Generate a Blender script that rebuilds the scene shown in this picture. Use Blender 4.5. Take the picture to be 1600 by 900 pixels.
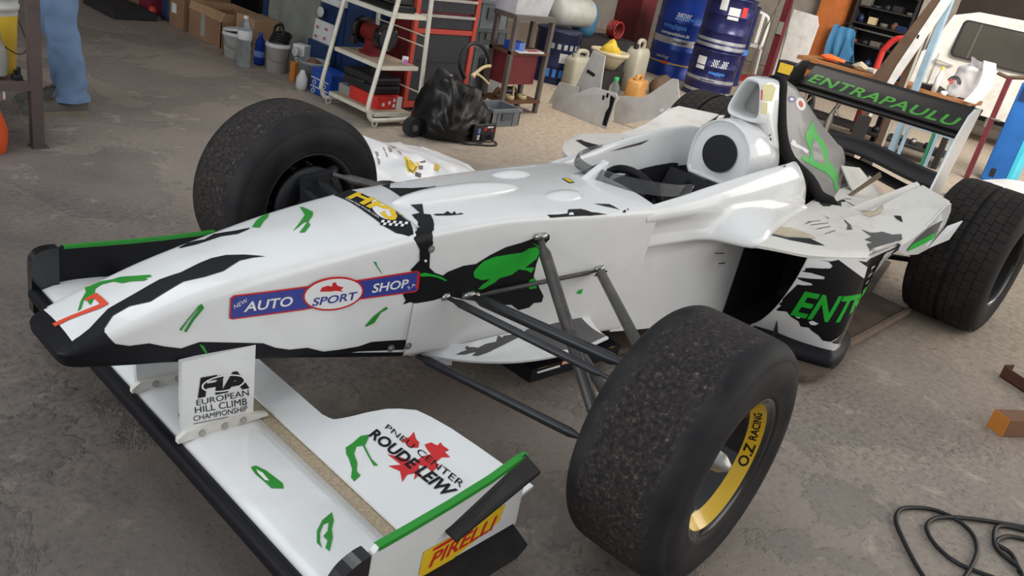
import bpy, bmesh, math, random
from math import sin, cos, pi, radians as R
from mathutils import Vector as V, Matrix, noise as mnoise
from mathutils.bvhtree import BVHTree
from mathutils.geometry import delaunay_2d_cdt

S = bpy.context.scene
COL = S.collection
for o in list(bpy.data.objects):
    bpy.data.objects.remove(o)

# ------------------------------------------------------------------ camera
cam_data = bpy.data.cameras.new('camera')
cam = bpy.data.objects.new('camera', cam_data)
COL.objects.link(cam)
S.camera = cam
cam_data.sensor_width = 36.0
cam_data.lens = 29.418
cam_data.clip_start = 0.05
cam.matrix_world = Matrix((
    (-0.68382634, -0.17286456, 0.70887191, 1.54232504),
    (0.70364942, -0.41325372, 0.57801286, 1.47993096),
    (0.19302602, 0.89405772, 0.40422982, 1.29516815),
    (0, 0, 0, 1)))

# ------------------------------------------------------------------ sky and light
S.view_settings.view_transform = 'Standard'
S.view_settings.look = 'None'
S.view_settings.gamma = 1.0
S.view_settings.use_curve_mapping = False
S.view_settings.exposure = 0.3
world = bpy.data.worlds.new('sky')
S.world = world
world.use_nodes = True
wn = world.node_tree.nodes
wl = world.node_tree.links
wbg = wn['Background']
wbg.inputs['Strength'].default_value = 0.44
wtc = wn.new('ShaderNodeTexCoord')
wsep = wn.new('ShaderNodeSeparateXYZ')
wl.new(wtc.outputs['Generated'], wsep.inputs[0])
wr = wn.new('ShaderNodeValToRGB')
wr.color_ramp.elements[0].position = 0.0
wr.color_ramp.elements[0].color = (0.80, 0.84, 0.90, 1)
wr.color_ramp.elements[1].position = 1.0
wr.color_ramp.elements[1].color = (0.90, 0.95, 1.0, 1)
wl.new(wsep.outputs[2], wr.inputs[0])
wl.new(wr.outputs[0], wbg.inputs['Color'])


def area_light(name, loc, target, sx, sy, power, color):
    d = bpy.data.lights.new(name, 'AREA')
    d.shape = 'RECTANGLE'
    d.size, d.size_y, d.energy, d.color = sx, sy, power, color
    o = bpy.data.objects.new(name, d)
    COL.objects.link(o)
    o.location = loc
    o.rotation_euler = (V(target) - V(loc)).to_track_quat('-Z', 'Y').to_euler()
    return o


# daylight through the open roller doors and a skylight, plus added rear fill lamps
area_light('door_daylight', (-3.5, 5.5, 2.6), (-2.5, 0, 0.4), 7.0, 4.0, 120, (1.0, 0.95, 0.88))
area_light('front_door_daylight', (6.5, -0.5, 2.4), (-3.0, -1.5, 0.3), 5.0, 3.4, 170, (0.94, 0.97, 1.0))
area_light('rear_door_daylight', (-8.5, 3.2, 2.8), (-4.5, -1.0, 0.4), 4.0, 3.0, 110, (1.0, 0.92, 0.82))
area_light('rear_fill', (-4.6, 1.6, 3.8), (-8.6, -2.6, 0.5), 2.4, 1.4, 100, (1.0, 0.94, 0.86)).data.spread = R(95)  # added fill lamp, spread kept narrow to brighten only the rear objects
area_light('rear_fill', (-3.6, -2.2, 4.6), (-3.4, -2.3, 0.0), 2.2, 1.2, 24, (1.0, 0.92, 0.82)).data.spread = R(75)  # added fill lamp that brightens the floor at the rear
area_light('skylight', (1.0, -1.0, 4.5), (0.0, -1.0, 0), 5.0, 1.2, 30, (0.92, 0.96, 1.0))


# ------------------------------------------------------------------ helpers
def lin(c):
    c = c / 255.0
    return c / 12.92 if c <= 0.04045 else ((c + 0.055) / 1.055) ** 2.4


def rgb(r, g, b):
    return (lin(r), lin(g), lin(b), 1)


def mix_rgb(n, mode='MIX'):
    m = n.new('ShaderNodeMix')
    m.data_type = 'RGBA'
    m.blend_type = mode
    return m


def pm(name, c, rough=0.5, metal=0.0, var=0.10, scale=6.0, bump=0.0, bscale=60.0, coat=0.0,
       trans=0.0, alpha=1.0, dirt=None, dirt_amt=0.0, dirt_scale=3.0, emit=0.0, ior=1.45, spec=0.5):
    m = bpy.data.materials.new(name)
    m.use_nodes = True
    n, l = m.node_tree.nodes, m.node_tree.links
    b = n['Principled BSDF']
    b.inputs['Roughness'].default_value = rough
    b.inputs['Metallic'].default_value = metal
    b.inputs['Coat Weight'].default_value = coat
    b.inputs['Coat Roughness'].default_value = 0.05
    b.inputs['Transmission Weight'].default_value = trans
    b.inputs['Alpha'].default_value = alpha
    b.inputs['IOR'].default_value = ior
    b.inputs['Specular IOR Level'].default_value = spec
    tc = n.new('ShaderNodeTexCoord')
    nz = n.new('ShaderNodeTexNoise')
    nz.inputs['Scale'].default_value = scale
    nz.inputs['Detail'].default_value = 5
    l.new(tc.outputs['Object'], nz.inputs['Vector'])
    rp = n.new('ShaderNodeValToRGB')
    rp.color_ramp.elements[0].position = 0.3
    rp.color_ramp.elements[1].position = 0.7
    rp.color_ramp.elements[0].color = tuple(x * (1 - var) for x in c[:3]) + (1,)
    rp.color_ramp.elements[1].color = tuple(min(1, x * (1 + var)) for x in c[:3]) + (1,)
    l.new(nz.outputs['Fac'], rp.inputs[0])
    out = rp.outputs[0]
    if dirt:
        d = n.new('ShaderNodeTexNoise')
        d.inputs['Scale'].default_value = dirt_scale
        d.inputs['Detail'].default_value = 8
        d.inputs['Roughness'].default_value = 0.65
        l.new(tc.outputs['Object'], d.inputs['Vector'])
        r2 = n.new('ShaderNodeValToRGB')
        r2.color_ramp.elements[0].position = 0.5
        r2.color_ramp.elements[1].position = 0.72
        r2.color_ramp.elements[1].color = (dirt_amt,) * 3 + (1,)
        l.new(d.outputs['Fac'], r2.inputs[0])
        mx = mix_rgb(n)
        l.new(r2.outputs[0], mx.inputs[0])
        l.new(out, mx.inputs[6])
        mx.inputs[7].default_value = dirt
        out = mx.outputs[2]
    l.new(out, b.inputs['Base Color'])
    if emit:
        l.new(out, b.inputs['Emission Color'])
        b.inputs['Emission Strength'].default_value = emit
    if bump:
        nb = n.new('ShaderNodeTexNoise')
        nb.inputs['Scale'].default_value = bscale
        nb.inputs['Detail'].default_value = 4
        l.new(tc.outputs['Object'], nb.inputs['Vector'])
        bp = n.new('ShaderNodeBump')
        bp.inputs['Strength'].default_value = bump
        bp.inputs['Distance'].default_value = 0.01
        l.new(nb.outputs['Fac'], bp.inputs['Height'])
        l.new(bp.outputs[0], b.inputs['Normal'])
    return m


class MB:
    """collects shapes and links them as one mesh object"""

    def __init__(self):
        self.v, self.f, self.mi, self.sm = [], [], [], []

    def add(self, vs, fs, mi=0, smooth=False, mat=None):
        o = len(self.v)
        for p in vs:
            p = V(p)
            self.v.append(mat @ p if mat else p)
        for f in fs:
            self.f.append(tuple(i + o for i in f))
            self.mi.append(mi)
            self.sm.append(smooth)
        return self

    def box(self, x0, x1, y0, y1, z0, z1, mi=0, mat=None, bev=0.0):
        if bev <= 0:
            vs = [(x, y, z) for x in (x0, x1) for y in (y0, y1) for z in (z0, z1)]
            fs = [(0, 1, 3, 2), (4, 6, 7, 5), (0, 4, 5, 1), (2, 3, 7, 6), (0, 2, 6, 4), (1, 5, 7, 3)]
            return self.add(vs, fs, mi, False, mat)
        b = bmesh.new()
        bmesh.ops.create_cube(b, size=1.0)
        for q in b.verts:
            q.co = V(((x0 + x1) / 2 + q.co.x * (x1 - x0), (y0 + y1) / 2 + q.co.y * (y1 - y0), (z0 + z1) / 2 + q.co.z * (z1 - z0)))
        bmesh.ops.bevel(b, geom=list(b.edges), offset=bev, segments=2, affect='EDGES', profile=0.5)
        return self.bm(b, mi, False, mat)

    def bm(self, b, mi=0, smooth=False, mat=None):
        b.verts.ensure_lookup_table()
        b.verts.index_update()
        vs = [q.co.copy() for q in b.verts]
        fs = [[q.index for q in f.verts] for f in b.faces]
        b.free()
        return self.add(vs, fs, mi, smooth, mat)

    def cyl(self, p0, p1, r0, r1=None, n=16, mi=0, smooth=True, caps=True, mat=None):
        r1 = r0 if r1 is None else r1
        p0, p1 = V(p0), V(p1)
        d = (p1 - p0).normalized()
        a = d.orthogonal().normalized()
        c = d.cross(a)
        vs, fs = [], []
        for p, r in ((p0, r0), (p1, r1)):
            for i in range(n):
                t = 2 * pi * i / n
                vs.append(p + a * (r * cos(t)) + c * (r * sin(t)))
        for i in range(n):
            j = (i + 1) % n
            fs.append((i, j, n + j, n + i))
        self.add(vs, fs, mi, smooth, mat)
        if caps:
            self.add(vs, [tuple(range(n - 1, -1, -1)), tuple(range(n, 2 * n))], mi, False, mat)
        return self

    def tube(self, path, r, n=8, mi=0, closed=False, mat=None, spline=0, flat=1.0):
        pts = [V(p) for p in path]
        if spline:
            pts = [V(p) for p in catmull(pts, spline, closed)]
        m = len(pts)
        vs, fs = [], []
        prev = None
        for i, p in enumerate(pts):
            if closed:
                d = pts[(i + 1) % m] - pts[i - 1]
            else:
                d = pts[min(i + 1, m - 1)] - pts[max(i - 1, 0)]
            d.normalize()
            if prev is None:
                a = d.orthogonal().normalized()
            else:
                a = (prev - d * prev.dot(d)).normalized()
            prev = a
            c = d.cross(a)
            rr = r[min(i, len(r) - 1)] if isinstance(r, (list, tuple)) else r
            for k in range(n):
                t = 2 * pi * k / n
                vs.append(p + a * (rr * cos(t)) + c * (rr * flat * sin(t)))
        for i in range(m if closed else m - 1):
            j = (i + 1) % m
            for k in range(n):
                q = (k + 1) % n
                fs.append((i * n + k, i * n + q, j * n + q, j * n + k))
        self.add(vs, fs, mi, True, mat)
        if not closed:
            self.add(vs, [tuple(range(n - 1, -1, -1)), tuple(range((m - 1) * n, m * n))], mi, False, mat)
        return self

    def lathe(self, prof, n=32, mi=0, mat=None, smooth=True, axis='z', closed=False, mis=None):
        """prof: list of (radius, height)"""
        vs = []
        m = len(prof)
        for r, h in prof:
            for i in range(n):
                t = 2 * pi * i / n
                if axis == 'z':
                    vs.append((r * cos(t), r * sin(t), h))
                elif axis == 'y':
                    vs.append((r * sin(t), h, r * cos(t)))
                else:
                    vs.append((h, r * cos(t), r * sin(t)))
        o = len(self.v)
        self.add(vs, [], mi, smooth, mat)
        for k in range(m if closed else m - 1):
            k2 = (k + 1) % m
            for i in range(n):
                j = (i + 1) % n
                self.f.append((o + k * n + i, o + k * n + j, o + k2 * n + j, o + k2 * n + i))
                self.mi.append(mis[k] if mis else mi)
                self.sm.append(smooth)
        return self

    def prism(self, poly, n, thick, mi=0, mat=None, mi_side=None):
        """poly: 3D outline, pushed along n by thick"""
        n = V(n).normalized() * thick
        a = [V(p) for p in poly]
        b = [p + n for p in a]
        m = len(a)
        if (a[1] - a[0]).cross(a[2] - a[1]).dot(n) > 0:
            pass
        self.add(a + b, [tuple(range(m - 1, -1, -1)), tuple(range(m, 2 * m))], mi, False, mat)
        self.add(a + b, [(i, (i + 1) % m, m + (i + 1) % m, m + i) for i in range(m)], mi if mi_side is None else mi_side, False, mat)
        return self

    def grid(self, rows, mi=0, smooth=True, close_u=False, close_v=False, mat=None):
        nr, nc = len(rows), len(rows[0])
        vs = [p for r in rows for p in r]
        fs = []
        for i in range(nr if close_v else nr - 1):
            i2 = (i + 1) % nr
            for j in range(nc if close_u else nc - 1):
                j2 = (j + 1) % nc
                fs.append((i * nc + j, i * nc + j2, i2 * nc + j2, i2 * nc + j))
        return self.add(vs, fs, mi, smooth, mat)

    def sheet(self, rows, thick, mi=0, mat=None):
        """a curved panel of real thickness from a grid of points"""
        nr, nc = len(rows), len(rows[0])
        P = [[V(p) for p in r] for r in rows]
        Q = []
        for i in range(nr):
            q = []
            for j in range(nc):
                du = P[i][min(j + 1, nc - 1)] - P[i][max(j - 1, 0)]
                dv = P[min(i + 1, nr - 1)][j] - P[max(i - 1, 0)][j]
                nn = du.cross(dv)
                nn = nn.normalized() if nn.length > 1e-9 else V((0, 0, 1))
                q.append(P[i][j] - nn * thick)
            Q.append(q)
        self.grid(P, mi, True, mat=mat)
        self.grid([list(reversed(r)) for r in Q], mi, True, mat=mat)
        ring = [(0, j) for j in range(nc)] + [(i, nc - 1) for i in range(1, nr)] + \
               [(nr - 1, j) for j in range(nc - 2, -1, -1)] + [(i, 0) for i in range(nr - 2, 0, -1)]
        a = [P[i][j] for i, j in ring]
        b = [Q[i][j] for i, j in ring]
        m = len(a)
        self.add(a + b, [(i, m + i, m + (i + 1) % m, (i + 1) % m) for i in range(m)], mi, False, mat)
        return self

    def mesh(self, name, mats, weld=False):
        me = bpy.data.meshes.new(name)
        me.from_pydata([tuple(p) for p in self.v], [], self.f)
        if not isinstance(mats, (list, tuple)):
            mats = [mats]
        for m in mats:
            me.materials.append(m)
        me.polygons.foreach_set('material_index', self.mi)
        me.polygons.foreach_set('use_smooth', self.sm)
        if weld:
            b = bmesh.new()
            b.from_mesh(me)
            bmesh.ops.remove_doubles(b, verts=b.verts, dist=0.0002)
            bmesh.ops.recalc_face_normals(b, faces=b.faces)
            b.to_mesh(me)
            b.free()
        me.update()
        return me

    def build(self, name, mats, parent=None, weld=False, loc=None, rotz=None):
        o = bpy.data.objects.new(name, self.mesh(name, mats, weld))
        COL.objects.link(o)
        if parent is not None:
            o.parent = parent
        if loc is not None:
            o.location = loc
        if rotz is not None:
            o.rotation_euler = (0, 0, rotz)
        return o


def catmull(pts, k=6, closed=False):
    pts = [V(p) for p in pts]
    n = len(pts)
    out = []
    for i in range(n if closed else n - 1):
        if closed:
            a, b, c, d = pts[i - 1], pts[i], pts[(i + 1) % n], pts[(i + 2) % n]
        else:
            a, b, c, d = pts[max(i - 1, 0)], pts[i], pts[i + 1], pts[min(i + 2, n - 1)]
        for j in range(k):
            t = j / k
            out.append(0.5 * ((2 * b) + (c - a) * t + (2 * a - 5 * b + 4 * c - d) * t * t + (3 * b - a - 3 * c + d) * t ** 3))
    if not closed:
        out.append(pts[-1])
    return out


def tag(o, label=None, cat=None, group=None, kind=None):
    if label:
        o['label'] = label
    if cat:
        o['category'] = cat
    if group:
        o['group'] = group
    if kind:
        o['kind'] = kind
    return o


def thing(name, label, cat, loc=(0, 0, 0), rotz=0.0, group=None):
    o = bpy.data.objects.new(name, None)
    o.empty_display_size = 0.1
    COL.objects.link(o)
    o.location = loc
    o.rotation_euler = (0, 0, rotz)
    return tag(o, label, cat, group)


def copy_tree(o, parent=None):
    c = o.copy()
    COL.objects.link(c)
    if parent is not None:
        c.parent = parent
    for ch in list(o.children):
        copy_tree(ch, c)
    return c


_text_cache = {}


def text2d(s, bold=0.0, shear=0.0, space=1.0):
    """flat triangles of a word, scaled to the box 0..1 x 0..1, and its aspect"""
    key = (s, bold, shear, space)
    if key in _text_cache:
        return _text_cache[key]
    cu = bpy.data.curves.new('word', 'FONT')
    cu.body = s
    cu.offset = bold
    cu.shear = shear
    cu.space_character = space
    cu.resolution_u = 3
    o = bpy.data.objects.new('word', cu)
    COL.objects.link(o)
    dg = bpy.context.evaluated_depsgraph_get()
    me = o.evaluated_get(dg).to_mesh()
    vs = [(v.co.x, v.co.y) for v in me.vertices]
    fs = [tuple(p.vertices) for p in me.polygons]
    o.evaluated_get(dg).to_mesh_clear()
    bpy.data.objects.remove(o)
    bpy.data.curves.remove(cu)
    x0, x1 = min(v[0] for v in vs), max(v[0] for v in vs)
    y0, y1 = min(v[1] for v in vs), max(v[1] for v in vs)
    vs = [((a - x0) / (x1 - x0), (b - y0) / (y1 - y0)) for a, b in vs]
    _text_cache[key] = (vs, fs, (x1 - x0) / (y1 - y0))
    return _text_cache[key]


def fill2d(poly, step):
    """triangles inside a 2D outline, with inner points so that they follow a curved body"""
    p = [V((a, b)) for a, b in poly]
    n = len(p)
    pts = []
    for i in range(n):
        a, b = p[i], p[(i + 1) % n]
        k = max(1, int((b - a).length / step))
        pts += [a.lerp(b, j / k) for j in range(k)]
    m = len(pts)
    edges = [(i, (i + 1) % m) for i in range(m)]
    x0, x1 = min(q.x for q in pts), max(q.x for q in pts)
    y0, y1 = min(q.y for q in pts), max(q.y for q in pts)
    nx, ny = int((x1 - x0) / step), int((y1 - y0) / step)
    grid = [V((x0 + (i + 0.5) * step, y0 + (j + 0.37) * step)) for i in range(nx) for j in range(ny)]
    vs, _, fs, _, _, _ = delaunay_2d_cdt(pts + grid, edges, [], 1, 1e-6)
    return [(q.x, q.y) for q in vs], fs


def refine(vs, fs, maxlen):
    for _ in range(3):
        big = max(((V(vs[f[i]]) - V(vs[f[i - 1]])).length for f in fs for i in range(len(f))), default=0)
        if big < maxlen:
            break
        vs = list(vs)
        mid, nf = {}, []

        def mp(a, b):
            k = (min(a, b), max(a, b))
            if k not in mid:
                mid[k] = len(vs)
                vs.append(((vs[a][0] + vs[b][0]) / 2, (vs[a][1] + vs[b][1]) / 2))
            return mid[k]
        for f in fs:
            tris = [(f[0], f[i], f[i + 1]) for i in range(1, len(f) - 1)]
            for a, b, c in tris:
                ab, bc, ca = mp(a, b), mp(b, c), mp(c, a)
                nf += [(a, ab, ca), (b, bc, ab), (c, ca, bc), (ab, bc, ca)]
        fs = nf
    return vs, fs


def world_bvh(objs):
    vs, fs = [], []
    for o in objs:
        off = len(vs)
        vs += [o.matrix_world @ v.co for v in o.data.vertices]
        fs += [tuple(i + off for i in p.vertices) for p in o.data.polygons]
    return BVHTree.FromPolygons(vs, fs)


FRAMES = {   # how flat artwork is laid on a body: origin, right, up, and the side it is laid from
    'side': (V((0, 3, 0)), V((-1, 0, 0)), V((0, 0, 1)), V((0, -1, 0))),
    'top': (V((0, 0, 3)), V((-1, 0, 0)), V((0, -1, 0)), V((0, 0, -1))),
    'front': (V((3, 0, 0)), V((0, 1, 0)), V((0, 0, 1)), V((-1, 0, 0))),
    'pod': (V((2, 2, 0)), V((-0.8, 0.6, 0)), V((0, 0, 1)), V((-0.6, -0.8, 0))),
    'crest': (V((0, 2.1, 2.7)), V((-1, 0, 0)), V((0, -0.7071, 0.7071)), V((0, -0.7071, -0.7071))),
    'out': (V((0, 3, 0)), V((-1, 0, 0)), V((0, 0, 1)), V((0, -1, 0))),
}


def quad_map(q):
    a, b, c, d = [V(p) for p in q]     # bottom-left, bottom-right, top-right, top-left

    def f(u, v):
        p = (a * (1 - u) + b * u) * (1 - v) + (d * (1 - u) + c * u) * v
        return (p.x, p.y)
    return f


class Sticker:
    def __init__(self, frame, bvh, base=0.0012, step=0.02):
        self.fr, self.bvh, self.base, self.step = FRAMES[frame], bvh, base, step
        self.mb, self.mats, self.depth = MB(), [], 3.0

    def mi(self, m):
        if m not in self.mats:
            self.mats.append(m)
        return self.mats.index(m)

    def place(self, vs, fs, m, layer):
        O, U, W, D = self.fr
        out, bad = [], set()
        for i, (u, w) in enumerate(vs):
            o = O + U * u + W * w
            hit, nrm, _, _ = self.bvh.ray_cast(o, D, 6.0)
            if hit is None:      # just over the edge of the body: wrap round it
                near, nrm, _, dist = self.bvh.find_nearest(o + D * self.depth)
                if near is None or dist > 0.03:
                    bad.add(i)
                    out.append(o)
                    continue
                hit = near
            else:
                self.depth = (hit - o).dot(D)
            if nrm.dot(D) > 0:
                nrm = -nrm
            out.append(hit + nrm * (self.base + 0.0006 * layer))
        good = [f for f in fs if not any(i in bad for i in f)]
        # keep the outer side facing out
        ff = []
        for f in good:
            n = (out[f[1]] - out[f[0]]).cross(out[f[2]] - out[f[0]])
            ff.append(tuple(f) if n.dot(D) < 0 else tuple(reversed(f)))
        self.mb.add(out, ff, self.mi(m), True)

    def poly(self, pts, m, layer=0):
        vs, fs = fill2d(pts, self.step)
        self.place(vs, fs, m, layer)

    def text(self, s, quad, m, layer=1, bold=0.0, shear=0.0, space=1.0):
        vs, fs, _ = text2d(s, bold, shear, space)
        f = quad_map(quad)
        vs = [f(a, b) for a, b in vs]
        vs, fs = refine(vs, fs, self.step * 1.6)
        self.place(vs, fs, m, layer)

    def build(self, name, parent, label=None):
        inv = parent.matrix_world.inverted()
        self.mb.v = [inv @ p for p in self.mb.v]
        o = self.mb.build(name, self.mats, None)
        o.parent = parent
        o.matrix_parent_inverse = Matrix.Identity(4)
        if label:
            o['label'] = label
        return o

# ------------------------------------------------------------------ materials
M = {}


def tyre_material(name, half, grit):
    """black rubber; the running band carries picked-up grit that is paler and rough"""
    m = bpy.data.materials.new(name)
    m.use_nodes = True
    n, l = m.node_tree.nodes, m.node_tree.links
    b = n['Principled BSDF']
    tc = n.new('ShaderNodeTexCoord')
    sep = n.new('ShaderNodeSeparateXYZ')
    l.new(tc.outputs['Object'], sep.inputs[0])
    ab = n.new('ShaderNodeMath'); ab.operation = 'ABSOLUTE'
    l.new(sep.outputs[1], ab.inputs[0])
    rag = n.new('ShaderNodeTexNoise'); rag.inputs['Scale'].default_value = 22; rag.inputs['Detail'].default_value = 6
    l.new(tc.outputs['Object'], rag.inputs['Vector'])
    ad = n.new('ShaderNodeMath'); ad.operation = 'MULTIPLY_ADD'
    l.new(rag.outputs['Fac'], ad.inputs[0]); ad.inputs[1].default_value = 0.09
    l.new(ab.outputs[0], ad.inputs[2])
    band = n.new('ShaderNodeMapRange')
    band.inputs[1].default_value = half + 0.045
    band.inputs[2].default_value = half + 0.015
    l.new(ad.outputs[0], band.inputs[0])
    # only the running surface, not the side walls
    fine = n.new('ShaderNodeTexNoise'); fine.inputs['Scale'].default_value = 95; fine.inputs['Detail'].default_value = 6
    fine.inputs['Roughness'].default_value = 0.7
    l.new(tc.outputs['Object'], fine.inputs['Vector'])
    sp = n.new('ShaderNodeValToRGB')
    e = sp.color_ramp.elements
    e[0].position, e[0].color = 0.40, rgb(30, 28, 28)
    e[1].position, e[1].color = 0.74, rgb(190, 182, 174)
    e2 = e.new(0.57); e2.color = rgb(58, 52, 49)
    e3 = e.new(0.66); e3.color = rgb(92, 84, 78)
    l.new(fine.outputs['Fac'], sp.inputs[0])
    base = n.new('ShaderNodeTexNoise'); base.inputs['Scale'].default_value = 9; base.inputs['Detail'].default_value = 7
    l.new(tc.outputs['Object'], base.inputs['Vector'])
    br = n.new('ShaderNodeValToRGB')
    br.color_ramp.elements[0].position, br.color_ramp.elements[0].color = 0.35, rgb(20, 20, 23)
    br.color_ramp.elements[1].position, br.color_ramp.elements[1].color = 0.75, rgb(46, 44, 44)
    l.new(base.outputs['Fac'], br.inputs[0])
    mg = n.new('ShaderNodeMath'); mg.operation = 'MULTIPLY'
    l.new(band.outputs[0], mg.inputs[0]); mg.inputs[1].default_value = grit
    mx = mix_rgb(n)
    l.new(mg.outputs[0], mx.inputs[0]); l.new(br.outputs[0], mx.inputs[6]); l.new(sp.outputs[0], mx.inputs[7])
    l.new(mx.outputs[2], b.inputs['Base Color'])
    b.inputs['Roughness'].default_value = 0.66
    b.inputs['Specular IOR Level'].default_value = 0.3
    bp = n.new('ShaderNodeBump'); bp.inputs['Distance'].default_value = 0.006
    l.new(band.outputs[0], bp.inputs['Strength']); l.new(fine.outputs['Fac'], bp.inputs['Height'])
    l.new(bp.outputs[0], b.inputs['Normal'])
    return m


M['white'] = pm('white_gloss_paint', rgb(232, 233, 232), 0.22, var=0.02, coat=0.6, dirt=rgb(200, 196, 188), dirt_amt=0.25, dirt_scale=5)
M['worn_white'] = pm('worn_white_paint', rgb(226, 222, 214), 0.38, var=0.03, dirt=rgb(176, 166, 152), dirt_amt=0.45, dirt_scale=7)
M['black'] = pm('black_vinyl', rgb(17, 17, 22), 0.5, var=0.1, spec=0.3)
M['gloss_black'] = pm('gloss_black_paint', rgb(20, 20, 23), 0.16, var=0.1, coat=0.5)
M['carbon'] = pm('carbon_fibre', rgb(30, 28, 28), 0.4, var=0.25, scale=30, spec=0.3)
M['dark'] = pm('dark_interior', rgb(26, 26, 30), 0.7, var=0.2)
M['grey_gloss'] = pm('black_paint_grey_sheen', rgb(128, 126, 124), 0.38, 0.0, var=0.06, coat=0.15, scale=3)  # black gloss paint; the sky's reflection is put into this grey
M['seal'] = pm('matt_black_vinyl', rgb(13, 13, 16), 0.8, var=0.1, spec=0.2)
M['camo_grey'] = pm('grey_camouflage_vinyl', rgb(84, 82, 82), 0.35, var=0.15)
M['green'] = pm('bright_green_vinyl', rgb(28, 178, 50), 0.4, var=0.06)
M['dull_green'] = pm('mid_green_vinyl', rgb(40, 142, 46), 0.4, var=0.06)
M['red'] = pm('red_vinyl', rgb(205, 40, 40), 0.4, var=0.05)
M['orange_red'] = pm('orange_red_vinyl', rgb(222, 76, 48), 0.4, var=0.05)
M['blue'] = pm('blue_vinyl', rgb(58, 68, 150), 0.4, var=0.04)
M['yellow'] = pm('yellow_vinyl', rgb(236, 196, 36), 0.38, var=0.05)
M['print_white'] = pm('white_vinyl', rgb(236, 236, 236), 0.4, var=0.02)
M['screen'] = pm('smoked_perspex', rgb(170, 172, 175), 0.05, trans=0.92, var=0.02, ior=1.3)
M['clear'] = pm('clear_plastic', rgb(240, 244, 246), 0.06, trans=0.95, var=0.01, ior=1.33)
M['arm'] = pm('dusty_painted_steel', rgb(74, 71, 70), 0.45, 0.3, var=0.15, scale=25, dirt=rgb(120, 108, 96), dirt_amt=0.5, dirt_scale=14)
M['arm_dark'] = pm('dark_painted_steel', rgb(48, 49, 52), 0.4, 0.3, var=0.15, scale=25)
M['steel'] = pm('bare_steel', rgb(170, 168, 164), 0.3, 0.9, var=0.1, scale=20)
M['alu'] = pm('dull_aluminium', rgb(176, 174, 170), 0.38, 0.8, var=0.12, scale=14)
M['dusty'] = pm('dusty_underfloor', rgb(92, 80, 70), 0.7, var=0.2, scale=8, spec=0.3)
M['sand'] = pm('sandy_filler_strip', rgb(176, 160, 134), 0.9, var=0.22, scale=140, bump=0.5, bscale=300)
M['rubber'] = tyre_material('slick_rubber', 0.095, 0.95)
M['rear_rubber'] = pm('treaded_rubber', rgb(38, 34, 32), 0.75, var=0.25, scale=12, spec=0.3, dirt=rgb(64, 56, 50), dirt_amt=0.5, dirt_scale=9)
M['plain_rubber'] = pm('plain_black_rubber', rgb(28, 26, 26), 0.7, var=0.2, spec=0.3)
M['rim_black'] = pm('gloss_black_wheel', rgb(14, 14, 16), 0.12, var=0.1, coat=0.6)
M['rim_yellow'] = pm('yellow_wheel_paint', rgb(232, 188, 30), 0.25, var=0.05, coat=0.4)
M['rim_alu'] = pm('machined_wheel_rim', rgb(150, 150, 152), 0.25, 0.9, var=0.08)

# ------------------------------------------------------------------ the floor


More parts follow.
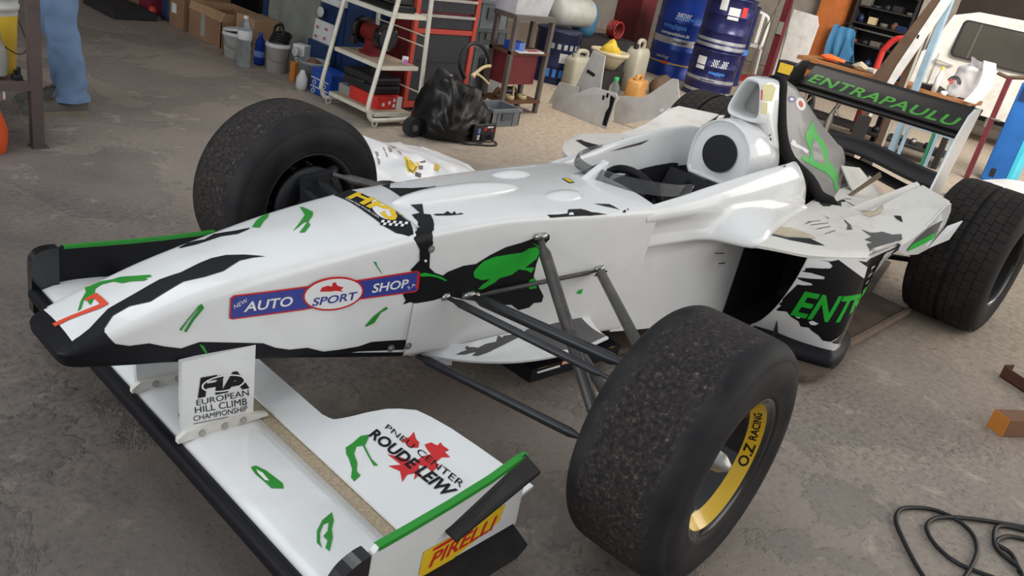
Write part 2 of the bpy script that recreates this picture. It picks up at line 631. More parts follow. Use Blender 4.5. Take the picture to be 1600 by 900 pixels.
def floor_material():
    m = bpy.data.materials.new('worn_concrete')
    m.use_nodes = True
    n, l = m.node_tree.nodes, m.node_tree.links
    b = n['Principled BSDF']
    b.inputs['Roughness'].default_value = 0.72
    tc = n.new('ShaderNodeTexCoord')

    def nz(scale, detail=6, rough=0.6, dist=0.0):
        t = n.new('ShaderNodeTexNoise')
        t.inputs['Scale'].default_value = scale
        t.inputs['Detail'].default_value = detail
        t.inputs['Roughness'].default_value = rough
        t.inputs['Distortion'].default_value = dist
        l.new(tc.outputs['Object'], t.inputs['Vector'])
        return t

    def ramp(src, stops):
        r = n.new('ShaderNodeValToRGB')
        e = r.color_ramp.elements
        e[0].position, e[0].color = stops[0]
        e[1].position, e[1].color = stops[-1]
        for p, c in stops[1:-1]:
            q = e.new(p)
            q.color = c
        l.new(src, r.inputs[0])
        return r

    def mixc(f, a, bb, mode='MIX'):
        x = mix_rgb(n, mode)
        if isinstance(f, float):
            x.inputs[0].default_value = f
        else:
            l.new(f, x.inputs[0])
        l.new(a, x.inputs[6])
        l.new(bb, x.inputs[7])
        return x.outputs[2]
    tone = ramp(nz(0.9, 5, 0.6).outputs['Fac'], [(0.32, rgb(140, 130, 121)), (0.5, rgb(152, 141, 130)), (0.7, rgb(164, 150, 136))])
    screed = ramp(nz(2.6, 8, 0.6).outputs['Fac'], [(0.3, rgb(130, 121, 113)), (0.7, rgb(146, 136, 127))])
    big = nz(1.15, 9, 0.62, 0.5)
    mask = ramp(big.outputs['Fac'], [(0.495, (0, 0, 0, 1)), (0.51, (1, 1, 1, 1))])
    col = mixc(mask.outputs[0], tone.outputs[0], screed.outputs[0])
    # pale flakes where the skin has come off
    flake = ramp(nz(5.5, 10, 0.66, 0.4).outputs['Fac'], [(0.60, (0, 0, 0, 1)), (0.625, (0.55,) * 3 + (1,))])
    pale = ramp(nz(14, 4).outputs['Fac'], [(0.3, rgb(172, 160, 147)), (0.7, rgb(188, 175, 161))])
    col = mixc(flake.outputs[0], col, pale.outputs[0])
    # reddish stains
    st = ramp(nz(0.7, 6, 0.55, 0.3).outputs['Fac'], [(0.53, (0, 0, 0, 1)), (0.66, (0.45,) * 3 + (1,))])
    rd = ramp(nz(6, 3).outputs['Fac'], [(0.3, rgb(142, 122, 110)), (0.7, rgb(156, 136, 122))])
    col = mixc(st.outputs[0], col, rd.outputs[0])
    # oil darkening
    oil = ramp(nz(1.6, 7, 0.6, 0.2).outputs['Fac'], [(0.58, (0, 0, 0, 1)), (0.74, (0.4,) * 3 + (1,))])
    ok = ramp(nz(8, 3).outputs['Fac'], [(0.3, rgb(94, 91, 90)), (0.7, rgb(108, 104, 101))])
    col = mixc(oil.outputs[0], col, ok.outputs[0])
    # aggregate
    ag = nz(48, 7, 0.78)
    agr = ramp(ag.outputs['Fac'], [(0.33, (0.42, 0.41, 0.40, 1)), (0.5, (1, 1, 1, 1)), (0.68, (1.3, 1.27, 1.23, 1))])
    # worn down to the stones in broad areas, still skinned over in others
    wz = ramp(nz(0.75, 7, 0.6).outputs['Fac'], [(0.44, (0.25,) * 3 + (1,)), (0.56, (1.0,) * 3 + (1,))])
    col = mixc(wz.outputs[0], col, mixc(1.0, col, agr.outputs[0], 'MULTIPLY'))
    pv = n.new('ShaderNodeTexVoronoi')
    pv.inputs['Scale'].default_value = 34
    l.new(tc.outputs['Object'], pv.inputs['Vector'])
    pr = ramp(pv.outputs['Distance'], [(0.08, (0.45, 0.43, 0.42, 1)), (0.2, (1, 1, 1, 1))])
    col = mixc(0.5, col, pr.outputs[0], 'MULTIPLY')
    # greyer and darker towards the nose end, paler and tan towards the far end
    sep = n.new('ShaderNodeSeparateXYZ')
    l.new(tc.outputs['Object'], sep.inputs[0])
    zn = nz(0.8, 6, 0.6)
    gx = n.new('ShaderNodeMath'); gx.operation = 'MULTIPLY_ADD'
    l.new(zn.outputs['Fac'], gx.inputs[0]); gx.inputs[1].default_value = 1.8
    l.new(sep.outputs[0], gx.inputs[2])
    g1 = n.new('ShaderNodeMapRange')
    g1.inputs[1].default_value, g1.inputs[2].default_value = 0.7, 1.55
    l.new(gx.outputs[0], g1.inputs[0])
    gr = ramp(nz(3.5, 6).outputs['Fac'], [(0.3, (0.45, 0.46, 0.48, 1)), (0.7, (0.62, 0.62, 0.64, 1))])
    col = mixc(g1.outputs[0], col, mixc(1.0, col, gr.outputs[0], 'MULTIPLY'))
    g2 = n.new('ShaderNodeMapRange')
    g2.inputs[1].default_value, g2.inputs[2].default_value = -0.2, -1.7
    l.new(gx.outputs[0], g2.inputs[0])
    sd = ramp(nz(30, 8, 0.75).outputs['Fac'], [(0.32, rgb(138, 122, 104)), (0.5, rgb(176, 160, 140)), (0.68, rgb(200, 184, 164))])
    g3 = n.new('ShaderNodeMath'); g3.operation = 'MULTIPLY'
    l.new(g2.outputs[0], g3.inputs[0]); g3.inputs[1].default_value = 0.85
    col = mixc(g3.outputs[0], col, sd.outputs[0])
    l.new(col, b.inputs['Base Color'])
    # relief
    sm = n.new('ShaderNodeMath'); sm.operation = 'MULTIPLY_ADD'
    l.new(ag.outputs['Fac'], sm.inputs[0]); sm.inputs[1].default_value = 0.6
    l.new(mask.outputs[0], sm.inputs[2])
    bp = n.new('ShaderNodeBump')
    bp.inputs['Strength'].default_value = 0.5
    bp.inputs['Distance'].default_value = 0.012
    l.new(sm.outputs[0], bp.inputs['Height'])
    l.new(bp.outputs[0], b.inputs['Normal'])
    return m


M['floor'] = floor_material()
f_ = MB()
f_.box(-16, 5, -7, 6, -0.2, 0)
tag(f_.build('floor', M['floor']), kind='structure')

M['plaster'] = pm('grimy_plaster', rgb(150, 146, 138), 0.85, var=0.15, scale=2, bump=0.2, dirt=rgb(96, 92, 86), dirt_amt=0.6, dirt_scale=1.5)
M['dark_plaster'] = pm('dark_brown_wall', rgb(70, 60, 54), 0.85, var=0.25, scale=1.5)
f_ = MB()
f_.box(-10.9, 4, -6.4, -6.2, 0, 4.2)
tag(f_.build('wall_left', M['plaster']), kind='structure')
f_ = MB()
f_.box(-11.1, -10.9, -6.4, 2.2, 0, 4.2)
tag(f_.build('wall_back', M['dark_plaster']), kind='structure')
f_ = MB()
f_.box(-10.9, 4, -6.2, -3.1, 2.4, 2.6)
tag(f_.build('shade_ceiling', M['plaster']), kind='structure')  # unseen partial slab, added to darken the far-left corner

# ------------------------------------------------------------------ the racing car
RF, RR, WB = 0.299, 0.318, 2.509
car = thing('race_car', 'white single-seater racing car with black and green camouflage patches parked on the worn concrete floor', 'racing car')


def half_ring(zt, w, zc, wb, zb, r1=0.03, r2=0.02, bulge=0.0):
    P = []
    for i in range(7):
        y = (w - r1) * i / 6
        P.append((y, zc + (zt - zc) * (1 - (y / w) ** 2)))
    side = V((wb - w, zb - zc)).normalized()
    a, c = V(P[-1]), V((w, zc)) + side * r1
    b = V((w, zc + (zt - zc) * 0.02))
    for i in range(1, 6):
        t = i / 5
        q = a * (1 - t) ** 2 + b * 2 * t * (1 - t) + c * t * t
        P.append((q.x, q.y))
    d = V((wb, zb)) - side * r2
    for i in range(1, 10):
        t = i / 9
        q = c.lerp(d, t)
        P.append((q.x + bulge * sin(pi * t), q.y))
    a, b, c = d, V((wb, zb)), V((wb - r2, zb))
    for i in range(1, 5):
        t = i / 4
        q = a * (1 - t) ** 2 + b * 2 * t * (1 - t) + c * t * t
        P.append((q.x, q.y))
    P.append((wb * 0.5, zb))
    P.append((0, zb))
    return P


def full_ring(x, half):
    return [(x, y, z) for y, z in half] + [(x, -y, z) for y, z in reversed(half[1:-1])]


def stations(tab, k=5):
    """smooth rows of numbers"""
    out = []
    n = len(tab)
    for i in range(n - 1):
        a, b, c, d = tab[max(i - 1, 0)], tab[i], tab[i + 1], tab[min(i + 2, n - 1)]
        for j in range(k):
            t = j / k
            row = []
            for p0, p1, p2, p3 in zip(a, b, c, d):
                v = 0.5 * (2 * p1 + (p2 - p0) * t + (2 * p0 - 5 * p1 + 4 * p2 - p3) * t * t + (3 * p1 - p0 - 3 * p2 + p3) * t ** 3)
                row.append(v)
            out.append(row)
    out.append(list(tab[-1]))
    return out


# nose: x, top, half width at the shoulder, shoulder height, half width and height of the keel, edge radii
NOSE = [(1.050, 0.418, 0.070, 0.414, 0.060, 0.396, 0.006, 0.006),
        (1.035, 0.428, 0.086, 0.421, 0.078, 0.384, 0.012, 0.010),
        (0.985, 0.452, 0.096, 0.440, 0.088, 0.374, 0.022, 0.014),
        (0.900, 0.484, 0.101, 0.470, 0.093, 0.358, 0.030, 0.016),
        (0.800, 0.516, 0.107, 0.500, 0.098, 0.341, 0.034, 0.018),
        (0.600, 0.556, 0.128, 0.540, 0.118, 0.303, 0.036, 0.020),
        (0.450, 0.576, 0.142, 0.560, 0.132, 0.272, 0.030, 0.020),
        (0.272, 0.592, 0.154, 0.578, 0.146, 0.234, 0.022, 0.020)]
mb = MB()
rows = [full_ring(r[0], half_ring(*r[1:])) for r in stations(NOSE, 6)]
mb.grid(rows, close_u=True)
mb.add(rows[0], [tuple(range(len(rows[0])))])
mb.add(rows[-1], [tuple(range(len(rows[-1]) - 1, -1, -1))])
NR = len(rows[0])
for i, f in enumerate(mb.f[:(len(rows) - 1) * NR]):      # the underside and the lip of the tip are black
    st_, k = divmod(i, NR)
    k = k if k <= NR // 2 else NR - k
    if k >= 20 or st_ < 8 or (st_ < 15 and k >= 7 + (st_ - 8)):
        mb.mi[i] = 1
mb.mi[(len(rows) - 1) * NR] = 1
nose = mb.build('nose_cone', [M['white'], M['black']], car, weld=True)

# front tub, closed on top, from the nose joint to the cockpit
TUB = [(0.268, 0.592, 0.154, 0.578, 0.146, 0.234, 0.022, 0.02),
       (0.000, 0.600, 0.164, 0.586, 0.156, 0.205, 0.020, 0.02),
       (-0.30, 0.594, 0.198, 0.578, 0.184, 0.168, 0.022, 0.02),
       (-0.61, 0.592, 0.228, 0.568, 0.207, 0.133, 0.026, 0.02)]
mb = MB()
rows = [full_ring(r[0], half_ring(*r[1:])) for r in stations(TUB, 6)]
mb.grid(rows, close_u=True)
mb.add(rows[0], [tuple(range(len(rows[0])))])
mb.add(rows[-1], [tuple(range(len(rows[-1]) - 1, -1, -1))])
# cockpit sides and shoulders: x, rim y, rim z, crease y, crease z, lip y, lip z, wall y, wall z
SIDE = [(-0.56, 0.196, 0.570, 0.2195, 0.562, 0.215, 0.445, 0.2015, 0.140),
        (-0.75, 0.206, 0.592, 0.244, 0.572, 0.240, 0.450, 0.218, 0.115),
        (-0.90, 0.214, 0.612, 0.260, 0.578, 0.280, 0.455, 0.228, 0.100),
        (-1.01, 0.220, 0.626, 0.268, 0.580, 0.395, 0.458, 0.240, 0.090),
        (-1.18, 0.228, 0.644, 0.278, 0.582, 0.365, 0.478, 0.250, 0.085),
        (-1.38, 0.228, 0.656, 0.284, 0.580, 0.320, 0.482, 0.250, 0.080),
        (-1.50, 0.215, 0.652, 0.278, 0.565, 0.300, 0.475, 0.240, 0.080),
        (-1.58, 0.200, 0.600, 0.268, 0.530, 0.295, 0.470, 0.240, 0.080)]


def side_ring(r, s):
    x, ry, rz, cy, cz, ly, lz, wy, wz = r
    pts = [(ry - 0.035, rz - 0.15), (ry - 0.014, rz - 0.05), (ry - 0.006, rz - 0.012), (ry + 0.006, rz),
           (cy - 0.018, cz + 0.004 + 0.5 * (rz - cz)), (cy - 0.004, cz), (cy + 0.004, cz - 0.03),
           (cy * 0.6 + ly * 0.4 - 0.01, cz * 0.5 + lz * 0.5), (ly - 0.012, lz + 0.022)]
    pts = [(p.x, p.y) for p in catmull([(a, b, 0) for a, b in pts], 3)]
    pts += [(ly, lz), (ly - 0.004, lz - 0.012)]
    k = max(0.0, min(1.0, (ly - wy - 0.03) / 0.05))
    pts += [(wy + (ly - wy) * 0.35, lz - 0.02), (wy + (ly - wy) * 0.15, lz - 0.06)]
    for i in range(1, 6):
        t = i / 5
        pts.append((wy, (lz - 0.06) * (1 - t) + wz * t))
    return [(x, s * a, b) for a, b in pts]


ST = stations(SIDE, 6)
for s in (1, -1):
    rows = [side_ring(r, s) for r in ST]
    if s > 0:
        rows = [list(reversed(r)) for r in rows]
    mb.grid(rows)
    mb.add([rows[-1][i] for i in range(len(rows[-1]))], [tuple(range(len(rows[-1])))])
# floor of the tub
for i in range(len(ST) - 1):
    a, b = ST[i], ST[i + 1]
    mb.add([(a[0], a[7], a[8]), (b[0], b[7], b[8]), (b[0], -b[7], b[8]), (a[0], -a[7], a[8])], [(0, 1, 2, 3)])
tub = mb.build('monocoque', M['white'], car)

# dark cockpit lining
mb = MB()
rows = []
for r in stations([(-0.60, 0.166, 0.45), (-0.8, 0.178, 0.47), (-1.1, 0.194, 0.51), (-1.30, 0.199, 0.52), (-1.36, 0.19, 0.52)], 4):
    x, y, z = r
    rows.append([(x, y, z), (x, y - 0.01, 0.30), (x, y - 0.05, 0.17), (x, 0, 0.15), (x, -y + 0.05, 0.17), (x, -y + 0.01, 0.30), (x, -y, z)])
mb.sheet(rows, 0.006)
mb.add([(-0.595, -0.17, 0.565), (-0.595, 0.17, 0.565), (-0.595, 0.15, 0.15), (-0.595, -0.15, 0.15)], [(0, 1, 2, 3)])
mb.build('cockpit_lining', M['dark'], car)
mb = MB()      # seat back and padding
mb.sheet([[(-1.28, y, 0.52), (-1.22 - 0.03 * (1 - abs(y) * 5), y, 0.40), (-1.12, y, 0.27), (-0.95, y, 0.21), (-0.8, y, 0.24)] for y in (-0.17, -0.1, 0, 0.1, 0.17)], 0.02)
seat = mb.build('seat', M['dark'], car)
mb = MB()
for y in (-0.07, 0.07):
    mb.tube([(-1.26, y, 0.50), (-1.2, y, 0.42), (-1.1, y * 0.9, 0.31), (-0.98, y * 0.3, 0.25)], 0.022, 6, flat=0.2, spline=3)
mb.box(-1.0, -0.95, -0.03, 0.03, 0.25, 0.275, 0)
mb.build('harness', M['black'], car)

# steering wheel
mb = MB()
cw = V((-0.80, 0.0, 0.500))
ax = V((-0.92, 0, 0.38)).normalized()
u_ = V((0, 1, 0))
w_ = ax.cross(u_)
mb.tube([cw + u_ * (0.125 * cos(t)) + w_ * (0.105 * sin(t)) for t in [2 * pi * i / 28 for i in range(28)]], 0.014, 8, closed=True)
for t in (0.2, pi - 0.2, pi * 1.5):
    mb.tube([cw, cw + u_ * (0.12 * cos(t)) + w_ * (0.1 * sin(t))], 0.012, 6)
mb.cyl(cw - ax * 0.01, cw + ax * 0.02, 0.04, n=14)
mb.cyl(cw, cw - ax * 0.17, 0.015, n=8)
mb.build('steering_wheel', M['black'], car)

# windscreen
mb = MB()
rows = []
base = catmull([(-0.86, -0.215, 0.606), (-0.70, -0.19, 0.592), (-0.59, -0.1, 0.590), (-0.545, 0, 0.592), (-0.59, 0.1, 0.590), (-0.70, 0.19, 0.592), (-0.80, 0.205, 0.600)], 4)
for i, p in enumerate(base):
    t = i / (len(base) - 1)
    h = (0.020 + 0.036 * t) * sin(pi * (0.06 + 0.88 * t)) ** 0.5
    d = V((-0.75, -p.y * 0.5, 0.9)).normalized()
    rows.append([p + V((0, 0, -0.006)), p + d * h * 0.5, p + d * h])
mb.sheet(rows, 0.003)
mb.build('windscreen', M['screen'], car)
mb = MB()       # little white fin before the screen
mb.prism([(-0.50, 0.012, 0.590), (-0.585, 0.012, 0.590), (-0.60, 0.012, 0.645)], (0, -1, 0), 0.024)
mb.prism([(-0.50, -0.05, 0.592), (-0.60, -0.06, 0.592), (-0.60, 0.0, 0.645)], (0, 0.5, 0.5), 0.004)
mb.build('screen_bracket', M['white'], car)

# bulges on the tub top
for nm, cx, cy, lx, ly, h in (('damper_bulge', 0.02, 0.0, 0.235, 0.042, 0.034), ('fixing_bulge', -0.31, 0.085, 0.085, 0.036, 0.020), ('fixing_bulge', -0.28, -0.10, 0.085, 0.036, 0.020)):
    mb = MB()
    rows = []
    for i in range(9):
        a = i / 8 * pi / 2
        rows.append([(cx + lx * cos(a) * cos(t), cy + ly * cos(a) * sin(t), 0.588 - 0.05 * abs(cy) + h * sin(a)) for t in [2 * pi * k / 28 for k in range(28)]])
    mb.grid(rows, close_u=True)
    mb.build(nm, M['white'], car)

# headrest with its black disc
mb = MB()


def head_half(wd, zb, zt):
    zm = zt - wd
    P = [(0, zt)] + [(wd * sin(a), zm + wd * cos(a)) for a in [pi / 2 * i / 8 for i in range(1, 9)]]
    P += [(wd * 1.0, zm - (zm - zb) * 0.4), (wd * 0.96, zb + 0.02), (wd * 0.85, zb), (0, zb)]
    return P


HR = [(-1.322, 0.116, 0.530, 0.742), (-1.308, 0.122, 0.522, 0.748), (-1.315, 0.128, 0.515, 0.752), (-1.36, 0.136, 0.51, 0.756), (-1.45, 0.140, 0.50, 0.75), (-1.56, 0.130, 0.49, 0.72), (-1.62, 0.10, 0.47, 0.68)]
rows = [full_ring(r[0] - 0.0, head_half(*r[1:])) for r in HR]
mb.grid(rows, close_u=True)
mb.add(rows[0], [tuple(range(len(rows[0])))])
mb.add(rows[-1], [tuple(range(len(rows[-1]) - 1, -1, -1))])
head = mb.build('headrest', M['white'], car, weld=True)
mb = MB()
mb.cyl((-1.318, 0, 0.625), (-1.327 + 0.022, 0, 0.625), 0.070, n=36)
mb.build('disc', M['dark'], head)['label'] = 'flat black disc on the white headrest'

# air intake above it
mb = MB()


def mouth(x, k, dz=0.0, dw=0.0):
    pts = [(0, 0.906), (0.026, 0.902), (0.040, 0.880), (0.053, 0.84), (0.064, 0.80), (0.064, 0.775), (0.048, 0.762), (0, 0.758)]
    pts = [(y * k + (dw if y > 0 else 0), 0.83 + (z - 0.83) * k + dz) for y, z in pts]
    p = [(x, y, z) for y, z in pts] + [(x, -y, z) for y, z in reversed(pts[1:-1])]
    return [tuple(q) for q in catmull(p, 3, True)]


def hood(x, wd, zt, zb):
    pts = [(0, zt), (0.028, zt - 0.006), (0.044, zt - 0.05), (wd * 0.55, zt - 0.10), (wd * 0.75, zt - 0.17), (wd, zb + 0.05), (wd * 0.9, zb), (0, zb)]
    p = [(x, y, z) for y, z in pts] + [(x, -y, z) for y, z in reversed(pts[1:-1])]
    return [tuple(q) for q in catmull(p, 3, True)]


rows = [mouth(-1.50, 0.80), mouth(-1.42, 0.84), mouth(-1.398, 0.90), mouth(-1.392, 1.0), mouth(-1.405, 1.08), mouth(-1.45, 1.12, 0, 0.004), hood(-1.52, 0.105, 0.914, 0.64), hood(-1.565, 0.108, 0.908, 0.60), hood(-1.60, 0.100, 0.896, 0.60)]
mb.grid(rows, close_u=True)
intake = mb.build('air_intake', M['white'], car)
mb = MB()
mb.add(mouth(-1.495, 0.82), [tuple(range(42))])
mb.build('intake_duct', pm('grey_duct', rgb(140, 138, 134), 0.6), intake)

# engine cover: black joint, then the shell with sky reflection painted in grey
# front edge of the shell as a space curve, then its frames going back: x, y, z of eight points each
CF = [[(-1.600, 0, 0.908), (-1.600, 0.020, 0.890), (-1.600, 0.040, 0.825), (-1.610, 0.082, 0.712), (-1.665, 0.122, 0.622), (-1.720, 0.205, 0.562), (-1.765, 0.246, 0.505), (-1.815, 0.286, 0.486)],
      [(-1.720, 0, 0.884), (-1.720, 0.026, 0.868), (-1.720, 0.044, 0.810), (-1.730, 0.086, 0.705), (-1.765, 0.122, 0.615), (-1.800, 0.190, 0.555), (-1.830, 0.230, 0.505), (-1.860, 0.270, 0.484)],
      [(-1.860, 0, 0.826), (-1.860, 0.028, 0.812), (-1.860, 0.046, 0.770), (-1.870, 0.088, 0.685), (-1.890, 0.120, 0.605), (-1.910, 0.165, 0.545), (-1.930, 0.205, 0.500), (-1.940, 0.240, 0.480)],
      [(-2.000, 0, 0.758), (-2.000, 0.030, 0.748), (-2.000, 0.050, 0.718), (-2.005, 0.090, 0.655), (-2.010, 0.118, 0.592), (-2.020, 0.148, 0.538), (-2.030, 0.180, 0.495), (-2.040, 0.210, 0.472)],
      [(-2.150, 0, 0.690), (-2.150, 0.036, 0.682), (-2.150, 0.060, 0.664), (-2.150, 0.094, 0.620), (-2.150, 0.114, 0.575), (-2.150, 0.135, 0.525), (-2.150, 0.155, 0.485), (-2.150, 0.180, 0.462)],
      [(-2.255, 0, 0.640), (-2.255, 0.045, 0.634), (-2.255, 0.072, 0.618), (-2.255, 0.096, 0.586), (-2.255, 0.110, 0.550), (-2.250, 0.125, 0.510), (-2.245, 0.135, 0.475), (-2.240, 0.150, 0.450)],
      [(-2.310, 0, 0.622), (-2.310, 0.048, 0.616), (-2.310, 0.072, 0.600), (-2.310, 0.090, 0.572), (-2.308, 0.100, 0.540), (-2.300, 0.110, 0.500), (-2.295, 0.118, 0.465), (-2.290, 0.130, 0.435)]]


def cover_ring(pts):
    h = catmull(pts, 3)
    return [(p.x, p.y, p.z) for p in reversed(h)] + [(p.x, -p.y, p.z) for p in h[1:]]


rows = []
cols = [catmull([CF[i][j] for i in range(len(CF))], 4) for j in range(8)]
for i in range(len(cols[0])):
    rows.append(cover_ring([c_[i] for c_ in cols]))
mb = MB()
mb.sheet(rows, 0.006)
mb.add(rows[-1], [tuple(range(len(rows[-1])))])
cover = mb.build('engine_cover', M['grey_gloss'], car)
cover['label'] = 'glossy engine cover with a painted grey sheen and green streaks'
mb = MB()       # the black S-shaped band along its front edge
rr = []
for dx, dn in ((0.050, 0.002), (0.045, 0.010), (0.020, 0.012), (-0.008, 0.012), (-0.012, 0.002)):
    row = []
    m = len(rows[0])
    for i, p in enumerate(rows[0]):
        a, b = V(rows[0][max(i - 1, 0)]), V(rows[0][min(i + 1, m - 1)])
        t = (b - a).normalized()
        n_ = t.cross(V((1, 0, 0))).normalized()
        if n_.dot(V((0, p[1], 0.3))) < 0:
            n_ = -n_
        f_dir = n_.cross(t).normalized()
        if f_dir.x < 0:
            f_dir = -f_dir
        row.append(V(p) + f_dir * dx + n_ * dn)
    rr.append(row)
mb.sheet(rr, 0.006)
mb.build('cover_seal', M['seal'], car)

# side pods ------------------------------------------------------------


def pod(s):
    def Y(p):
        return (p[0], s * p[1], p[2])
    top = MB()
    # roof panel, leading edge swept back
    lead = catmull([(-1.000, 0.370, 0.456), (-1.025, 0.455, 0.470), (-1.07, 0.540, 0.478), (-1.16, 0.605, 0.486), (-1.275, 0.650, 0.489)], 5)
    rows_ = []
    n = len(lead)
    for i, p in enumerate(lead):
        t = i / (n - 1)
        row = []
        q1 = V((-1.75, 0.24 + 0.395 * t, 0.480 - 0.005 * t))
        q2 = V((-2.30, 0.16 + 0.36 * t, 0.455 - 0.02 * t))
        for u in (0, 0.02, 0.06, 0.15, 0.3, 0.5, 0.7, 0.85, 1):
            q = p.lerp(q1, u / 0.5) if u <= 0.5 else q1.lerp(q2, (u - 0.5) / 0.5)
            dz = -0.012 if u == 0 else (-0.003 if u == 0.02 else 0)
            row.append(Y((q.x, q.y, q.z + dz)))
        rows_.append(row)
    if s < 0:
        rows_ = list(reversed(rows_))
    top.sheet(rows_, 0.010)
    o = top.build('sidepod_roof', M['worn_white'], car)
    # front panel beside the inlet and the outer wall
    fr = MB()
    outer = [(-1.275, 0.648, 0.484), (-1.295, 0.653, 0.35), (-1.320, 0.650, 0.20), (-1.345, 0.642, 0.10), (-1.352, 0.638, 0.072)]
    inner = [(-1.075, 0.540, 0.472), (-1.085, 0.532, 0.43), (-1.13, 0.500, 0.33), (-1.185, 0.450, 0.21), (-1.24, 0.395, 0.12), (-1.27, 0.352, 0.072)]
    inn = catmull(inner, 4)
    ou = catmull(outer, 5)
    m = len(inn)
    rows_ = []
    for i in range(m):
        a = inn[i]
        b = ou[min(len(ou) - 1, int(round(i * (len(ou) - 1) / (m - 1))))]
        row = []
        for k in range(9):
            t = k / 8
            q = a.lerp(b, t)
            nrm = V((0.55, 0.83, 0))
            q = q + nrm * (0.022 * sin(pi * min(1, t)) ** 0.8)
            row.append(Y(q))
        # turn the corner and run back along the outside
        zf = min(1.0, max(0.0, (b.z - 0.05) / 0.40))
        for k, (dx, dy) in enumerate(((0.02, 0.004), (0.06, 0.002), (0.18, -0.004 - 0.05 * (1 - zf)), (0.34, -0.008 - 0.17 * (1 - zf) ** 0.8), (0.50, -0.018 - 0.30 * (1 - zf) ** 0.7), (0.72, -0.06 - 0.36 * (1 - zf) ** 0.6), (0.95, -0.13 - 0.33 * (1 - zf) ** 0.6))):
            row.append(Y((b.x - dx, b.y + dy, b.z - 0.003 * k * zf)))
        rows_.append(row)
    if s > 0:
        rows_ = list(reversed(rows_))
    fr.sheet(rows_, 0.008)
    p = fr.build('sidepod_side', M['white'], car)
    # dark duct
    du = MB()
    rows_ = []
    for x, y0, y1, z0, z1 in ((-1.22, 0.255, 0.46, 0.06, 0.455), (-1.40, 0.26, 0.47, 0.08, 0.43), (-1.62, 0.27, 0.42, 0.10, 0.42), (-1.66, 0.30, 0.38, 0.15, 0.38), (-1.66, 0.34, 0.345, 0.25, 0.255)):
        rows_.append([Y((x, y0, z0)), Y((x, y1, z0)), Y((x, y1, z1)), Y((x, y0, z1))])
    du.grid(rows_, close_u=True, smooth=False)
    du.build('radiator_duct', M['dark'], car)
    # flip-up before the rear wheel
    fl = MB()
    rows_ = []
    for k in (0, 0.33, 0.67, 1.0):
        yf, yr, xr = 0.42 + 0.232 * k, 0.50 + 0.152 * k, -2.15 + 0.13 * k
        row = []
        for t, z in ((0, 0.481), (0.25, 0.494), (0.5, 0.523), (0.75, 0.566), (1, 0.597)):
            row.append(Y((-1.60 + (xr + 1.60) * t, yf + (yr - yf) * t, z)))
        rows_.append(row)
    if s < 0:
        rows_.reverse()
    fl.sheet(rows_, 0.008)
    fl.build('flip_up', M['worn_white'], car)
    fe = MB()
    fe.prism([Y(q) for q in ((-1.60, 0.653, 0.455), (-1.60, 0.653, 0.484), (-1.70, 0.653, 0.497), (-1.80, 0.653, 0.522), (-1.90, 0.653, 0.565), (-1.96, 0.653, 0.592), (-2.02, 0.653, 0.598), (-2.06, 0.653, 0.56), (-2.065, 0.653, 0.49), (-2.03, 0.653, 0.415), (-1.85, 0.653, 0.405), (-1.69, 0.653, 0.427))], (0, s, 0), 0.006)
    fe.prism([Y(q) for q in ((-1.95, 0.661, 0.42), (-2.06, 0.668, 0.50), (-2.11, 0.70, 0.53), (-2.07, 0.69, 0.45))], (0.3, s, 0), 0.004)
    fo = fe.build('flip_up_fence', M['white'], car)
    br = MB()    # brace blade standing on the deck
    br.prism([Y(q) for q in ((-1.80, 0.36, 0.482), (-1.92, 0.44, 0.486), (-2.14, 0.49, 0.60), (-2.155, 0.47, 0.605))], (0, 0, 1), 0.004)
    br.build('deck_brace', M['worn_white'], car)
    return o, p, fo


pod_near = pod(1)
pod_far = pod(-1)

# floor tray
mb = MB()
out = [(-0.42, 0.0), (-0.42, 0.14), (-0.70, 0.20), (-0.98, 0.30), (-1.08, 0.46), (-1.12, 0.585), (-1.17, 0.645), (-1.26, 0.672), (-1.36, 0.662), (-1.55, 0.620), (-2.0, 0.600), (-2.30, 0.590), (-2.32, 0.42), (-2.9, 0.30), (-2.9, 0)]
o2 = [(x, -y) for x, y in reversed(out) if y > 0]
mb.prism([(x, y, 0.022) for x, y in out + o2], (0, 0, 1), 0.020)
mb.build('floor_tray', M['dusty'], car)
for s in (1, -1):
    mb = MB()
    k = [(-1.275, s * 0.365, 0), (-1.255, s * 0.44, 0), (-1.272, s * 0.54, 0), (-1.318, s * 0.628, 0), (-1.352, s * 0.650, 0), (-1.46, s * 0.640, 0), (-1.60, s * 0.60, 0)]
    rows = []
    for p in catmull(k, 4):
        c_ = V((-1.75, s * 0.20, 0))
        d = (p - c_).normalized()
        rows.append([p - d * 0.012 + V((0, 0, 0.098)), p + d * 0.012 + V((0, 0, 0.082)), p + d * 0.022 + V((0, 0, 0.07)), p + d * 0.024 + V((0, 0, 0.05)), p + d * 0.020 + V((0, 0, 0.03)), p + d * 0.0 + V((0, 0, 0.026))])
    if s < 0:
        rows.reverse()
    mb.sheet(rows, 0.006)
    mb.build('floor_lip', M['black'], car)
mb = MB()       # pale worn edge of the floor along the car
mb.box(-2.30, -1.56, 0.600, 0.616, 0.02, 0.048, mat=Matrix.Rotation(0.0, 4, 'Z'))
mb.build('skid_strip', pm('scuffed_edge', rgb(120, 104, 90), 0.6, var=0.2, scale=20), car)
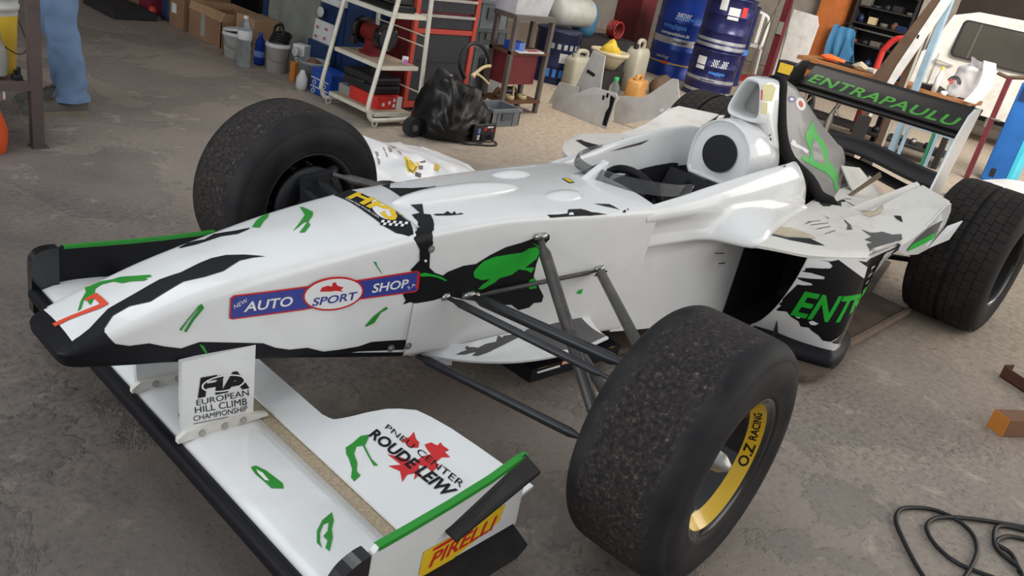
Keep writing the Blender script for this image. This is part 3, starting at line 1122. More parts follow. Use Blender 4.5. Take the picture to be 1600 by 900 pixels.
# gearbox, rear body
mb = MB()
rows = []
for x, w, z0, z1 in ((-1.95, 0.20, 0.06, 0.42), (-2.2, 0.16, 0.08, 0.42), (-2.5, 0.11, 0.12, 0.40), (-2.86, 0.07, 0.18, 0.36), (-2.95, 0.04, 0.22, 0.33)):
    rows.append([(x, w, z0 + 0.03), (x, w, z1 - 0.04), (x, w * 0.7, z1), (x, -w * 0.7, z1), (x, -w, z1 - 0.04), (x, -w, z0 + 0.03), (x, -w * 0.7, z0), (x, w * 0.7, z0)])
mb.grid(rows, close_u=True)
mb.add(rows[-1], [tuple(range(8))])
mb.add(rows[0], [tuple(range(7, -1, -1))])
mb.build('gearbox', M['arm_dark'], car)
mb = MB()
for s in (1, -1):
    for a, b in (((-2.15, 0.16, 0.40), (-2.5, 0.56, 0.36)), ((-2.62, 0.10, 0.38), (-2.52, 0.56, 0.36)), ((-2.1, 0.16, 0.20), (-2.5, 0.56, 0.22)), ((-2.65, 0.10, 0.2), (-2.52, 0.56, 0.22)), ((-2.51, 0.10, 0.30), (-2.51, 0.60, 0.318))):
        mb.cyl((a[0], s * a[1], a[2]), (b[0], s * b[1], b[2]), 0.013, n=10)
mb.build('rear_suspension', M['arm_dark'], car)
# creased cover pieces behind the engine cover
mb = MB()
mb.sheet([[(-2.22, 0.12, 0.55), (-2.34, 0.16, 0.545), (-2.44, 0.17, 0.50)], [(-2.20, 0.19, 0.49), (-2.34, 0.24, 0.48), (-2.46, 0.25, 0.45)], [(-2.2, 0.25, 0.445), (-2.36, 0.30, 0.44), (-2.5, 0.30, 0.40)]], 0.006)
mb.build('rear_shroud', M['worn_white'], car)
mb = MB()
mb.prism([(-2.02, 0.24, 0.45), (-2.04, 0.25, 0.45), (-2.30, 0.28, 0.55), (-2.32, 0.26, 0.565)], (0, 1, 0.3), 0.004)
mb.build('bent_bracket', pm('bronze_metal', rgb(120, 104, 84), 0.4, 0.6), car)

# rear wing ------------------------------------------------------------
rw = MB()


def foil(x0, z0, x1, z1, th, n=9):
    a, b = V((x0, 0, z0)), V((x1, 0, z1))
    d = (b - a)
    nn = V((-d.z, 0, d.x)).normalized()
    if nn.z < 0:
        nn = -nn
    up, lo = [], []
    for i in range(n):
        t = i / (n - 1)
        c = d * t + nn * (-0.10 * d.length * sin(pi * t))
        h = th * (1.6 * math.sqrt(max(t, 0)) * (1 - t) + 0.08)
        up.append(a + c + nn * h)
        lo.append(a + c - nn * h)
    return up + list(reversed(lo))


def wing(mbx, sec, y0, y1, n=1, warp=None):
    rows_ = []
    for k in range(n + 1):
        y = y0 + (y1 - y0) * k / n
        dz = warp(y) if warp else V((0, 0, 0))
        rows_.append([(p.x + dz[0], y, p.z + dz[2]) for p in sec])
    mbx.grid(rows_, close_u=True)
    mbx.add(rows_[0], [tuple(range(len(sec)))])
    mbx.add(rows_[-1], [tuple(range(len(sec) - 1, -1, -1))])


wing_rear = bpy.data.objects.new('rear_wing', None)
COL.objects.link(wing_rear)
wing_rear.parent = car
WHW = 0.425
mb = MB()
wing(mb, foil(-2.70, 0.782, -2.885, 0.882, 0.012), -WHW, WHW)
top_plane = mb.build('top_flap', M['carbon'], wing_rear)
mb = MB()
wing(mb, foil(-2.60, 0.768, -2.735, 0.778, 0.012), -WHW, WHW)
mb.build('main_plane', M['carbon'], wing_rear)
mb = MB()
wing(mb, foil(-2.56, 0.545, -2.74, 0.590, 0.016), -WHW, WHW, 24, lambda y: V((0, 0, 0.02 * cos(y * 7.5))))
mb.build('lower_plane', M['carbon'], wing_rear)
mb = MB()
wing(mb, foil(-2.50, 0.495, -2.60, 0.515, 0.010), -WHW, WHW, 24, lambda y: V((0, 0, 0.022 * cos(y * 7.5))))
mb.build('lower_flap', M['carbon'], wing_rear)
for s in (1, -1):
    mb = MB()
    mb.prism([(x, s * (WHW + 0.003), z) for x, z in ((-2.56, 0.47), (-2.54, 0.52), (-2.60, 0.76), (-2.66, 0.86), (-2.72, 0.892), (-2.80, 0.892), (-2.78, 0.80), (-2.72, 0.60), (-2.70, 0.44), (-2.6, 0.44))], (0, s, 0), 0.010)
    mb.build('endplate', M['white'] if s > 0 else M['carbon'], wing_rear)
mb = MB()
for y in (-0.05, 0.05):
    mb.prism([(x, y, z) for x, z in ((-2.72, 0.36), (-2.62, 0.53), (-2.66, 0.555), (-2.80, 0.555), (-2.84, 0.36))], (0, 1, 0), 0.008)
mb.build('wing_post', M['carbon'], wing_rear)

# front wing -----------------------------------------------------------
wing_front = bpy.data.objects.new('front_wing', None)
COL.objects.link(wing_front)
wing_front.parent = car
FW = 0.672
mb = MB()
rows = []
for k in range(9):
    y = -FW + 2 * FW * k / 8
    rows.append([(0.846, y, 0.150), (0.830, y, 0.163), (0.80, y, 0.171), (0.74, y, 0.172), (0.68, y, 0.168), (0.648, y, 0.164), (0.648, y, 0.158), (0.74, y, 0.150), (0.82, y, 0.138), (0.842, y, 0.142)])
mb.grid([list(reversed(r)) for r in rows], close_u=True)
main_plane = mb.build('main_plane', M['white'], wing_front)
mb = MB()      # rounded black leading edge
rows = []
for y in (-FW, FW):
    rows.append([(0.846 + 0.013 * cos(a) + 0.0, y, 0.149 + 0.020 * sin(a)) for a in [R(110) - R(220) * i / 10 for i in range(11)]] + [(0.835, y, 0.131), (0.832, y, 0.166)])
mb.grid(rows, close_u=True)
for r in rows:
    mb.add(r, [tuple(range(len(r)))])
mb.build('leading_edge', M['black'], wing_front)
mb = MB()
mb.box(0.616, 0.650, -0.62, 0.64, 0.148, 0.163)
mb.build('slot_strip', M['sand'], wing_front)
# flap with its humped outer ends
mb = MB()


def flap_te(y):
    a = abs(y)
    if a < 0.20:
        return 0.535
    pts = [(0.20, 0.535), (0.222, 0.525), (0.235, 0.50), (0.25, 0.455), (0.275, 0.405), (0.32, 0.368), (0.39, 0.352), (0.50, 0.345), (0.68, 0.338)]
    for (y0, x0), (y1, x1) in zip(pts, pts[1:]):
        if a <= y1:
            return x0 + (x1 - x0) * (a - y0) / (y1 - y0)
    return pts[-1][1]


ys = [-0.668, -0.6, -0.5, -0.42, -0.36, -0.32, -0.29, -0.27, -0.25, -0.24, -0.23, -0.222, -0.21, -0.19, -0.1, 0]
ys = ys + [-y for y in reversed(ys[:-1])]
rows = []
for y in ys:
    te = flap_te(y)
    row = []
    for k in range(8):
        t = k / 7
        x = 0.618 + (te - 0.618) * t
        d = 0.618 - x
        row.append((x, y, 0.172 + 0.10 * d + 0.30 * d * d))
    rows.append(row)
mb.sheet([list(reversed(r)) for r in rows], 0.007)
flap = mb.build('flap', M['white'], wing_front)
# pylons
pylons = []
for s in (1, -1):
    mb = MB()
    y = 0.10 if s > 0 else -0.115
    mb.prism([(0.826, y, 0.172), (0.832, y, 0.26), (0.836, y, 0.36), (0.672, y, 0.36), (0.668, y, 0.26), (0.664, y, 0.172)], (0, 1, 0), 0.014)
    py = mb.build('pylon', M['white'], wing_front)
    pylons.append(py)
    mb = MB()
    foot = []
    for i in range(13):
        t = i / 12
        foot.append((0.842 - 0.21 * t, 0.004 + 0.018 * min(1, 3.5 * (1 - t)) ** 0.8 * min(1, (t * 9 + 0.3))))
    mb.prism([(x, y + 0.012, 0.171) for x, h in (foot[0], foot[-1])] + [(x, y + 0.012, 0.172 + h) for x, h in reversed(foot)], (0, 1, 0), 0.012)
    mb.build('pylon_foot', M['worn_white'], py)
    for x in (0.79, 0.738, 0.695):
        bm_ = MB()
        bm_.cyl((x, y + 0.023, 0.1815), (x, y + 0.028, 0.1815), 0.0075, n=10)
        bm_.build('bolt', M['steel'], py)
mb = MB()
mb.lathe([(0.0, 0.182), (0.016, 0.182), (0.022, 0.176), (0.024, 0.170)], 14, mat=Matrix.Translation((0.775, 0.045, 0)) @ Matrix.Diagonal((1.0, 1.3, 1, 1)))
mb.box(0.76, 0.772, 0.02, 0.075, 0.178, 0.190, bev=0.002)
mb.build('pitot_mount', M['black'], wing_front)
# endplates
eps = []
for s in (1, -1):
    mb = MB()
    def E_(x, z, dy=0.0):
        return (x, s * (0.672 + dy), z)
    if s > 0:
        tp = [(0.768, 0.286), (0.70, 0.292), (0.60, 0.303), (0.50, 0.318), (0.43, 0.336), (0.405, 0.338)]
    else:
        tp = [(0.768, 0.272), (0.70, 0.268), (0.60, 0.262), (0.50, 0.258), (0.40, 0.257), (0.34, 0.257)]
    e_ = tp[-1][0]
    ol = [(0.80, 0.142), (0.800, 0.235), (0.79, 0.262)] + tp + [(e_ - 0.010, 0.25), (e_ - 0.013, 0.165), (e_ - 0.005, 0.142)]
    mb.prism([E_(*p) for p in ol], (0, s, 0), 0.012)
    ep = mb.build('endplate', M['white'] if s > 0 else M['black'], wing_front)
    eps.append(ep)
    tr = MB()
    rr = []
    for x, z in tp:
        rr.append([E_(x, z - 0.006, -0.0015), E_(x, z + 0.0015, -0.0015), E_(x, z + 0.0015, 0.0135), E_(x, z - 0.008, 0.0135)])
    tr.grid(rr, smooth=False)
    tr.build('edge_stripe', M['dull_green'], ep)
    nb = MB()     # black rounded front of the plate, in one with the leading edge
    ol = [(0.785, 0.128), (0.850, 0.128), (0.858, 0.15), (0.858, 0.215), (0.850, 0.243), (0.832, 0.265), (0.805, 0.277), (0.785, 0.279)] if s > 0 else [(0.785, 0.095), (0.845, 0.095), (0.852, 0.12), (0.852, 0.235), (0.846, 0.258), (0.832, 0.272), (0.812, 0.277), (0.785, 0.277)]
    ol = [(p.x, p.y) for p in catmull([(a_, b_, 0) for a_, b_ in ol], 3)]
    nb.prism([E_(x, z, -0.014) for x, z in ol], (0, s, 0), 0.030)
    nb.build('front_cap', M['gloss_black'], ep)
    # dive plane and foot plate
    dp = MB()
    dz_ = 0.0 if s > 0 else -0.085
    a0, a1 = V(E_(0.606, 0.240 + dz_ * 0.3, 0.010)), V(E_(0.412, 0.338 + dz_, 0.010))
    dp.prism([a0, a1, a1 + V((-0.022, s * 0.030, -0.032)), a0 + V((-0.004, s * 0.030, -0.006))], (0.3, 0, 0.9), 0.006)
    dp.build('dive_plane', M['carbon'], ep)
    fp = MB()
    fp.prism([E_(0.72, 0.150, 0.006), E_(0.40, 0.158, 0.006), E_(0.405, 0.142, 0.062), E_(0.44, 0.136, 0.070), E_(0.72, 0.125, 0.070)], (0, 0, 1), 0.006)
    fp.build('foot_plate', M['carbon'], ep)

# vane under the tub and the skid box with stickers ---------------------
for s in (1, -1):
    mb = MB()
    edge_o = catmull([(0.195, 0.075, 0.200), (0.12, 0.165, 0.198), (0.005, 0.240, 0.197), (-0.115, 0.280, 0.196), (-0.26, 0.30, 0.196), (-0.41, 0.295, 0.198)], 4)
    edge_i = catmull([(0.205, 0.080, 0.245), (0.10, 0.150, 0.236), (-0.02, 0.165, 0.232), (-0.14, 0.174, 0.230), (-0.28, 0.176, 0.228), (-0.43, 0.18, 0.225)], 4)
    rows = []
    for a, b in zip(edge_o, edge_i):
        rows.append([V((q.x, s * q.y, q.z)) for q in [a.lerp(b, t) + V((0, 0, -0.012 * sin(pi * t))) for t in (0, .25, .5, .75, 1)]])
    if s < 0:
        rows.reverse()
    mb.sheet(rows, 0.006)
    v_ = mb.build('turning_vane', M['white'], car)
    if s > 0:
        vane = v_
    mb = MB()
    mb.prism([(0.17, s * 0.115, 0.185), (0.11, s * 0.155, 0.18), (0.11, s * 0.155, 0.20), (0.17, s * 0.115, 0.20)], (0, s, 0), 0.01)
    mb.build('vane_bracket', M['white'], v_)
mb = MB()
mb.prism([(-0.20, -0.20, 0.052), (-0.20, 0.20, 0.052), (-0.60, 0.23, 0.052), (-0.62, -0.23, 0.052)], (0, 0, 1), 0.045)
skid = mb.build('skid_box', M['black'], car)

# suspension, each arm on its own ---------------------------------------


def arm(name, a, b, r, m, flat=1.0, parent=car):
    for s in (1, -1):
        q = MB()
        a2, b2 = V((a[0], s * a[1], a[2])), V((b[0], s * b[1], b[2]))
        d = (b2 - a2)
        q.tube([a2, a2 + d * 0.06, a2 + d * 0.10, a2 + d * 0.9, a2 + d * 0.94, b2], [r * 0.55, r * 0.55, r, r, r * 0.55, r * 0.55], 12, flat=flat)
        # rod end at the body
        q.lathe([(0.0, -0.008), (r * 1.25, -0.008), (r * 1.4, 0), (r * 1.25, 0.008), (0, 0.008)], 10, 1, mat=Matrix.Translation(a2) @ Matrix.Rotation(0.5, 4, 'X'))
        q.build(name, [m, M['steel']], parent)


arm('push_rod', (-0.125, 0.176, 0.525), (0.06, 0.625, 0.235), 0.0165, M['arm'])
arm('rear_upper_arm', (-0.405, 0.200, 0.392), (-0.03, 0.625, 0.425), 0.0150, M['arm'])
arm('front_upper_arm', (0.093, 0.160, 0.385), (0.02, 0.63, 0.405), 0.0150, M['arm_dark'])
arm('steering_rod', (0.165, 0.150, 0.390), (0.075, 0.63, 0.385), 0.0105, M['arm_dark'])
arm('front_lower_arm', (0.195, 0.10, 0.205), (0.10, 0.63, 0.222), 0.0155, M['arm_dark'], 0.8)
arm('rear_lower_arm', (-0.36, 0.16, 0.19), (-0.06, 0.63, 0.20), 0.0145, M['arm'])
arm('cross_tube', (0.065, 0.165, 0.38), (-0.40, 0.205, 0.388), 0.0065, M['arm'])
for s in (1, -1):
    mb = MB()
    mb.prism([(-0.03, s * 0.625, 0.19), (0.05, s * 0.625, 0.19), (0.06, s * 0.625, 0.30), (0.075, s * 0.625, 0.42), (-0.03, s * 0.625, 0.435), (-0.05, s * 0.625, 0.30)], (0, s, 0), 0.03)
    mb.cyl((0, s * 0.64, RF), (0, s * 0.76, RF), 0.05, n=16)
    mb.lathe([(0.055, -0.012), (0.13, -0.012), (0.13, 0.012), (0.055, 0.012)], 28, 0, mat=Matrix.Translation((0, s * 0.70, RF)), axis='y', closed=True)
    mb.tube([(-0.02, s * 0.63, 0.40), (-0.06, s * 0.665, 0.425), (-0.07, s * 0.70, 0.40)], 0.016, 8, spline=2)
    mb.build('upright', M['arm_dark'], car)

# wheels -----------------------------------------------------------------


def wheel(front, s):
    r = RF if front else RR
    hw = 0.134 if front else 0.168
    yc = s * ((0.945 - 0.134) if front else (0.873 - 0.168))
    root = bpy.data.objects.new('front_wheel' if front else 'rear_wheel', None)
    COL.objects.link(root)
    root.parent = car
    root.location = (0 if front else -WB, yc, r)
    root.rotation_euler = (0, 0, 0.052 if front else 0)
    rb = 0.176
    prof = [(rb - 0.006, hw - 0.022), (rb + 0.002, hw - 0.010), (rb + 0.02, hw - 0.006), (rb + 0.045, hw), (r - 0.055, hw - 0.001), (r - 0.034, hw - 0.009), (r - 0.030, hw - 0.010), (r - 0.018, hw - 0.016), (r - 0.006, hw - 0.032), (r - 0.001, hw - 0.055), (r, 0)]
    if not front:
        prof = [(rb - 0.006, hw - 0.022), (rb + 0.004, hw - 0.008), (rb + 0.05, hw), (r - 0.05, hw - 0.002), (r - 0.026, hw - 0.010), (r - 0.014, hw - 0.022), (r - 0.012, hw - 0.04), (r - 0.010, 0)]
    full = prof + [(a, -b) for a, b in reversed(prof[:-1])]
    full = [(p.x, p.y) for p in catmull([(a, b, 0) for a, b in full], 3)]
    inner = [(rb - 0.012, -hw + 0.03), (rb - 0.012, hw - 0.03)]
    mb_ = MB()
    mb_.lathe(full + inner, 88, axis='y', closed=True)
    t = mb_.build('tyre', M['rubber'] if front else M['plain_rubber'], root)
    if not front:
        # tread: sipes cut across six rows either side of the centre groove, one mesh
        tb = MB()
        edges = [-0.150, -0.112, -0.072, -0.036, -0.008]
        N = 44
        for sd in (1, -1):
            for k in range(4):
                y0, y1 = sd * (edges[k] + 0.0012), sd * (edges[k + 1] - 0.0008)
                for i in range(N):
                    vs = []
                    for yy in (y0, y1):
                        sk = 0.045 * abs(yy) / 0.15
                        drop = 0.010 * max(0, (abs(yy) - 0.10) / 0.05) ** 2
                        for a in (i + 0.03 + 0.5 * (k % 2), i + 0.5 + 0.5 * (k % 2), i + 0.97 + 0.5 * (k % 2)):
                            th = 2 * pi * a / N + sk
                            for rr_ in (r - 0.014 - drop, r - 0.0005 - drop):
                                vs.append((rr_ * sin(th), yy, rr_ * cos(th)))
                    f = [(1, 3, 9, 7), (3, 5, 11, 9), (0, 1, 7, 6), (4, 10, 11, 5), (0, 2, 3, 1), (2, 4, 5, 3), (6, 7, 9, 8), (8, 9, 11, 10)]
                    tb.add(vs, f)
        o = tb.build('tread_blocks', M['rear_rubber'], t)
        o['kind'] = 'stuff'
    # rim: outer lip, deep barrel, yellow ring, dark centre with spokes
    mb_ = MB()
    o_ = s          # outer side
    lip = hw - 0.014
    if front:
        prof = [(rb + 0.002, lip - 0.006), (rb + 0.003, lip), (rb - 0.003, lip + 0.002), (rb - 0.008, lip - 0.004), (rb - 0.016, lip - 0.008), (0.157, lip - 0.010)]
    else:
        prof = [(rb + 0.002, lip - 0.006), (rb + 0.003, lip), (rb - 0.004, lip + 0.002), (rb - 0.008, lip - 0.006), (rb - 0.011, lip - 0.03), (rb - 0.012, lip - 0.052), (0.153, lip - 0.058), (0.150, lip - 0.064)]
    prof = [(a, o_ * b) for a, b in prof]
    mb_.lathe(prof, 64, axis='y', mis=[0] * len(prof))
    prof2 = [(0.157, lip - 0.010), (0.139, lip - 0.042), (0.136, lip - 0.046), (0.120, lip - 0.13)] if front else [(0.150, lip - 0.064), (0.126, lip - 0.082), (0.122, lip - 0.086), (0.120, lip - 0.13)]
    mb_.lathe([(a, o_ * b) for a, b in prof2], 64, axis='y', mis=[1, 0, 0])
    back = [(0.158, lip - 0.066), (0.155, -hw + 0.05), (rb - 0.010, -hw + 0.03), (rb + 0.003, -lip), (rb - 0.002, -lip + 0.005)]
    mb_.lathe([(a, o_ * b) for a, b in back], 64, axis='y', mi=2)
    mb_.lathe([(0.120, o_ * (lip - 0.125)), (0.05, o_ * (lip - 0.115)), (0.03, o_ * (lip - 0.10)), (0, o_ * (lip - 0.10))], 32, axis='y')
    for k in range(8):
        th = 2 * pi * k / 8 + 0.3
        c0, c1 = V((sin(th), 0, cos(th))), V((cos(th), 0, -sin(th)))
        a_, b_ = c0 * 0.03 + V((0, o_ * (lip - 0.088), 0)), c0 * 0.125 + V((0, o_ * (lip - 0.092), 0))
        mb_.tube([a_, a_.lerp(b_, 0.5), b_], [0.012, 0.010, 0.013], 6)
    q_ = MB(); q_.lathe([(rb + 0.006, -o_ * lip), (rb - 0.002, -o_ * (lip + 0.004)), (rb - 0.012, -o_ * (lip - 0.012)), (rb - 0.014, -o_ * (lip - 0.03))], 64, axis='y')
    rim = mb_.build('rim', [M['rim_black'], M['rim_yellow'] if front else M['rim_alu'], M['rim_alu'] if not front else M['arm_dark']], root)
    if not front:
        q = MB()
        q.lathe([(rb + 0.003, o_ * lip), (rb - 0.003, o_ * (lip + 0.003)), (rb - 0.010, o_ * (lip - 0.02))], 64, axis='y')
        q.build('rim_lip', M['rim_alu'], rim)
    q_.build('inner_lip', M['arm'], rim)
    q = MB()
    tip = 0.112 if front else 0.12
    prof = [(0.030, tip - 0.075), (0.030, tip - 0.040), (0.024, tip - 0.036), (0.022, tip - 0.020), (0.008, tip), (0.0, tip + 0.001)]
    q.lathe([(a, o_ * b) for a, b in prof], 16, axis='y')
    q.build('hub_nut', M['alu'], root)
    return root, rim


wheel_fl, rim_fl = wheel(True, 1)
wheel_fr, rim_fr = wheel(True, -1)
wheel(False, 1)
wheel(False, -1)

# ------------------------------------------------------------------ wheel lettering and fasteners on the car


def ring_text(s, rim, phi0, phi1, r0, r1, y0, y1, mat, name='lettering'):
    """letters laid on the sloping yellow ring; phi runs from the top of the wheel towards the nose"""
    vs, fs, _ = text2d(s, 0.02, 0.0, 1.0)
    out = []
    for a, b in vs:
        ph = phi0 + (phi1 - phi0) * a
        r = r0 + (r1 - r0) * b
        y = y0 + (y1 - y0) * (r - 0.139) / (0.157 - 0.139) - 0.0012
        out.append(((r - 0.0008) * sin(ph), y + 0.0016, (r - 0.0008) * cos(ph)))
    m = MB()
    m.add(out, [tuple(reversed(f)) for f in fs])
    o = m.build(name, mat, rim)
    o['label'] = 'black letters on the yellow wheel ring'
    return o


# the far side of the ring, behind the axle, is the side in view
ring_text('O.Z', rim_fl, R(-115), R(-92), 0.154, 0.142, 0.078, 0.110, M['black'])
ring_text('RACING', rim_fl, R(-88), R(-52), 0.152, 0.143, 0.078, 0.110, M['black'])

for x, z in ((0.245, 0.535), (0.262, 0.27), (0.315, 0.275)):
    m = MB()
    hit, nrm, _, _ = world_bvh([nose, tub]).ray_cast(V((x, 2, z)), V((0, -1, 0)))
    m.cyl(hit - nrm * 0.002, hit + nrm * 0.003, 0.0105, 0.0095, 14)
    m.cyl(hit + nrm * 0.003, hit + nrm * 0.0045, 0.004, 0.003, 8)
    m.build('fastener', M['alu'], tub)

# ------------------------------------------------------------------ workshop materials
W = {}
for k, c, rg, mt in (
        ('rack_brown', (92, 80, 78), 0.6, 0.2), ('paint_yellow', (226, 190, 62), 0.5, 0), ('pail_white', (206, 206, 202), 0.5, 0),
        ('cloth_grey', (150, 148, 140), 0.9, 0), ('bag_orange', (226, 92, 40), 0.45, 0), ('tin_red', (186, 60, 48), 0.5, 0),
        ('denim', (112, 138, 172), 0.9, 0), ('skin', (198, 152, 126), 0.6, 0), ('shirt', (70, 78, 92), 0.9, 0), ('shoe_grey', (92, 90, 86), 0.8, 0),
        ('sole', (128, 118, 100), 0.8, 0), ('hair', (60, 46, 36), 0.8, 0), ('cardboard', (142, 108, 82), 0.85, 0), ('cardboard_pale', (168, 134, 100), 0.85, 0),
        ('mat_dark', (44, 42, 44), 0.9, 0), ('crimson', (120, 34, 52), 0.6, 0), ('navy', (36, 48, 84), 0.45, 0.1), ('navy_deep', (30, 36, 70), 0.35, 0.2),
        ('pail_grey', (140, 144, 146), 0.6, 0), ('drink_blue', (30, 74, 168), 0.3, 0), ('bottle_blue', (34, 66, 150), 0.2, 0), ('paper', (222, 222, 220), 0.6, 0),
        ('cab_blue', (38, 62, 104), 0.45, 0.2), ('concrete_grey', (138, 140, 132), 0.85, 0), ('cream', (226, 222, 206), 0.4, 0.1), ('plank', (168, 150, 126), 0.7, 0),
        ('grinder_red', (116, 30, 34), 0.4, 0.2), ('box_red', (206, 50, 44), 0.5, 0), ('case_black', (40, 40, 44), 0.45, 0), ('tape_pink', (196, 120, 176), 0.5, 0),
        ('cabinet_red', (192, 70, 56), 0.42, 0.1), ('cabinet_panel', (52, 54, 60), 0.5, 0.2), ('crate_grey', (118, 124, 130), 0.6, 0), ('crate_dark', (88, 92, 96), 0.6, 0),
        ('bag_black', (14, 14, 15), 0.34, 0), ('hose_black', (24, 24, 26), 0.45, 0), ('handle_tan', (206, 188, 142), 0.6, 0), ('bench_grey', (112, 104, 98), 0.6, 0.3),
        ('tub_white', (216, 218, 222), 0.35, 0), ('carton_blue', (40, 76, 180), 0.5, 0), ('carton_pale', (110, 140, 200), 0.5, 0), ('rust', (112, 78, 58), 0.8, 0.2), ('bin_red', (120, 44, 48), 0.6, 0),
        ('tank_white', (186, 186, 178), 0.45, 0), ('jug_blue', (66, 116, 150), 0.45, 0), ('jerry', (176, 172, 154), 0.4, 0), ('basin', (206, 196, 168), 0.5, 0),
        ('amber', (204, 150, 84), 0.3, 0), ('cap_green', (40, 170, 90), 0.4, 0), ('panel_white', (196, 194, 190), 0.5, 0), ('column_red', (112, 44, 50), 0.5, 0.1),
        ('drum_blue', (34, 62, 150), 0.28, 0.2), ('drum_navy', (40, 42, 92), 0.28, 0.2), ('silver', (206, 208, 212), 0.3, 0.6), ('label_blue', (70, 140, 226), 0.4, 0),
        ('chair_white', (236, 236, 234), 0.4, 0), ('cupboard_grey', (160, 152, 140), 0.6, 0), ('hoist_red', (150, 44, 42), 0.4, 0.1), ('sheet_white', (232, 230, 226), 0.6, 0),
        ('orange_board', (200, 116, 62), 0.5, 0), ('shelf_dark', (48, 46, 46), 0.7, 0.1), ('bag_blue', (70, 132, 176), 0.6, 0), ('wood', (164, 112, 70), 0.55, 0),
        ('wood_dark', (96, 76, 60), 0.7, 0), ('orange_cloth', (238, 110, 50), 0.8, 0), ('post_blue', (150, 176, 194), 0.45, 0.2), ('hoop_red', (196, 50, 44), 0.4, 0),
        ('van_white', (228, 224, 216), 0.25, 0), ('cab_bright', (40, 108, 186), 0.4, 0), ('cyan', (72, 206, 232), 0.4, 0), ('green_paint', (46, 128, 92), 0.45, 0.1),
        ('block_orange', (196, 124, 48), 0.8, 0), ('timber', (120, 86, 62), 0.8, 0), ('angle_iron', (92, 58, 46), 0.7, 0.3), ('junk', (110, 104, 96), 0.7, 0.2), ('hivis', (170, 200, 70), 0.6, 0)):
    W[k] = pm(k, rgb(*c), rg, mt, var=0.10, scale=9, dirt=rgb(c[0] * 0.66, c[1] * 0.64, c[2] * 0.62), dirt_amt=0.35, dirt_scale=6)
W['glass_dark'] = pm('tinted_car_glass', rgb(70, 66, 58), 0.06, var=0.3, scale=1.2, coat=0.3)
W['pet'] = pm('clear_bottle_plastic', rgb(226, 232, 236), 0.08, trans=0.85, var=0.02, ior=1.2)
W['bag_white'] = pm('white_plastic_bag', rgb(238, 238, 238), 0.3, var=0.03)
W['blue_clear'] = pm('blue_bottle_plastic', rgb(40, 84, 190), 0.08, trans=0.6, var=0.05, ior=1.2)


def label_text(m, s, o, u, w, width, mi=0, bold=0.02, shear=0.0, height=None, lift=0.0015):
    """flat lettering on a face: o is the bottom-left corner, u right, w up"""
    vs, fs, asp = text2d(s, bold, shear)
    u, w, o = V(u).normalized(), V(w).normalized(), V(o)
    h = height or width / asp
    n = u.cross(w) * lift
    m.add([o + u * (a * width) + w * (b * h) + n for a, b in vs], fs, mi)


def cyl_text(m, s, r, z, h, phi, width, mi=0, bold=0.02, shear=0.0):
    vs, fs, _ = text2d(s, bold, shear)
    vs, fs = refine(vs, fs, 0.3)
    m.add([((r + 0.002) * cos(phi + (a - 0.5) * width / r), (r + 0.002) * sin(phi + (a - 0.5) * width / r), z + b * h) for a, b in vs], fs, mi)


def cyl_patch(m, r, z0, z1, p0, p1, mi=0, n=8, lift=0.0012):
    rows = [[((r + lift) * cos(p0 + (p1 - p0) * i / n), (r + lift) * sin(p0 + (p1 - p0) * i / n), z) for i in range(n + 1)] for z in (z0, z1)]
    m.grid(rows, mi)


def rough(rows, amp, seed, freq=6.0):
    """crumple a grid of points"""
    out = []
    for i, r in enumerate(rows):
        q = []
        for j, p in enumerate(r):
            p = V(p)
            d = mnoise.noise_vector(p * freq + V((seed, seed * 1.7, 0)))
            q.append(p + d * amp)
        out.append(q)
    return out


def blob_rows(c, rx, ry, h, n=22, k=9, power=0.6, base=0.75):
    rows = []
    for i in range(k):
        t = i / (k - 1)
        s_ = (base + (1 - base) * sin(pi * min(1, t * 1.4))) * (1 - t ** 3) ** power if t < 1 else 0.02
        rows.append([(c[0] + rx * s_ * cos(2 * pi * j / n), c[1] + ry * s_ * sin(2 * pi * j / n), c[2] + h * t) for j in range(n)])
    return rows


def one(name, mb_, mats, label, cat, group=None, loc=None, rotz=None):
    return tag(mb_.build(name, mats, None, loc=loc, rotz=rotz), label, cat, group)


# ------------------------------------------------------------------ left edge: rack, person
t = thing('steel_rack', 'brown steel rack with a low shelf at the left edge of the floor', 'rack', (0.29, -2.255, 0))
m = MB(); m.box(0.70, 0.745, -0.02, 0.02, 0, 1.5); m.build('post', W['rack_brown'], t)
m = MB(); m.box(-0.02, 0.025, -0.02, 0.02, 0, 1.5); m.box(-0.035, 0.03, -0.03, 0.03, 0, 0.006); m.build('post', W['rack_brown'], t)
m = MB(); m.box(-0.02, 0.025, -0.62, -0.58, 0, 1.5); m.build('post', W['rack_brown'], t)
m = MB(); m.box(0.70, 0.745, -0.62, -0.58, 0, 1.5); m.build('post', W['rack_brown'], t)
m = MB(); m.box(0.025, 0.70, -0.02, 0.02, 0.246, 0.278); m.build('beam', W['rack_brown'], t)
m = MB(); m.box(0.025, 0.70, -0.60, -0.02, 0.262, 0.274); m.build('shelf', W['rack_brown'], t)
t = thing('paint_pail', 'white and yellow paint pail on the rack shelf', 'bucket', (0.385, -2.46, 0.2745))
m = MB(); m.lathe([(0, 0), (0.085, 0), (0.100, 0.24)], 32); m.build('pail_side', W['paint_yellow'], t)
m = MB(); m.lathe([(0.1005, 0.24), (0.102, 0.26), (0.108, 0.262), (0.108, 0.28), (0.103, 0.282), (0.105, 0.31), (0.112, 0.312), (0.112, 0.34), (0.10, 0.345), (0, 0.345)], 32); m.build('lid', W['pail_white'], t)
m = MB(); m.tube([(-0.09, 0.05, 0.22), (-0.11, 0.08, 0.12), (-0.05, 0.125, 0.10), (0.06, 0.11, 0.19)], 0.0025, 5, spline=4); m.build('handle', W['case_black'], t)
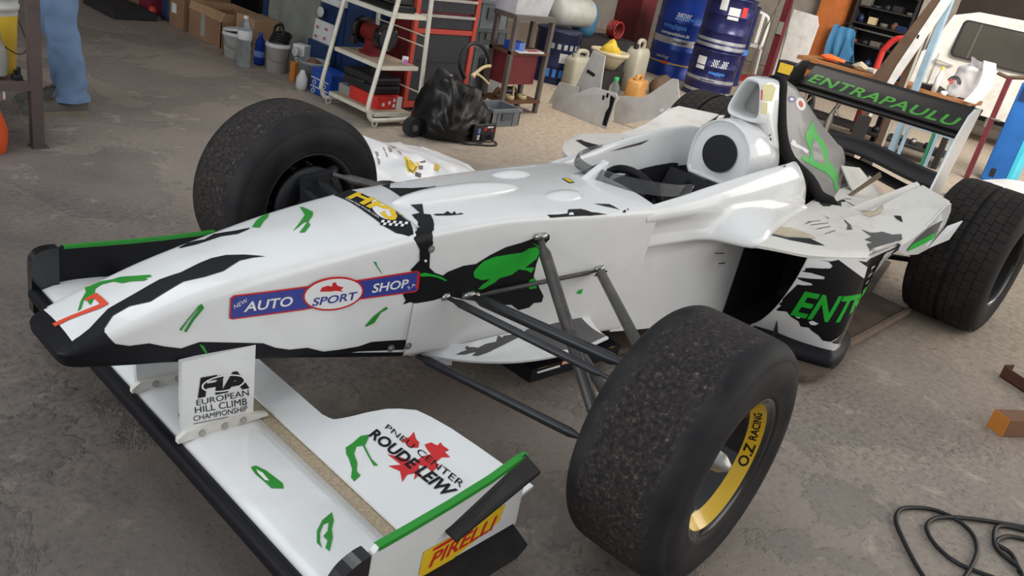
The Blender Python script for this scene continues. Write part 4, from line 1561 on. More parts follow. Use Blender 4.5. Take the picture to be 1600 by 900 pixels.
m = MB(); m.grid(rough(blob_rows((0.41, -2.318, 0.292), 0.045, 0.022, 0.20), 0.013, 3.0, 14), close_u=True)
one('crumpled_cloth', m, W['cloth_grey'], 'crumpled grey cloth in front of the yellow pail', 'cloth')
m = MB(); m.box(0.435, 0.53, -2.335, -2.28, 0.2745, 0.40, bev=0.008)
one('red_tin', m, W['tin_red'], 'red tin at the front of the rack shelf', 'tin')
m = MB(); m.box(0.325, 0.36, -2.33, -2.29, 0.2745, 0.295, bev=0.004); m.cyl((0.335, -2.31, 0.295), (0.335, -2.31, 0.325), 0.008); m.cyl((0.35, -2.31, 0.295), (0.35, -2.305, 0.315), 0.006)
one('small_tool', m, W['case_black'], 'small black tool lying beside the rack post on the shelf', 'tool')
t = thing('orange_sack', 'orange and white plastic sack on the floor under the rack', 'sack', (0.495, -2.27, 0))
m = MB(); m.grid(rough(blob_rows((0, 0, 0), 0.085, 0.11, 0.245, power=0.35, base=0.9), 0.012, 5.0, 12), close_u=True); m.build('sack_body', W['bag_orange'], t)
m = MB()
m.sheet(rough([[(-0.086 + 0.03 * abs(j - 3) / 3 - 0.004, -0.07 + 0.024 * j, z + 0.01 * j) for j in range(6)] for z in (0.17, 0.185, 0.20)], 0.004, 2.0), 0.002)
m.build('print_stripe', W['paper'], t)

# person: one continuous body, clothes over it
person = thing('person', 'person in blue jeans and grey work shoes standing behind the brown rack', 'person', (0.0, -2.80, 0))


def skin_mesh(name, verts, edges, radii, mat, parent, root=0, sub=2):
    me = bpy.data.meshes.new(name)
    me.from_pydata(verts, edges, [])
    me.materials.append(mat)
    o = bpy.data.objects.new(name, me)
    COL.objects.link(o)
    o.parent = parent
    md = o.modifiers.new('skin', 'SKIN')
    me.skin_vertices[0].data[root].use_root = True
    for i, r in enumerate(radii):
        me.skin_vertices[0].data[i].radius = (r, r) if not isinstance(r, tuple) else r
    md.use_smooth_shade = True
    sb = o.modifiers.new('sub', 'SUBSURF')
    sb.levels = sb.render_levels = sub
    return o


bv, be, br_ = [], [], []


def chain(pts, start=None):
    prev = start
    ids = []
    for p, r in pts:
        bv.append(p); br_.append(r)
        i = len(bv) - 1
        if prev is not None:
            be.append((prev, i))
        prev = i
        ids.append(i)
    return ids


spine = chain([((0, 0, 0.90), (0.11, 0.15)), ((0.0, 0, 1.05), (0.09, 0.13)), ((-0.01, 0, 1.22), (0.10, 0.15)), ((0, 0, 1.36), (0.09, 0.14)), ((0.02, 0, 1.45), 0.05), ((0.04, 0, 1.52), 0.06), ((0.05, 0, 1.60), (0.088, 0.07)), ((0.045, 0, 1.66), (0.075, 0.062))])
for s in (1, -1):
    fx = 0.0 if s > 0 else -0.045
    y = 0.085 if s > 0 else -0.105
    chain([((fx * 0.3, y, 0.84), 0.085), ((fx * 0.6 + 0.01, y, 0.62), 0.065), ((fx + 0.02, y, 0.46), 0.050), ((fx - 0.005, y, 0.30), 0.050), ((fx - 0.03, y, 0.10), 0.034), ((fx - 0.02, y, 0.055), 0.032), ((fx + 0.09, y, 0.040), 0.030), ((fx + 0.16, y, 0.032), 0.024)], spine[0])
    arm_ = chain([((0, s * 0.17, 1.37), 0.055), ((-0.02, s * 0.215, 1.12), 0.043), ((0.06, s * 0.225, 0.92), 0.033), ((0.085, s * 0.225, 0.865), (0.022, 0.034))], spine[3])
    for k, (dx, dz, L_) in enumerate(((0.03, 0.0, 0.068), (0.010, -0.006, 0.078), (-0.010, -0.004, 0.072), (-0.028, 0.002, 0.058))):
        x0 = 0.095 + dx
        chain([((x0, s * 0.227, 0.815 + dz), 0.010), ((x0 + 0.006, s * 0.222, 0.815 + dz - L_ * 0.5), 0.009), ((x0 + 0.002, s * 0.212, 0.815 + dz - L_), 0.0075)], arm_[3])
    chain([((0.125, s * 0.205, 0.85), 0.011), ((0.140, s * 0.195, 0.815), 0.009)], arm_[3])
body = skin_mesh('body', bv, be, br_, W['skin'], person)
for s in (1, -1):
    fx = 0.0 if s > 0 else -0.045
    y = 0.085 if s > 0 else -0.105
    m = MB()
    rows = []
    for z, cx, rx, ry in ((0.064, -0.020, 0.078, 0.066), (0.090, -0.024, 0.072, 0.062), (0.115, -0.018, 0.064, 0.058), (0.145, -0.022, 0.068, 0.060), (0.20, -0.014, 0.064, 0.060), (0.26, -0.010, 0.069, 0.062), (0.32, 0.0, 0.068, 0.063), (0.38, 0.012, 0.074, 0.066), (0.43, 0.018, 0.070, 0.066), (0.50, 0.022, 0.080, 0.072), (0.62, 0.012, 0.088, 0.080), (0.76, 0.0, 0.10, 0.092), (0.86, 0.0, 0.118, 0.10), (0.98, 0.0, 0.125, 0.108)):
        k = max(0.0, min(1.0, (0.86 - z) / 0.5))
        rows.append([(cx + fx * k + rx * cos(2 * pi * j / 26), y * (0.8 + 0.2 * k) + ry * sin(2 * pi * j / 26), z) for j in range(26)])
    fine = [catmull([rows[i][j] for i in range(len(rows))], 3) for j in range(26)]
    rows = [[fine[j][i] for j in range(26)] for i in range(len(fine[0]))]
    m.grid(rough(rough(rows, 0.014, 1.0 + s, 11), 0.008, 4.0 + s, 24), close_u=True)
    m.build('trouser_leg', W['denim'], person)
    m = MB()
    rows = []
    for x, w_, h, z0 in ((-0.088, 0.030, 0.060, 0.012), (-0.075, 0.040, 0.082, 0.010), (-0.03, 0.044, 0.092, 0.010), (0.03, 0.043, 0.088, 0.010), (0.09, 0.049, 0.068, 0.010), (0.15, 0.050, 0.056, 0.010), (0.19, 0.040, 0.048, 0.012), (0.208, 0.020, 0.034, 0.014)):
        rows.append([(x + fx, y + w_ * cos(a), z0 + (h - z0) * max(0, sin(a)) ** 0.7) for a in [pi * j / 12 for j in range(13)]])
    m.grid(rows)
    m.add(rows[0], [tuple(range(13))]); m.add(rows[-1], [tuple(range(12, -1, -1))])
    sh_ = m.build('shoe', W['shoe_grey'], person)
    m = MB()
    ol = catmull([(-0.095, 0, 0), (-0.07, 0.046, 0), (0.0, 0.046, 0), (0.10, 0.054, 0), (0.17, 0.050, 0), (0.212, 0.0, 0), (0.17, -0.05, 0), (0.10, -0.054, 0), (0.0, -0.046, 0), (-0.07, -0.046, 0)], 4, True)
    m.prism([(p.x + fx, p.y + y, 0.0) for p in ol], (0, 0, 1), 0.024)
    m.build('sole', W['sole'], sh_)
    m = MB()
    for k in range(4):
        m.tube([(0.02 + 0.022 * k + fx, y - 0.022, 0.092 - 0.007 * k), (0.03 + 0.022 * k + fx, y, 0.097 - 0.007 * k), (0.02 + 0.022 * k + fx, y + 0.022, 0.092 - 0.007 * k)], 0.003, 5)
    m.build('laces', W['timber'], sh_)
m = MB()
rows = []
for z, rx, ry, cx in ((0.93, 0.135, 0.175, 0), (1.05, 0.118, 0.158, 0), (1.2, 0.125, 0.172, -0.01), (1.34, 0.115, 0.178, 0), (1.41, 0.085, 0.12, 0.01), (1.45, 0.058, 0.062, 0.02)):
    rows.append([(cx + rx * cos(2 * pi * j / 24), ry * sin(2 * pi * j / 24), z) for j in range(24)])
m.grid(rows, close_u=True)
for s in (1, -1):
    m.tube([(0, s * 0.15, 1.37), (-0.01, s * 0.19, 1.28), (-0.02, s * 0.218, 1.12), (0.02, s * 0.225, 1.02)], [0.068, 0.064, 0.056, 0.052], 14)
m.build('shirt', W['shirt'], person)
m = MB(); m.grid([[(0.035 + 0.10 * cos(a) * cos(b), 0.084 * sin(a) * cos(b), 1.635 + 0.10 * sin(b)) for a in [2 * pi * j / 20 for j in range(20)]] for b in [pi / 2 * i / 6 + 0.05 for i in range(7)]], close_u=True); m.build('hair', W['hair'], person)
m = MB()
for s in (1, -1):
    m.lathe([(0, 0.010), (0.010, 0.006), (0.012, 0), (0, -0.004)], 10, mat=Matrix.Translation((0.128, s * 0.031, 1.60)) @ Matrix.Rotation(pi / 2, 4, 'Y'))
m.build('eyes', W['paper'], person)
m = MB(); m.prism([(0.130, -0.012, 1.565), (0.130, 0.012, 1.565), (0.128, 0.006, 1.605), (0.128, -0.006, 1.605)], (1, 0, 0), 0.022); m.box(0.118, 0.134, -0.024, 0.024, 1.530, 1.538); m.build('nose_and_mouth', W['skin'], person)
m = MB()
for s in (1, -1):
    m.lathe([(0, 0.012), (0.022, 0.008), (0.030, 0), (0.0, -0.006)], 12, mat=Matrix.Translation((0.05, s * 0.072, 1.59)) @ Matrix.Rotation(-s * pi / 2, 4, 'X'))
m.build('ears', W['skin'], person)

# ------------------------------------------------------------------ far left corner
m = MB(); m.box(-1.50, -1.17, -5.55, -4.99, 0, 0.06, bev=0.01)
one('rubber_mat', m, W['mat_dark'], 'dark folded rubber mat lying on the floor in the far corner', 'mat')


def carton(name, x0, x1, y0, y1, z0, z1, mat, label, group=None, open_top=False, marks=()):
    t_ = thing(name, label, 'box', ((x0 + x1) / 2, (y0 + y1) / 2, z0), 0, group)
    a, b, h = (x1 - x0) / 2, (y1 - y0) / 2, z1 - z0
    q = MB()
    if open_top:
        q.box(-a, a, -b, b, 0, 0.006)
        q.box(-a, -a + 0.006, -b, b, 0.006, h); q.box(a - 0.006, a, -b, b, 0.006, h)
        q.box(-a, a, -b, -b + 0.006, 0.006, h); q.box(-a, a, b - 0.006, b, 0.006, h)
        q.build('carton_body', mat, t_)
        for s_, ax in ((1, 'x'), (-1, 'x'), (1, 'y'), (-1, 'y')):
            q = MB()
            if ax == 'x':
                q.prism([(s_ * a, -b, h), (s_ * a, b, h), (s_ * (a - 0.03), b, h + 0.06), (s_ * (a - 0.02), -b, h + 0.05)], (0.2, 0, 1), 0.005)
            else:
                q.prism([(-a, s_ * b, h), (a, s_ * b, h), (a * 0.9, s_ * (b + 0.015), h + 0.06), (-a * 0.9, s_ * (b + 0.01), h + 0.045)], (0, 0.2, 1), 0.005)
            q.build('flap', W['cardboard_pale'], t_)
    else:
        q.box(-a, a, -b, b, 0, h, bev=0.004)
        q.build('carton_body', mat, t_)
    for nm, mk, yy0, yy1, zz0, zz1 in marks:
        q = MB(); q.box(a, a + 0.0015, yy0 - (y0 + y1) / 2, yy1 - (y0 + y1) / 2, zz0 - z0, zz1 - z0); q.build(nm, mk, t_)
    return t_


carton('cardboard_box', -1.85, -1.52, -6.0, -5.65, 0, 0.45, W['cardboard_pale'], 'tan cardboard box at the far left behind the rubber mat')
carton('small_carton', -1.76, -1.56, -5.62, -5.46, 0, 0.34, W['cardboard'], 'brown carton with a pale dot between tan box and crimson box', marks=(('dot', W['paper'], -5.54, -5.51, 0.08, 0.10),))
carton('crimson_box', -1.78, -1.56, -5.44, -5.24, 0, 0.45, W['crimson'], 'crimson box beside the navy drum in the far corner')
t = thing('navy_drum', 'navy drum with a round pale sticker in the far left corner', 'drum', (-1.72, -5.085, 0))
m = MB(); m.lathe([(0, 0), (0.13, 0), (0.135, 0.01), (0.13, 0.02), (0.13, 0.5), (0.135, 0.51), (0.13, 0.52), (0, 0.52)], 30); m.build('drum_body', W['navy'], t)
m = MB(); m.cyl((0.117, -0.055, 0.20), (0.126, -0.06, 0.20), 0.045, n=20); m.build('sticker', W['paper'], t)
m = MB(); m.lathe([(0, 0), (0.028, 0), (0.032, 0.07), (0.02, 0.09), (0, 0.09)], 18, mat=Matrix.Translation((-1.525, -5.12, 0)))
one('red_pot', m, W['tin_red'], 'small red pot on the floor before the navy drum', 'pot')
carton('tall_carton', -1.95, -1.57, -4.94, -4.72, 0, 0.46, W['cardboard'], 'tall brown carton with a white label next to the navy drum', marks=(('label', W['paper'], -4.90, -4.83, 0.10, 0.17),))
carton('open_carton', -1.93, -1.57, -4.64, -4.16, 0, 0.185, W['cardboard'], 'low brown carton with open flaps and a tape strip', open_top=True, marks=(('tape', W['cloth_grey'], -4.45, -4.39, 0.03, 0.185),))
carton('grey_carton', -1.86, -1.66, -4.12, -3.88, 0, 0.27, W['cardboard_pale'], 'small carton behind the white bucket with the loose lid', open_top=False)
t = thing('dark_shelf_unit', 'dark shelf unit behind the open carton against the wall', 'shelf', (-2.15, -4.55, 0))
for y in (-0.35, 0.38):
    m = MB(); m.box(-0.13, 0.13, y - 0.012, y + 0.012, 0, 1.3); m.build('side_panel', W['shelf_dark'], t)
for z in (0.05, 0.40, 0.75, 1.1):
    m = MB(); m.box(-0.13, 0.13, -0.338, 0.368, z, z + 0.02); m.build('shelf', W['shelf_dark'], t)
m = MB(); m.box(-0.14, -0.13, -0.362, 0.392, 0, 1.3); m.build('back_panel', W['shelf_dark'], t)
m = MB(); m.grid(rough(blob_rows((-2.10, -4.30, 0.445), 0.06, 0.09, 0.10), 0.01, 4.0, 15), close_u=True)
one('green_vest', m, W['hivis'], 'crumpled yellow-green vest on the dark shelf unit', 'vest')


def pail(name, c, r0, r1, h, mat, label, group=None):
    t_ = thing(name, label, 'bucket', (c[0], c[1], 0), 0, group)
    q = MB(); q.lathe([(0, 0.004), (r0, 0), (r1, h * 0.86), (r1 + 0.008, h * 0.87), (r1 + 0.008, h * 0.93), (r1 + 0.002, h * 0.94), (r1 + 0.003, h), (r1 - 0.005, h), (r0 - 0.004, 0.01), (0, 0.01)], 30); q.build('pail_side', mat, t_)
    q = MB(); q.tube([(r1 + 0.008, 0, h * 0.8), (r1 * 0.95 + 0.02, r1 * 0.5, h * 0.55), (r1 * 0.7, r1 * 0.95, h * 0.42), (0.0, r1 * 1.15, h * 0.5), (-r1 - 0.006, 0.02, h * 0.8)], 0.0028, 5, spline=4); q.build('handle', W['bench_grey'], t_)
    return t_


t = pail('white_bucket', (-1.56, -3.93), 0.072, 0.088, 0.175, W['pail_white'], 'white bucket with a loose lid beside the clear bottle')
m = MB(); m.lathe([(0, 0.016), (0.085, 0.016), (0.095, 0.012), (0.096, 0.0), (0.090, 0.0)], 30, mat=Matrix.Translation((-0.005, 0.0, 0.186)) @ Matrix.Rotation(R(7), 4, 'X') @ Matrix.Rotation(R(4), 4, 'Y')); m.build('lid', W['pail_white'], t)
t = pail('tall_white_bucket', (-1.65, -3.545), 0.066, 0.078, 0.195, W['pail_white'], 'white scuffed bucket holding a black coil beside the blue bottle')
t = thing('hose_coil', 'black coiled hose on top of the scuffed white bucket', 'hose', (-1.65, -3.545, 0.196))
m = MB()
for k in range(4):
    m.tube([(0.058 * cos(a) - 0.005 * k, 0.058 * sin(a) + 0.004 * k, 0.010 + 0.016 * k + 0.006 * sin(2 * a)) for a in [2 * pi * i / 20 for i in range(20)]], 0.009, 7, closed=True)
m.build('coil', W['hose_black'], t)
m = MB(); m.tube([(0.01, -0.05, 0.03), (0.0, -0.055, 0.09), (-0.01, 0.0, 0.12), (0.0, 0.045, 0.10), (0.01, 0.058, 0.05)], 0.009, 7, spline=4); m.build('end_loop', W['hose_black'], t)
t = thing('water_bottle', 'large clear water bottle standing on the floor', 'bottle', (-1.455, -3.64, 0))
m = MB(); m.lathe([(0, 0.004), (0.042, 0.0), (0.047, 0.02), (0.043, 0.05), (0.047, 0.08), (0.042, 0.105), (0.047, 0.13), (0.039, 0.16), (0.046, 0.185), (0.048, 0.25), (0.036, 0.285), (0.016, 0.315), (0.014, 0.325), (0, 0.325)], 28); m.build('bottle_body', W['pet'], t)
m = MB(); m.lathe([(0.0465, 0.19), (0.0487, 0.20), (0.0487, 0.245), (0.047, 0.25)], 28); m.build('label', W['paper'], t)
m = MB(); m.lathe([(0.016, 0.322), (0.016, 0.34), (0, 0.34)], 16); m.build('cap', W['paper'], t)
t = thing('blue_bottle', 'blue plastic bottle standing behind the clear water bottle', 'bottle', (-1.63, -3.735, 0))
m = MB(); m.lathe([(0, 0), (0.034, 0), (0.037, 0.02), (0.037, 0.10), (0.032, 0.115), (0.036, 0.135), (0.028, 0.165), (0.013, 0.19), (0.013, 0.2), (0, 0.2)], 24); m.build('bottle_body', W['blue_clear'], t)
m = MB(); m.lathe([(0.0372, 0.055), (0.0378, 0.06), (0.0378, 0.092), (0.0372, 0.095)], 24); m.build('label', W['carton_pale'], t)
m = MB(); m.lathe([(0.015, 0.198), (0.015, 0.215), (0, 0.215)], 14); m.build('cap', W['drink_blue'], t)
m = MB(); m.box(-1.925, -1.875, -4.14, -4.075, 0, 1.6)
one('blue_upright', m, W['cab_blue'], 'slim dark blue upright between open carton and grey pillar', 'post')
m = MB(); m.box(-2.3, -1.88, -4.07, -3.45, 0, 3.2)
tag(m.build('trim_1', W['concrete_grey']), kind='structure')
t = thing('grey_pail', 'grey open pail beside the blue shrink-wrapped pack', 'bucket', (-1.69, -3.18, 0))
m = MB(); m.lathe([(0, 0.003), (0.088, 0), (0.098, 0.15), (0.104, 0.152), (0.104, 0.17), (0.094, 0.17), (0.086, 0.01), (0, 0.01)], 30); m.build('pail_side', W['pail_grey'], t)
m = MB(); m.grid(rough(blob_rows((0, 0, 0.08), 0.08, 0.08, 0.11), 0.012, 7.0, 20), close_u=True)
tag(m.build('rubbish', W['timber'], t))
m = MB(); m.box(-1.66, -1.62, -3.345, -3.29, 0, 0.125, bev=0.004)
one('orange_carton', m, W['block_orange'], 'narrow orange carton wedged beside the grey pail', 'box')
t = thing('drink_pack', 'blue shrink-wrapped pack with white stripes next to the grey pail', 'package', (-1.665, -2.955, 0))
m = MB(); m.box(-0.075, 0.075, -0.105, 0.105, 0, 0.165, bev=0.014); m.build('wrap', W['drink_blue'], t)
for z in (0.045, 0.10):
    m = MB(); m.box(0.0755, 0.0765, -0.095, 0.095, z, z + 0.007); m.build('stripe', W['paper'], t)
for y, z in ((-0.055, 0.075), (0.05, 0.075), (-0.06, 0.022), (0.065, 0.022)):
    m = MB(); m.tube([(0.077, y + 0.016 * cos(a), z + 0.014 * sin(a)) for a in [2 * pi * i / 14 for i in range(14)]], 0.003, 4, closed=True); m.build('emblem', W['paper'], t)
t = thing('white_jug', 'white round jug leaning between grey pail and blue pack', 'jug', (-1.55, -3.09, 0.0))
m = MB(); m.lathe([(0, 0), (0.03, 0.0), (0.036, 0.03), (0.036, 0.08), (0.02, 0.11), (0.012, 0.13), (0, 0.13)], 18); m.build('jug_body', W['pail_white'], t)
t = thing('blue_locker', 'dark blue steel locker behind the white trolley', 'cabinet', (-2.08, -3.12, 0))
m = MB(); m.box(-0.2, 0.195, -0.31, 0.25, 0, 1.5); m.build('locker_body', W['cab_blue'], t)
m = MB(); m.box(0.196, 0.205, -0.30, -0.03, 0.04, 1.48); m.build('door', W['cab_blue'], t)
m = MB(); m.box(0.196, 0.205, -0.02, 0.24, 0.04, 1.48); m.build('door', W['cab_blue'], t)
t = thing('sticker_card', 'white card with four red emblems leaning on the blue locker', 'card', (-1.83, -3.315, 0.26))
m = MB(); m.prism([(0.0, -0.105, 0.0), (0.0, 0.105, 0.0), (-0.01, 0.105, 0.135), (-0.01, -0.105, 0.135)], (1, 0, 0), 0.004); m.build('card', W['paper'], t)
for y, z in ((-0.06, 0.09), (0.04, 0.095), (-0.065, 0.03), (0.035, 0.035)):
    m = MB()
    label_text(m, 'AG', (0.0075 - z * 0.07, y - 0.022, z - 0.012), (0, 1, 0), (0, 0, 1), 0.034, bold=0.04, shear=-0.2)
    m.build('emblem', W['box_red'], t)
m = MB(); m.box(-1.865, -1.80, -3.43, -3.20, 0.0, 0.259)
one('locker_ledge', m, W['cab_blue'], 'small blue ledge under the white card', 'shelf')
for c, r, lab in (((-1.835, -3.37, 0.445), 0.034, 'round white lid above the white card'), ((-1.68, -3.39, 0.175), 0.032, 'round white lid below the white card')):
    m = MB(); m.lathe([(0, 0.006), (r * 0.8, 0.007), (r, 0.004), (r, -0.006), (0, -0.006)], 24, mat=Matrix.Translation(c) @ Matrix.Rotation(pi / 2, 4, 'Y'))
    one('round_lid', m, W['pail_white'], lab, 'lid', 'round white lids by the blue locker')
m = MB(); m.box(-1.78, -1.72, -3.46, -3.37, 0, 0.14, bev=0.004)
one('black_carton', m, W['case_black'], 'black carton with white lettering under the tilted white carton', 'box')
m = MB(); label_text(m, 'VIX', (-1.7185, -3.455, 0.10), (0, 1, 0), (0, 0, 1), 0.075, bold=0.05)
o = m.build('lettering', W['paper'], bpy.data.objects['black_carton']); o['label'] = 'white lettering'
m = MB(); m.box(-0.04, 0.04, -0.045, 0.045, 0, 0.075, bev=0.003)
one('white_carton', m, W['paper'], 'white carton tilted on the black carton', 'box', loc=(-1.75, -3.42, 0.142), rotz=0.4)
m = MB(); m.box(-0.03, 0.03, -0.05, 0.04, 0, 0.19, bev=0.003)
one('tall_white_carton', m, W['paper'], 'tall white carton standing left of the blue locker', 'box', loc=(-1.845, -3.50, 0.0), rotz=0.0)
m = MB(); m.box(-1.872, -1.80, -3.33, -3.13, 0.52, 0.56, bev=0.004)
one('white_box', m, W['paper'], 'white box fixed high on the blue locker', 'box')

# ------------------------------------------------------------------ white trolley and what it carries
t = thing('shelf_trolley', 'white tubular trolley with three shelves in front of the blue locker', 'trolley', (-1.68, -2.555, 0))
for y in (0.235, -0.235):
    m = MB()
    m.tube([(0.045, y, 1.02), (0.06, y, 0.80), (0.185, y, 0.17), (0.185, y, 0.09), (0.165, y, 0.05), (0.12, y, 0.037), (-0.12, y, 0.037), (-0.165, y, 0.05), (-0.187, y, 0.10), (-0.187, y, 0.17), (-0.165, y, 0.80), (-0.162, y, 1.02)], 0.0135, 10, spline=3)
    m.build('end_frame', W['cream'], t)
for z, x0, x1 in ((0.058, -0.125, 0.135), (0.330, -0.145, 0.128), (0.622, -0.155, 0.085)):
    m = MB(); m.box(x0, x1, -0.232, 0.232, z, z + 0.022); sh_ = m.build('shelf', W['cream'], t)
    if z < 0.5:
        m = MB(); m.box(x0 + 0.012, x1 - 0.012, -0.222, 0.222, z + 0.0222, z + 0.024); m.build('board', W['plank'], sh_)
for z in (0.20, 0.47, 0.53):
    m = MB(); m.cyl((-0.176, -0.235, z), (-0.176, 0.235, z), 0.004, n=6); m.build('rail', W['cream'], t)
for x in (0.13, -0.13):
    for y in (0.235, -0.235):
        m = MB(); m.tube([(x - 0.018, y, 0.03), (x - 0.014, y, 0.003), (x + 0.014, y, 0.003), (x + 0.018, y, 0.03)], 0.005, 6); m.build('foot', W['cream'], t)
t = thing('bench_grinder', 'red bench grinder with two black wheel guards on the trolley', 'grinder', (-1.69, -2.60, 0.3545))
m = MB(); m.prism([(-0.055, -0.06, 0), (0.055, -0.06, 0), (0.055, 0.06, 0), (-0.055, 0.06, 0)], (0, 0, 1), 0.02); m.prism([(-0.04, -0.04, 0.02), (0.04, -0.04, 0.02), (0.03, -0.04, 0.09), (-0.03, -0.04, 0.09)], (0, 1, 0), 0.08); m.build('base', W['grinder_red'], t)
m = MB(); m.cyl((0, -0.075, 0.125), (0, 0.075, 0.125), 0.052, n=24); m.build('motor', W['grinder_red'], t)
for s in (1, -1):
    m = MB(); m.cyl((0, s * 0.085, 0.125), (0, s * 0.125, 0.125), 0.078, n=30)
    g_ = m.build('wheel_guard', M['gloss_black'], t)
    m = MB(); m.cyl((0.0, s * 0.126, 0.125), (0.0, s * 0.132, 0.125), 0.062, n=26); m.build('cover_plate', W['case_black'], g_)
    for k in range(3):
        a = 2 * pi * k / 3 + 0.4
        m = MB(); m.cyl((0.068 * cos(a), s * 0.124, 0.125 + 0.068 * sin(a)), (0.068 * cos(a), s * 0.131, 0.125 + 0.068 * sin(a)), 0.006, n=8); m.build('screw', M['steel'], g_)
m = MB(); m.box(0.04, 0.09, -0.135, -0.085, 0.04, 0.085, bev=0.006); m.build('tool_rest', W['case_black'], t)
t = thing('tape_roll', 'pink and white roll of tape at the trolley shelf end', 'tape', (-1.76, -2.375, 0.3545))
m = MB(); m.lathe([(0.010, 0), (0.019, 0), (0.019, 0.045), (0.010, 0.045)], 20, closed=True); m.build('roll', W['paper'], t)
m = MB(); m.cyl((0.008, 0.018, 0.018), (0.0085, 0.0205, 0.018), 0.016, n=16); m.build('pink_end', W['tape_pink'], t)
t = thing('flat_printer', 'glossy black flat appliance on the top shelf of the trolley', 'appliance', (-1.70, -2.56, 0.6445))
m = MB(); m.box(-0.10, 0.075, -0.19, 0.18, 0, 0.04, bev=0.010); m.build('case', W['bag_black'], t)
m = MB(); m.box(-0.09, 0.07, -0.18, 0.17, 0.041, 0.075, bev=0.012); m.build('cover', M['gloss_black'], t)
t = thing('red_product_box', 'red cardboard box with white squares on the bottom shelf', 'box', (-1.685, -2.52, 0.0825))
m = MB(); m.box(-0.10, 0.09, -0.13, 0.14, 0, 0.075, bev=0.003); m.build('carton_body', W['box_red'], t)
m = MB(); m.box(-0.10, -0.06, 0.1405, 0.1415, 0.0, 0.075); m.build('white_end', W['paper'], t)
for x, z in ((0.04, 0.02), (-0.005, 0.03), (-0.04, 0.045), (-0.04, 0.012)):
    m = MB(); m.box(x - 0.009, x + 0.009, 0.1405, 0.1415, z, z + 0.02); m.build('white_square', W['paper'], t)
t = thing('plastic_tool_case', 'black plastic tool case lying on the red box', 'case', (-1.69, -2.54, 0.158))
m = MB(); m.box(-0.105, 0.10, -0.19, 0.12, 0, 0.052, bev=0.014); m.build('lower_shell', W['case_black'], t)
m = MB(); m.box(-0.105, 0.10, -0.19, 0.12, 0.054, 0.10, bev=0.014); m.build('upper_shell', W['case_black'], t)
m = MB(); m.tube([(0.101, -0.10, 0.055), (0.118, -0.09, 0.055), (0.118, 0.02, 0.055), (0.101, 0.03, 0.055)], 0.007, 6); m.build('handle', W['case_black'], t)
t = thing('bread_carton', 'grey carton lying open at the left of the red box', 'box', (-1.655, -2.715, 0.0825))
m = MB(); m.prism([(-0.05, -0.06, 0), (0.05, -0.06, 0), (0.05, 0.05, 0.0), (-0.05, 0.05, 0.0)], (0, 0, 1), 0.055); m.build('carton_body', W['cloth_grey'], t)

# ------------------------------------------------------------------ red tool cabinet
t = thing('tool_cabinet', 'red tool cabinet with a dark front panel behind the trolley', 'cabinet', (-2.235, -2.76, 0))
m = MB(); m.box(-0.255, 0.255, -0.08, 0.16, 0.03, 0.86); m.build('cabinet_body', W['grinder_red'], t)
for x in (-0.253, 0.253):
    m = MB(); m.box(x - 0.016, x + 0.016, 0.16, 0.185, 0.03, 0.86); m.build('corner_post', W['cabinet_red'], t)
m = MB(); m.box(-0.235, 0.235, 0.161, 0.178, 0.03, 0.07); m.build('plinth', W['cabinet_red'], t)
m = MB(); m.box(-0.235, 0.235, 0.161, 0.172, 0.075, 0.495); m.build('door', W['cabinet_panel'], t)
m = MB(); m.box(-0.235, 0.235, 0.161, 0.182, 0.50, 0.53); m.build('rail', W['cabinet_red'], t)
for z in (0.535, 0.635, 0.735):
    m = MB(); m.box(-0.235, 0.235, 0.161, 0.176, z, z + 0.085); d_ = m.build('drawer', W['cabinet_panel'] if z < 0.7 else W['cabinet_red'], t)
    m = MB(); m.box(-0.235, 0.235, 0.177, 0.192, z + 0.068, z + 0.085); m.build('drawer_handle', M['alu'], d_)
m = MB(); m.tube([(0.20, 0.174, 0.33), (0.05, 0.176, 0.322), (-0.10, 0.176, 0.318), (-0.235, 0.174, 0.33)], 0.003, 5); m.build('strap', W['hose_black'], t)

# ------------------------------------------------------------------ the bagged machine
t = thing('bagged_machine', 'wheeled machine wrapped in a black plastic bag on the floor', 'machine', (-1.96, -2.12, 0))
rows = []
NB, NA = 30, 90
for i in range(NB):
    t_ = i / (NB - 1)
    z = 0.015 + 0.315 * t_
    w_ = 0.250 * (1 - 0.42 * t_ ** 2.0) * (0.25 if i == NB - 1 else 1)
    d_ = 0.165 * (1 - 0.30 * t_ ** 2) * (0.25 if i == NB - 1 else 1)
    ring = []
    for j in range(NA):
        a = 2 * pi * j / NA
        cx, cy = cos(a), sin(a)
        # folds gathered towards the low front corner
        g = V((cx * w_ - 0.06, z - 0.03, 0))
        fold = 0.010 * sin(16 * math.atan2(g.y, g.x)) * min(1, g.length * 6) if cy > 0 else 0.004 * sin(9 * a)
        ring.append(((abs(cx) ** 0.7) * w_ * (1 if cx > 0 else -1), ((abs(cy) ** 0.7) * d_ + fold) * (1 if cy > 0 else -1), z + 0.055 * cx * t_))
    rows.append(ring)
rows = rough(rough(rows, 0.024, 2.0, 7), 0.006, 6.0, 22)
m = MB(); m.grid(rows, close_u=True); m.add(rows[-1], [tuple(range(NA))]); m.build('plastic_bag', W['bag_black'], t)
m = MB(); m.grid(rough([[(0.20 - 0.012 * j, 0.02 + 0.018 * j, 0.30 + 0.035 * i + 0.01 * sin(j)) for j in range(5)] for i in range(4)], 0.02, 3.3, 20)); m.build('bag_neck', W['bag_black'], t)
m = MB(); m.box(-0.215, -0.035, 0.165, 0.185, 0.01, 0.115, bev=0.006); p_ = m.build('control_panel', W['case_black'], t)
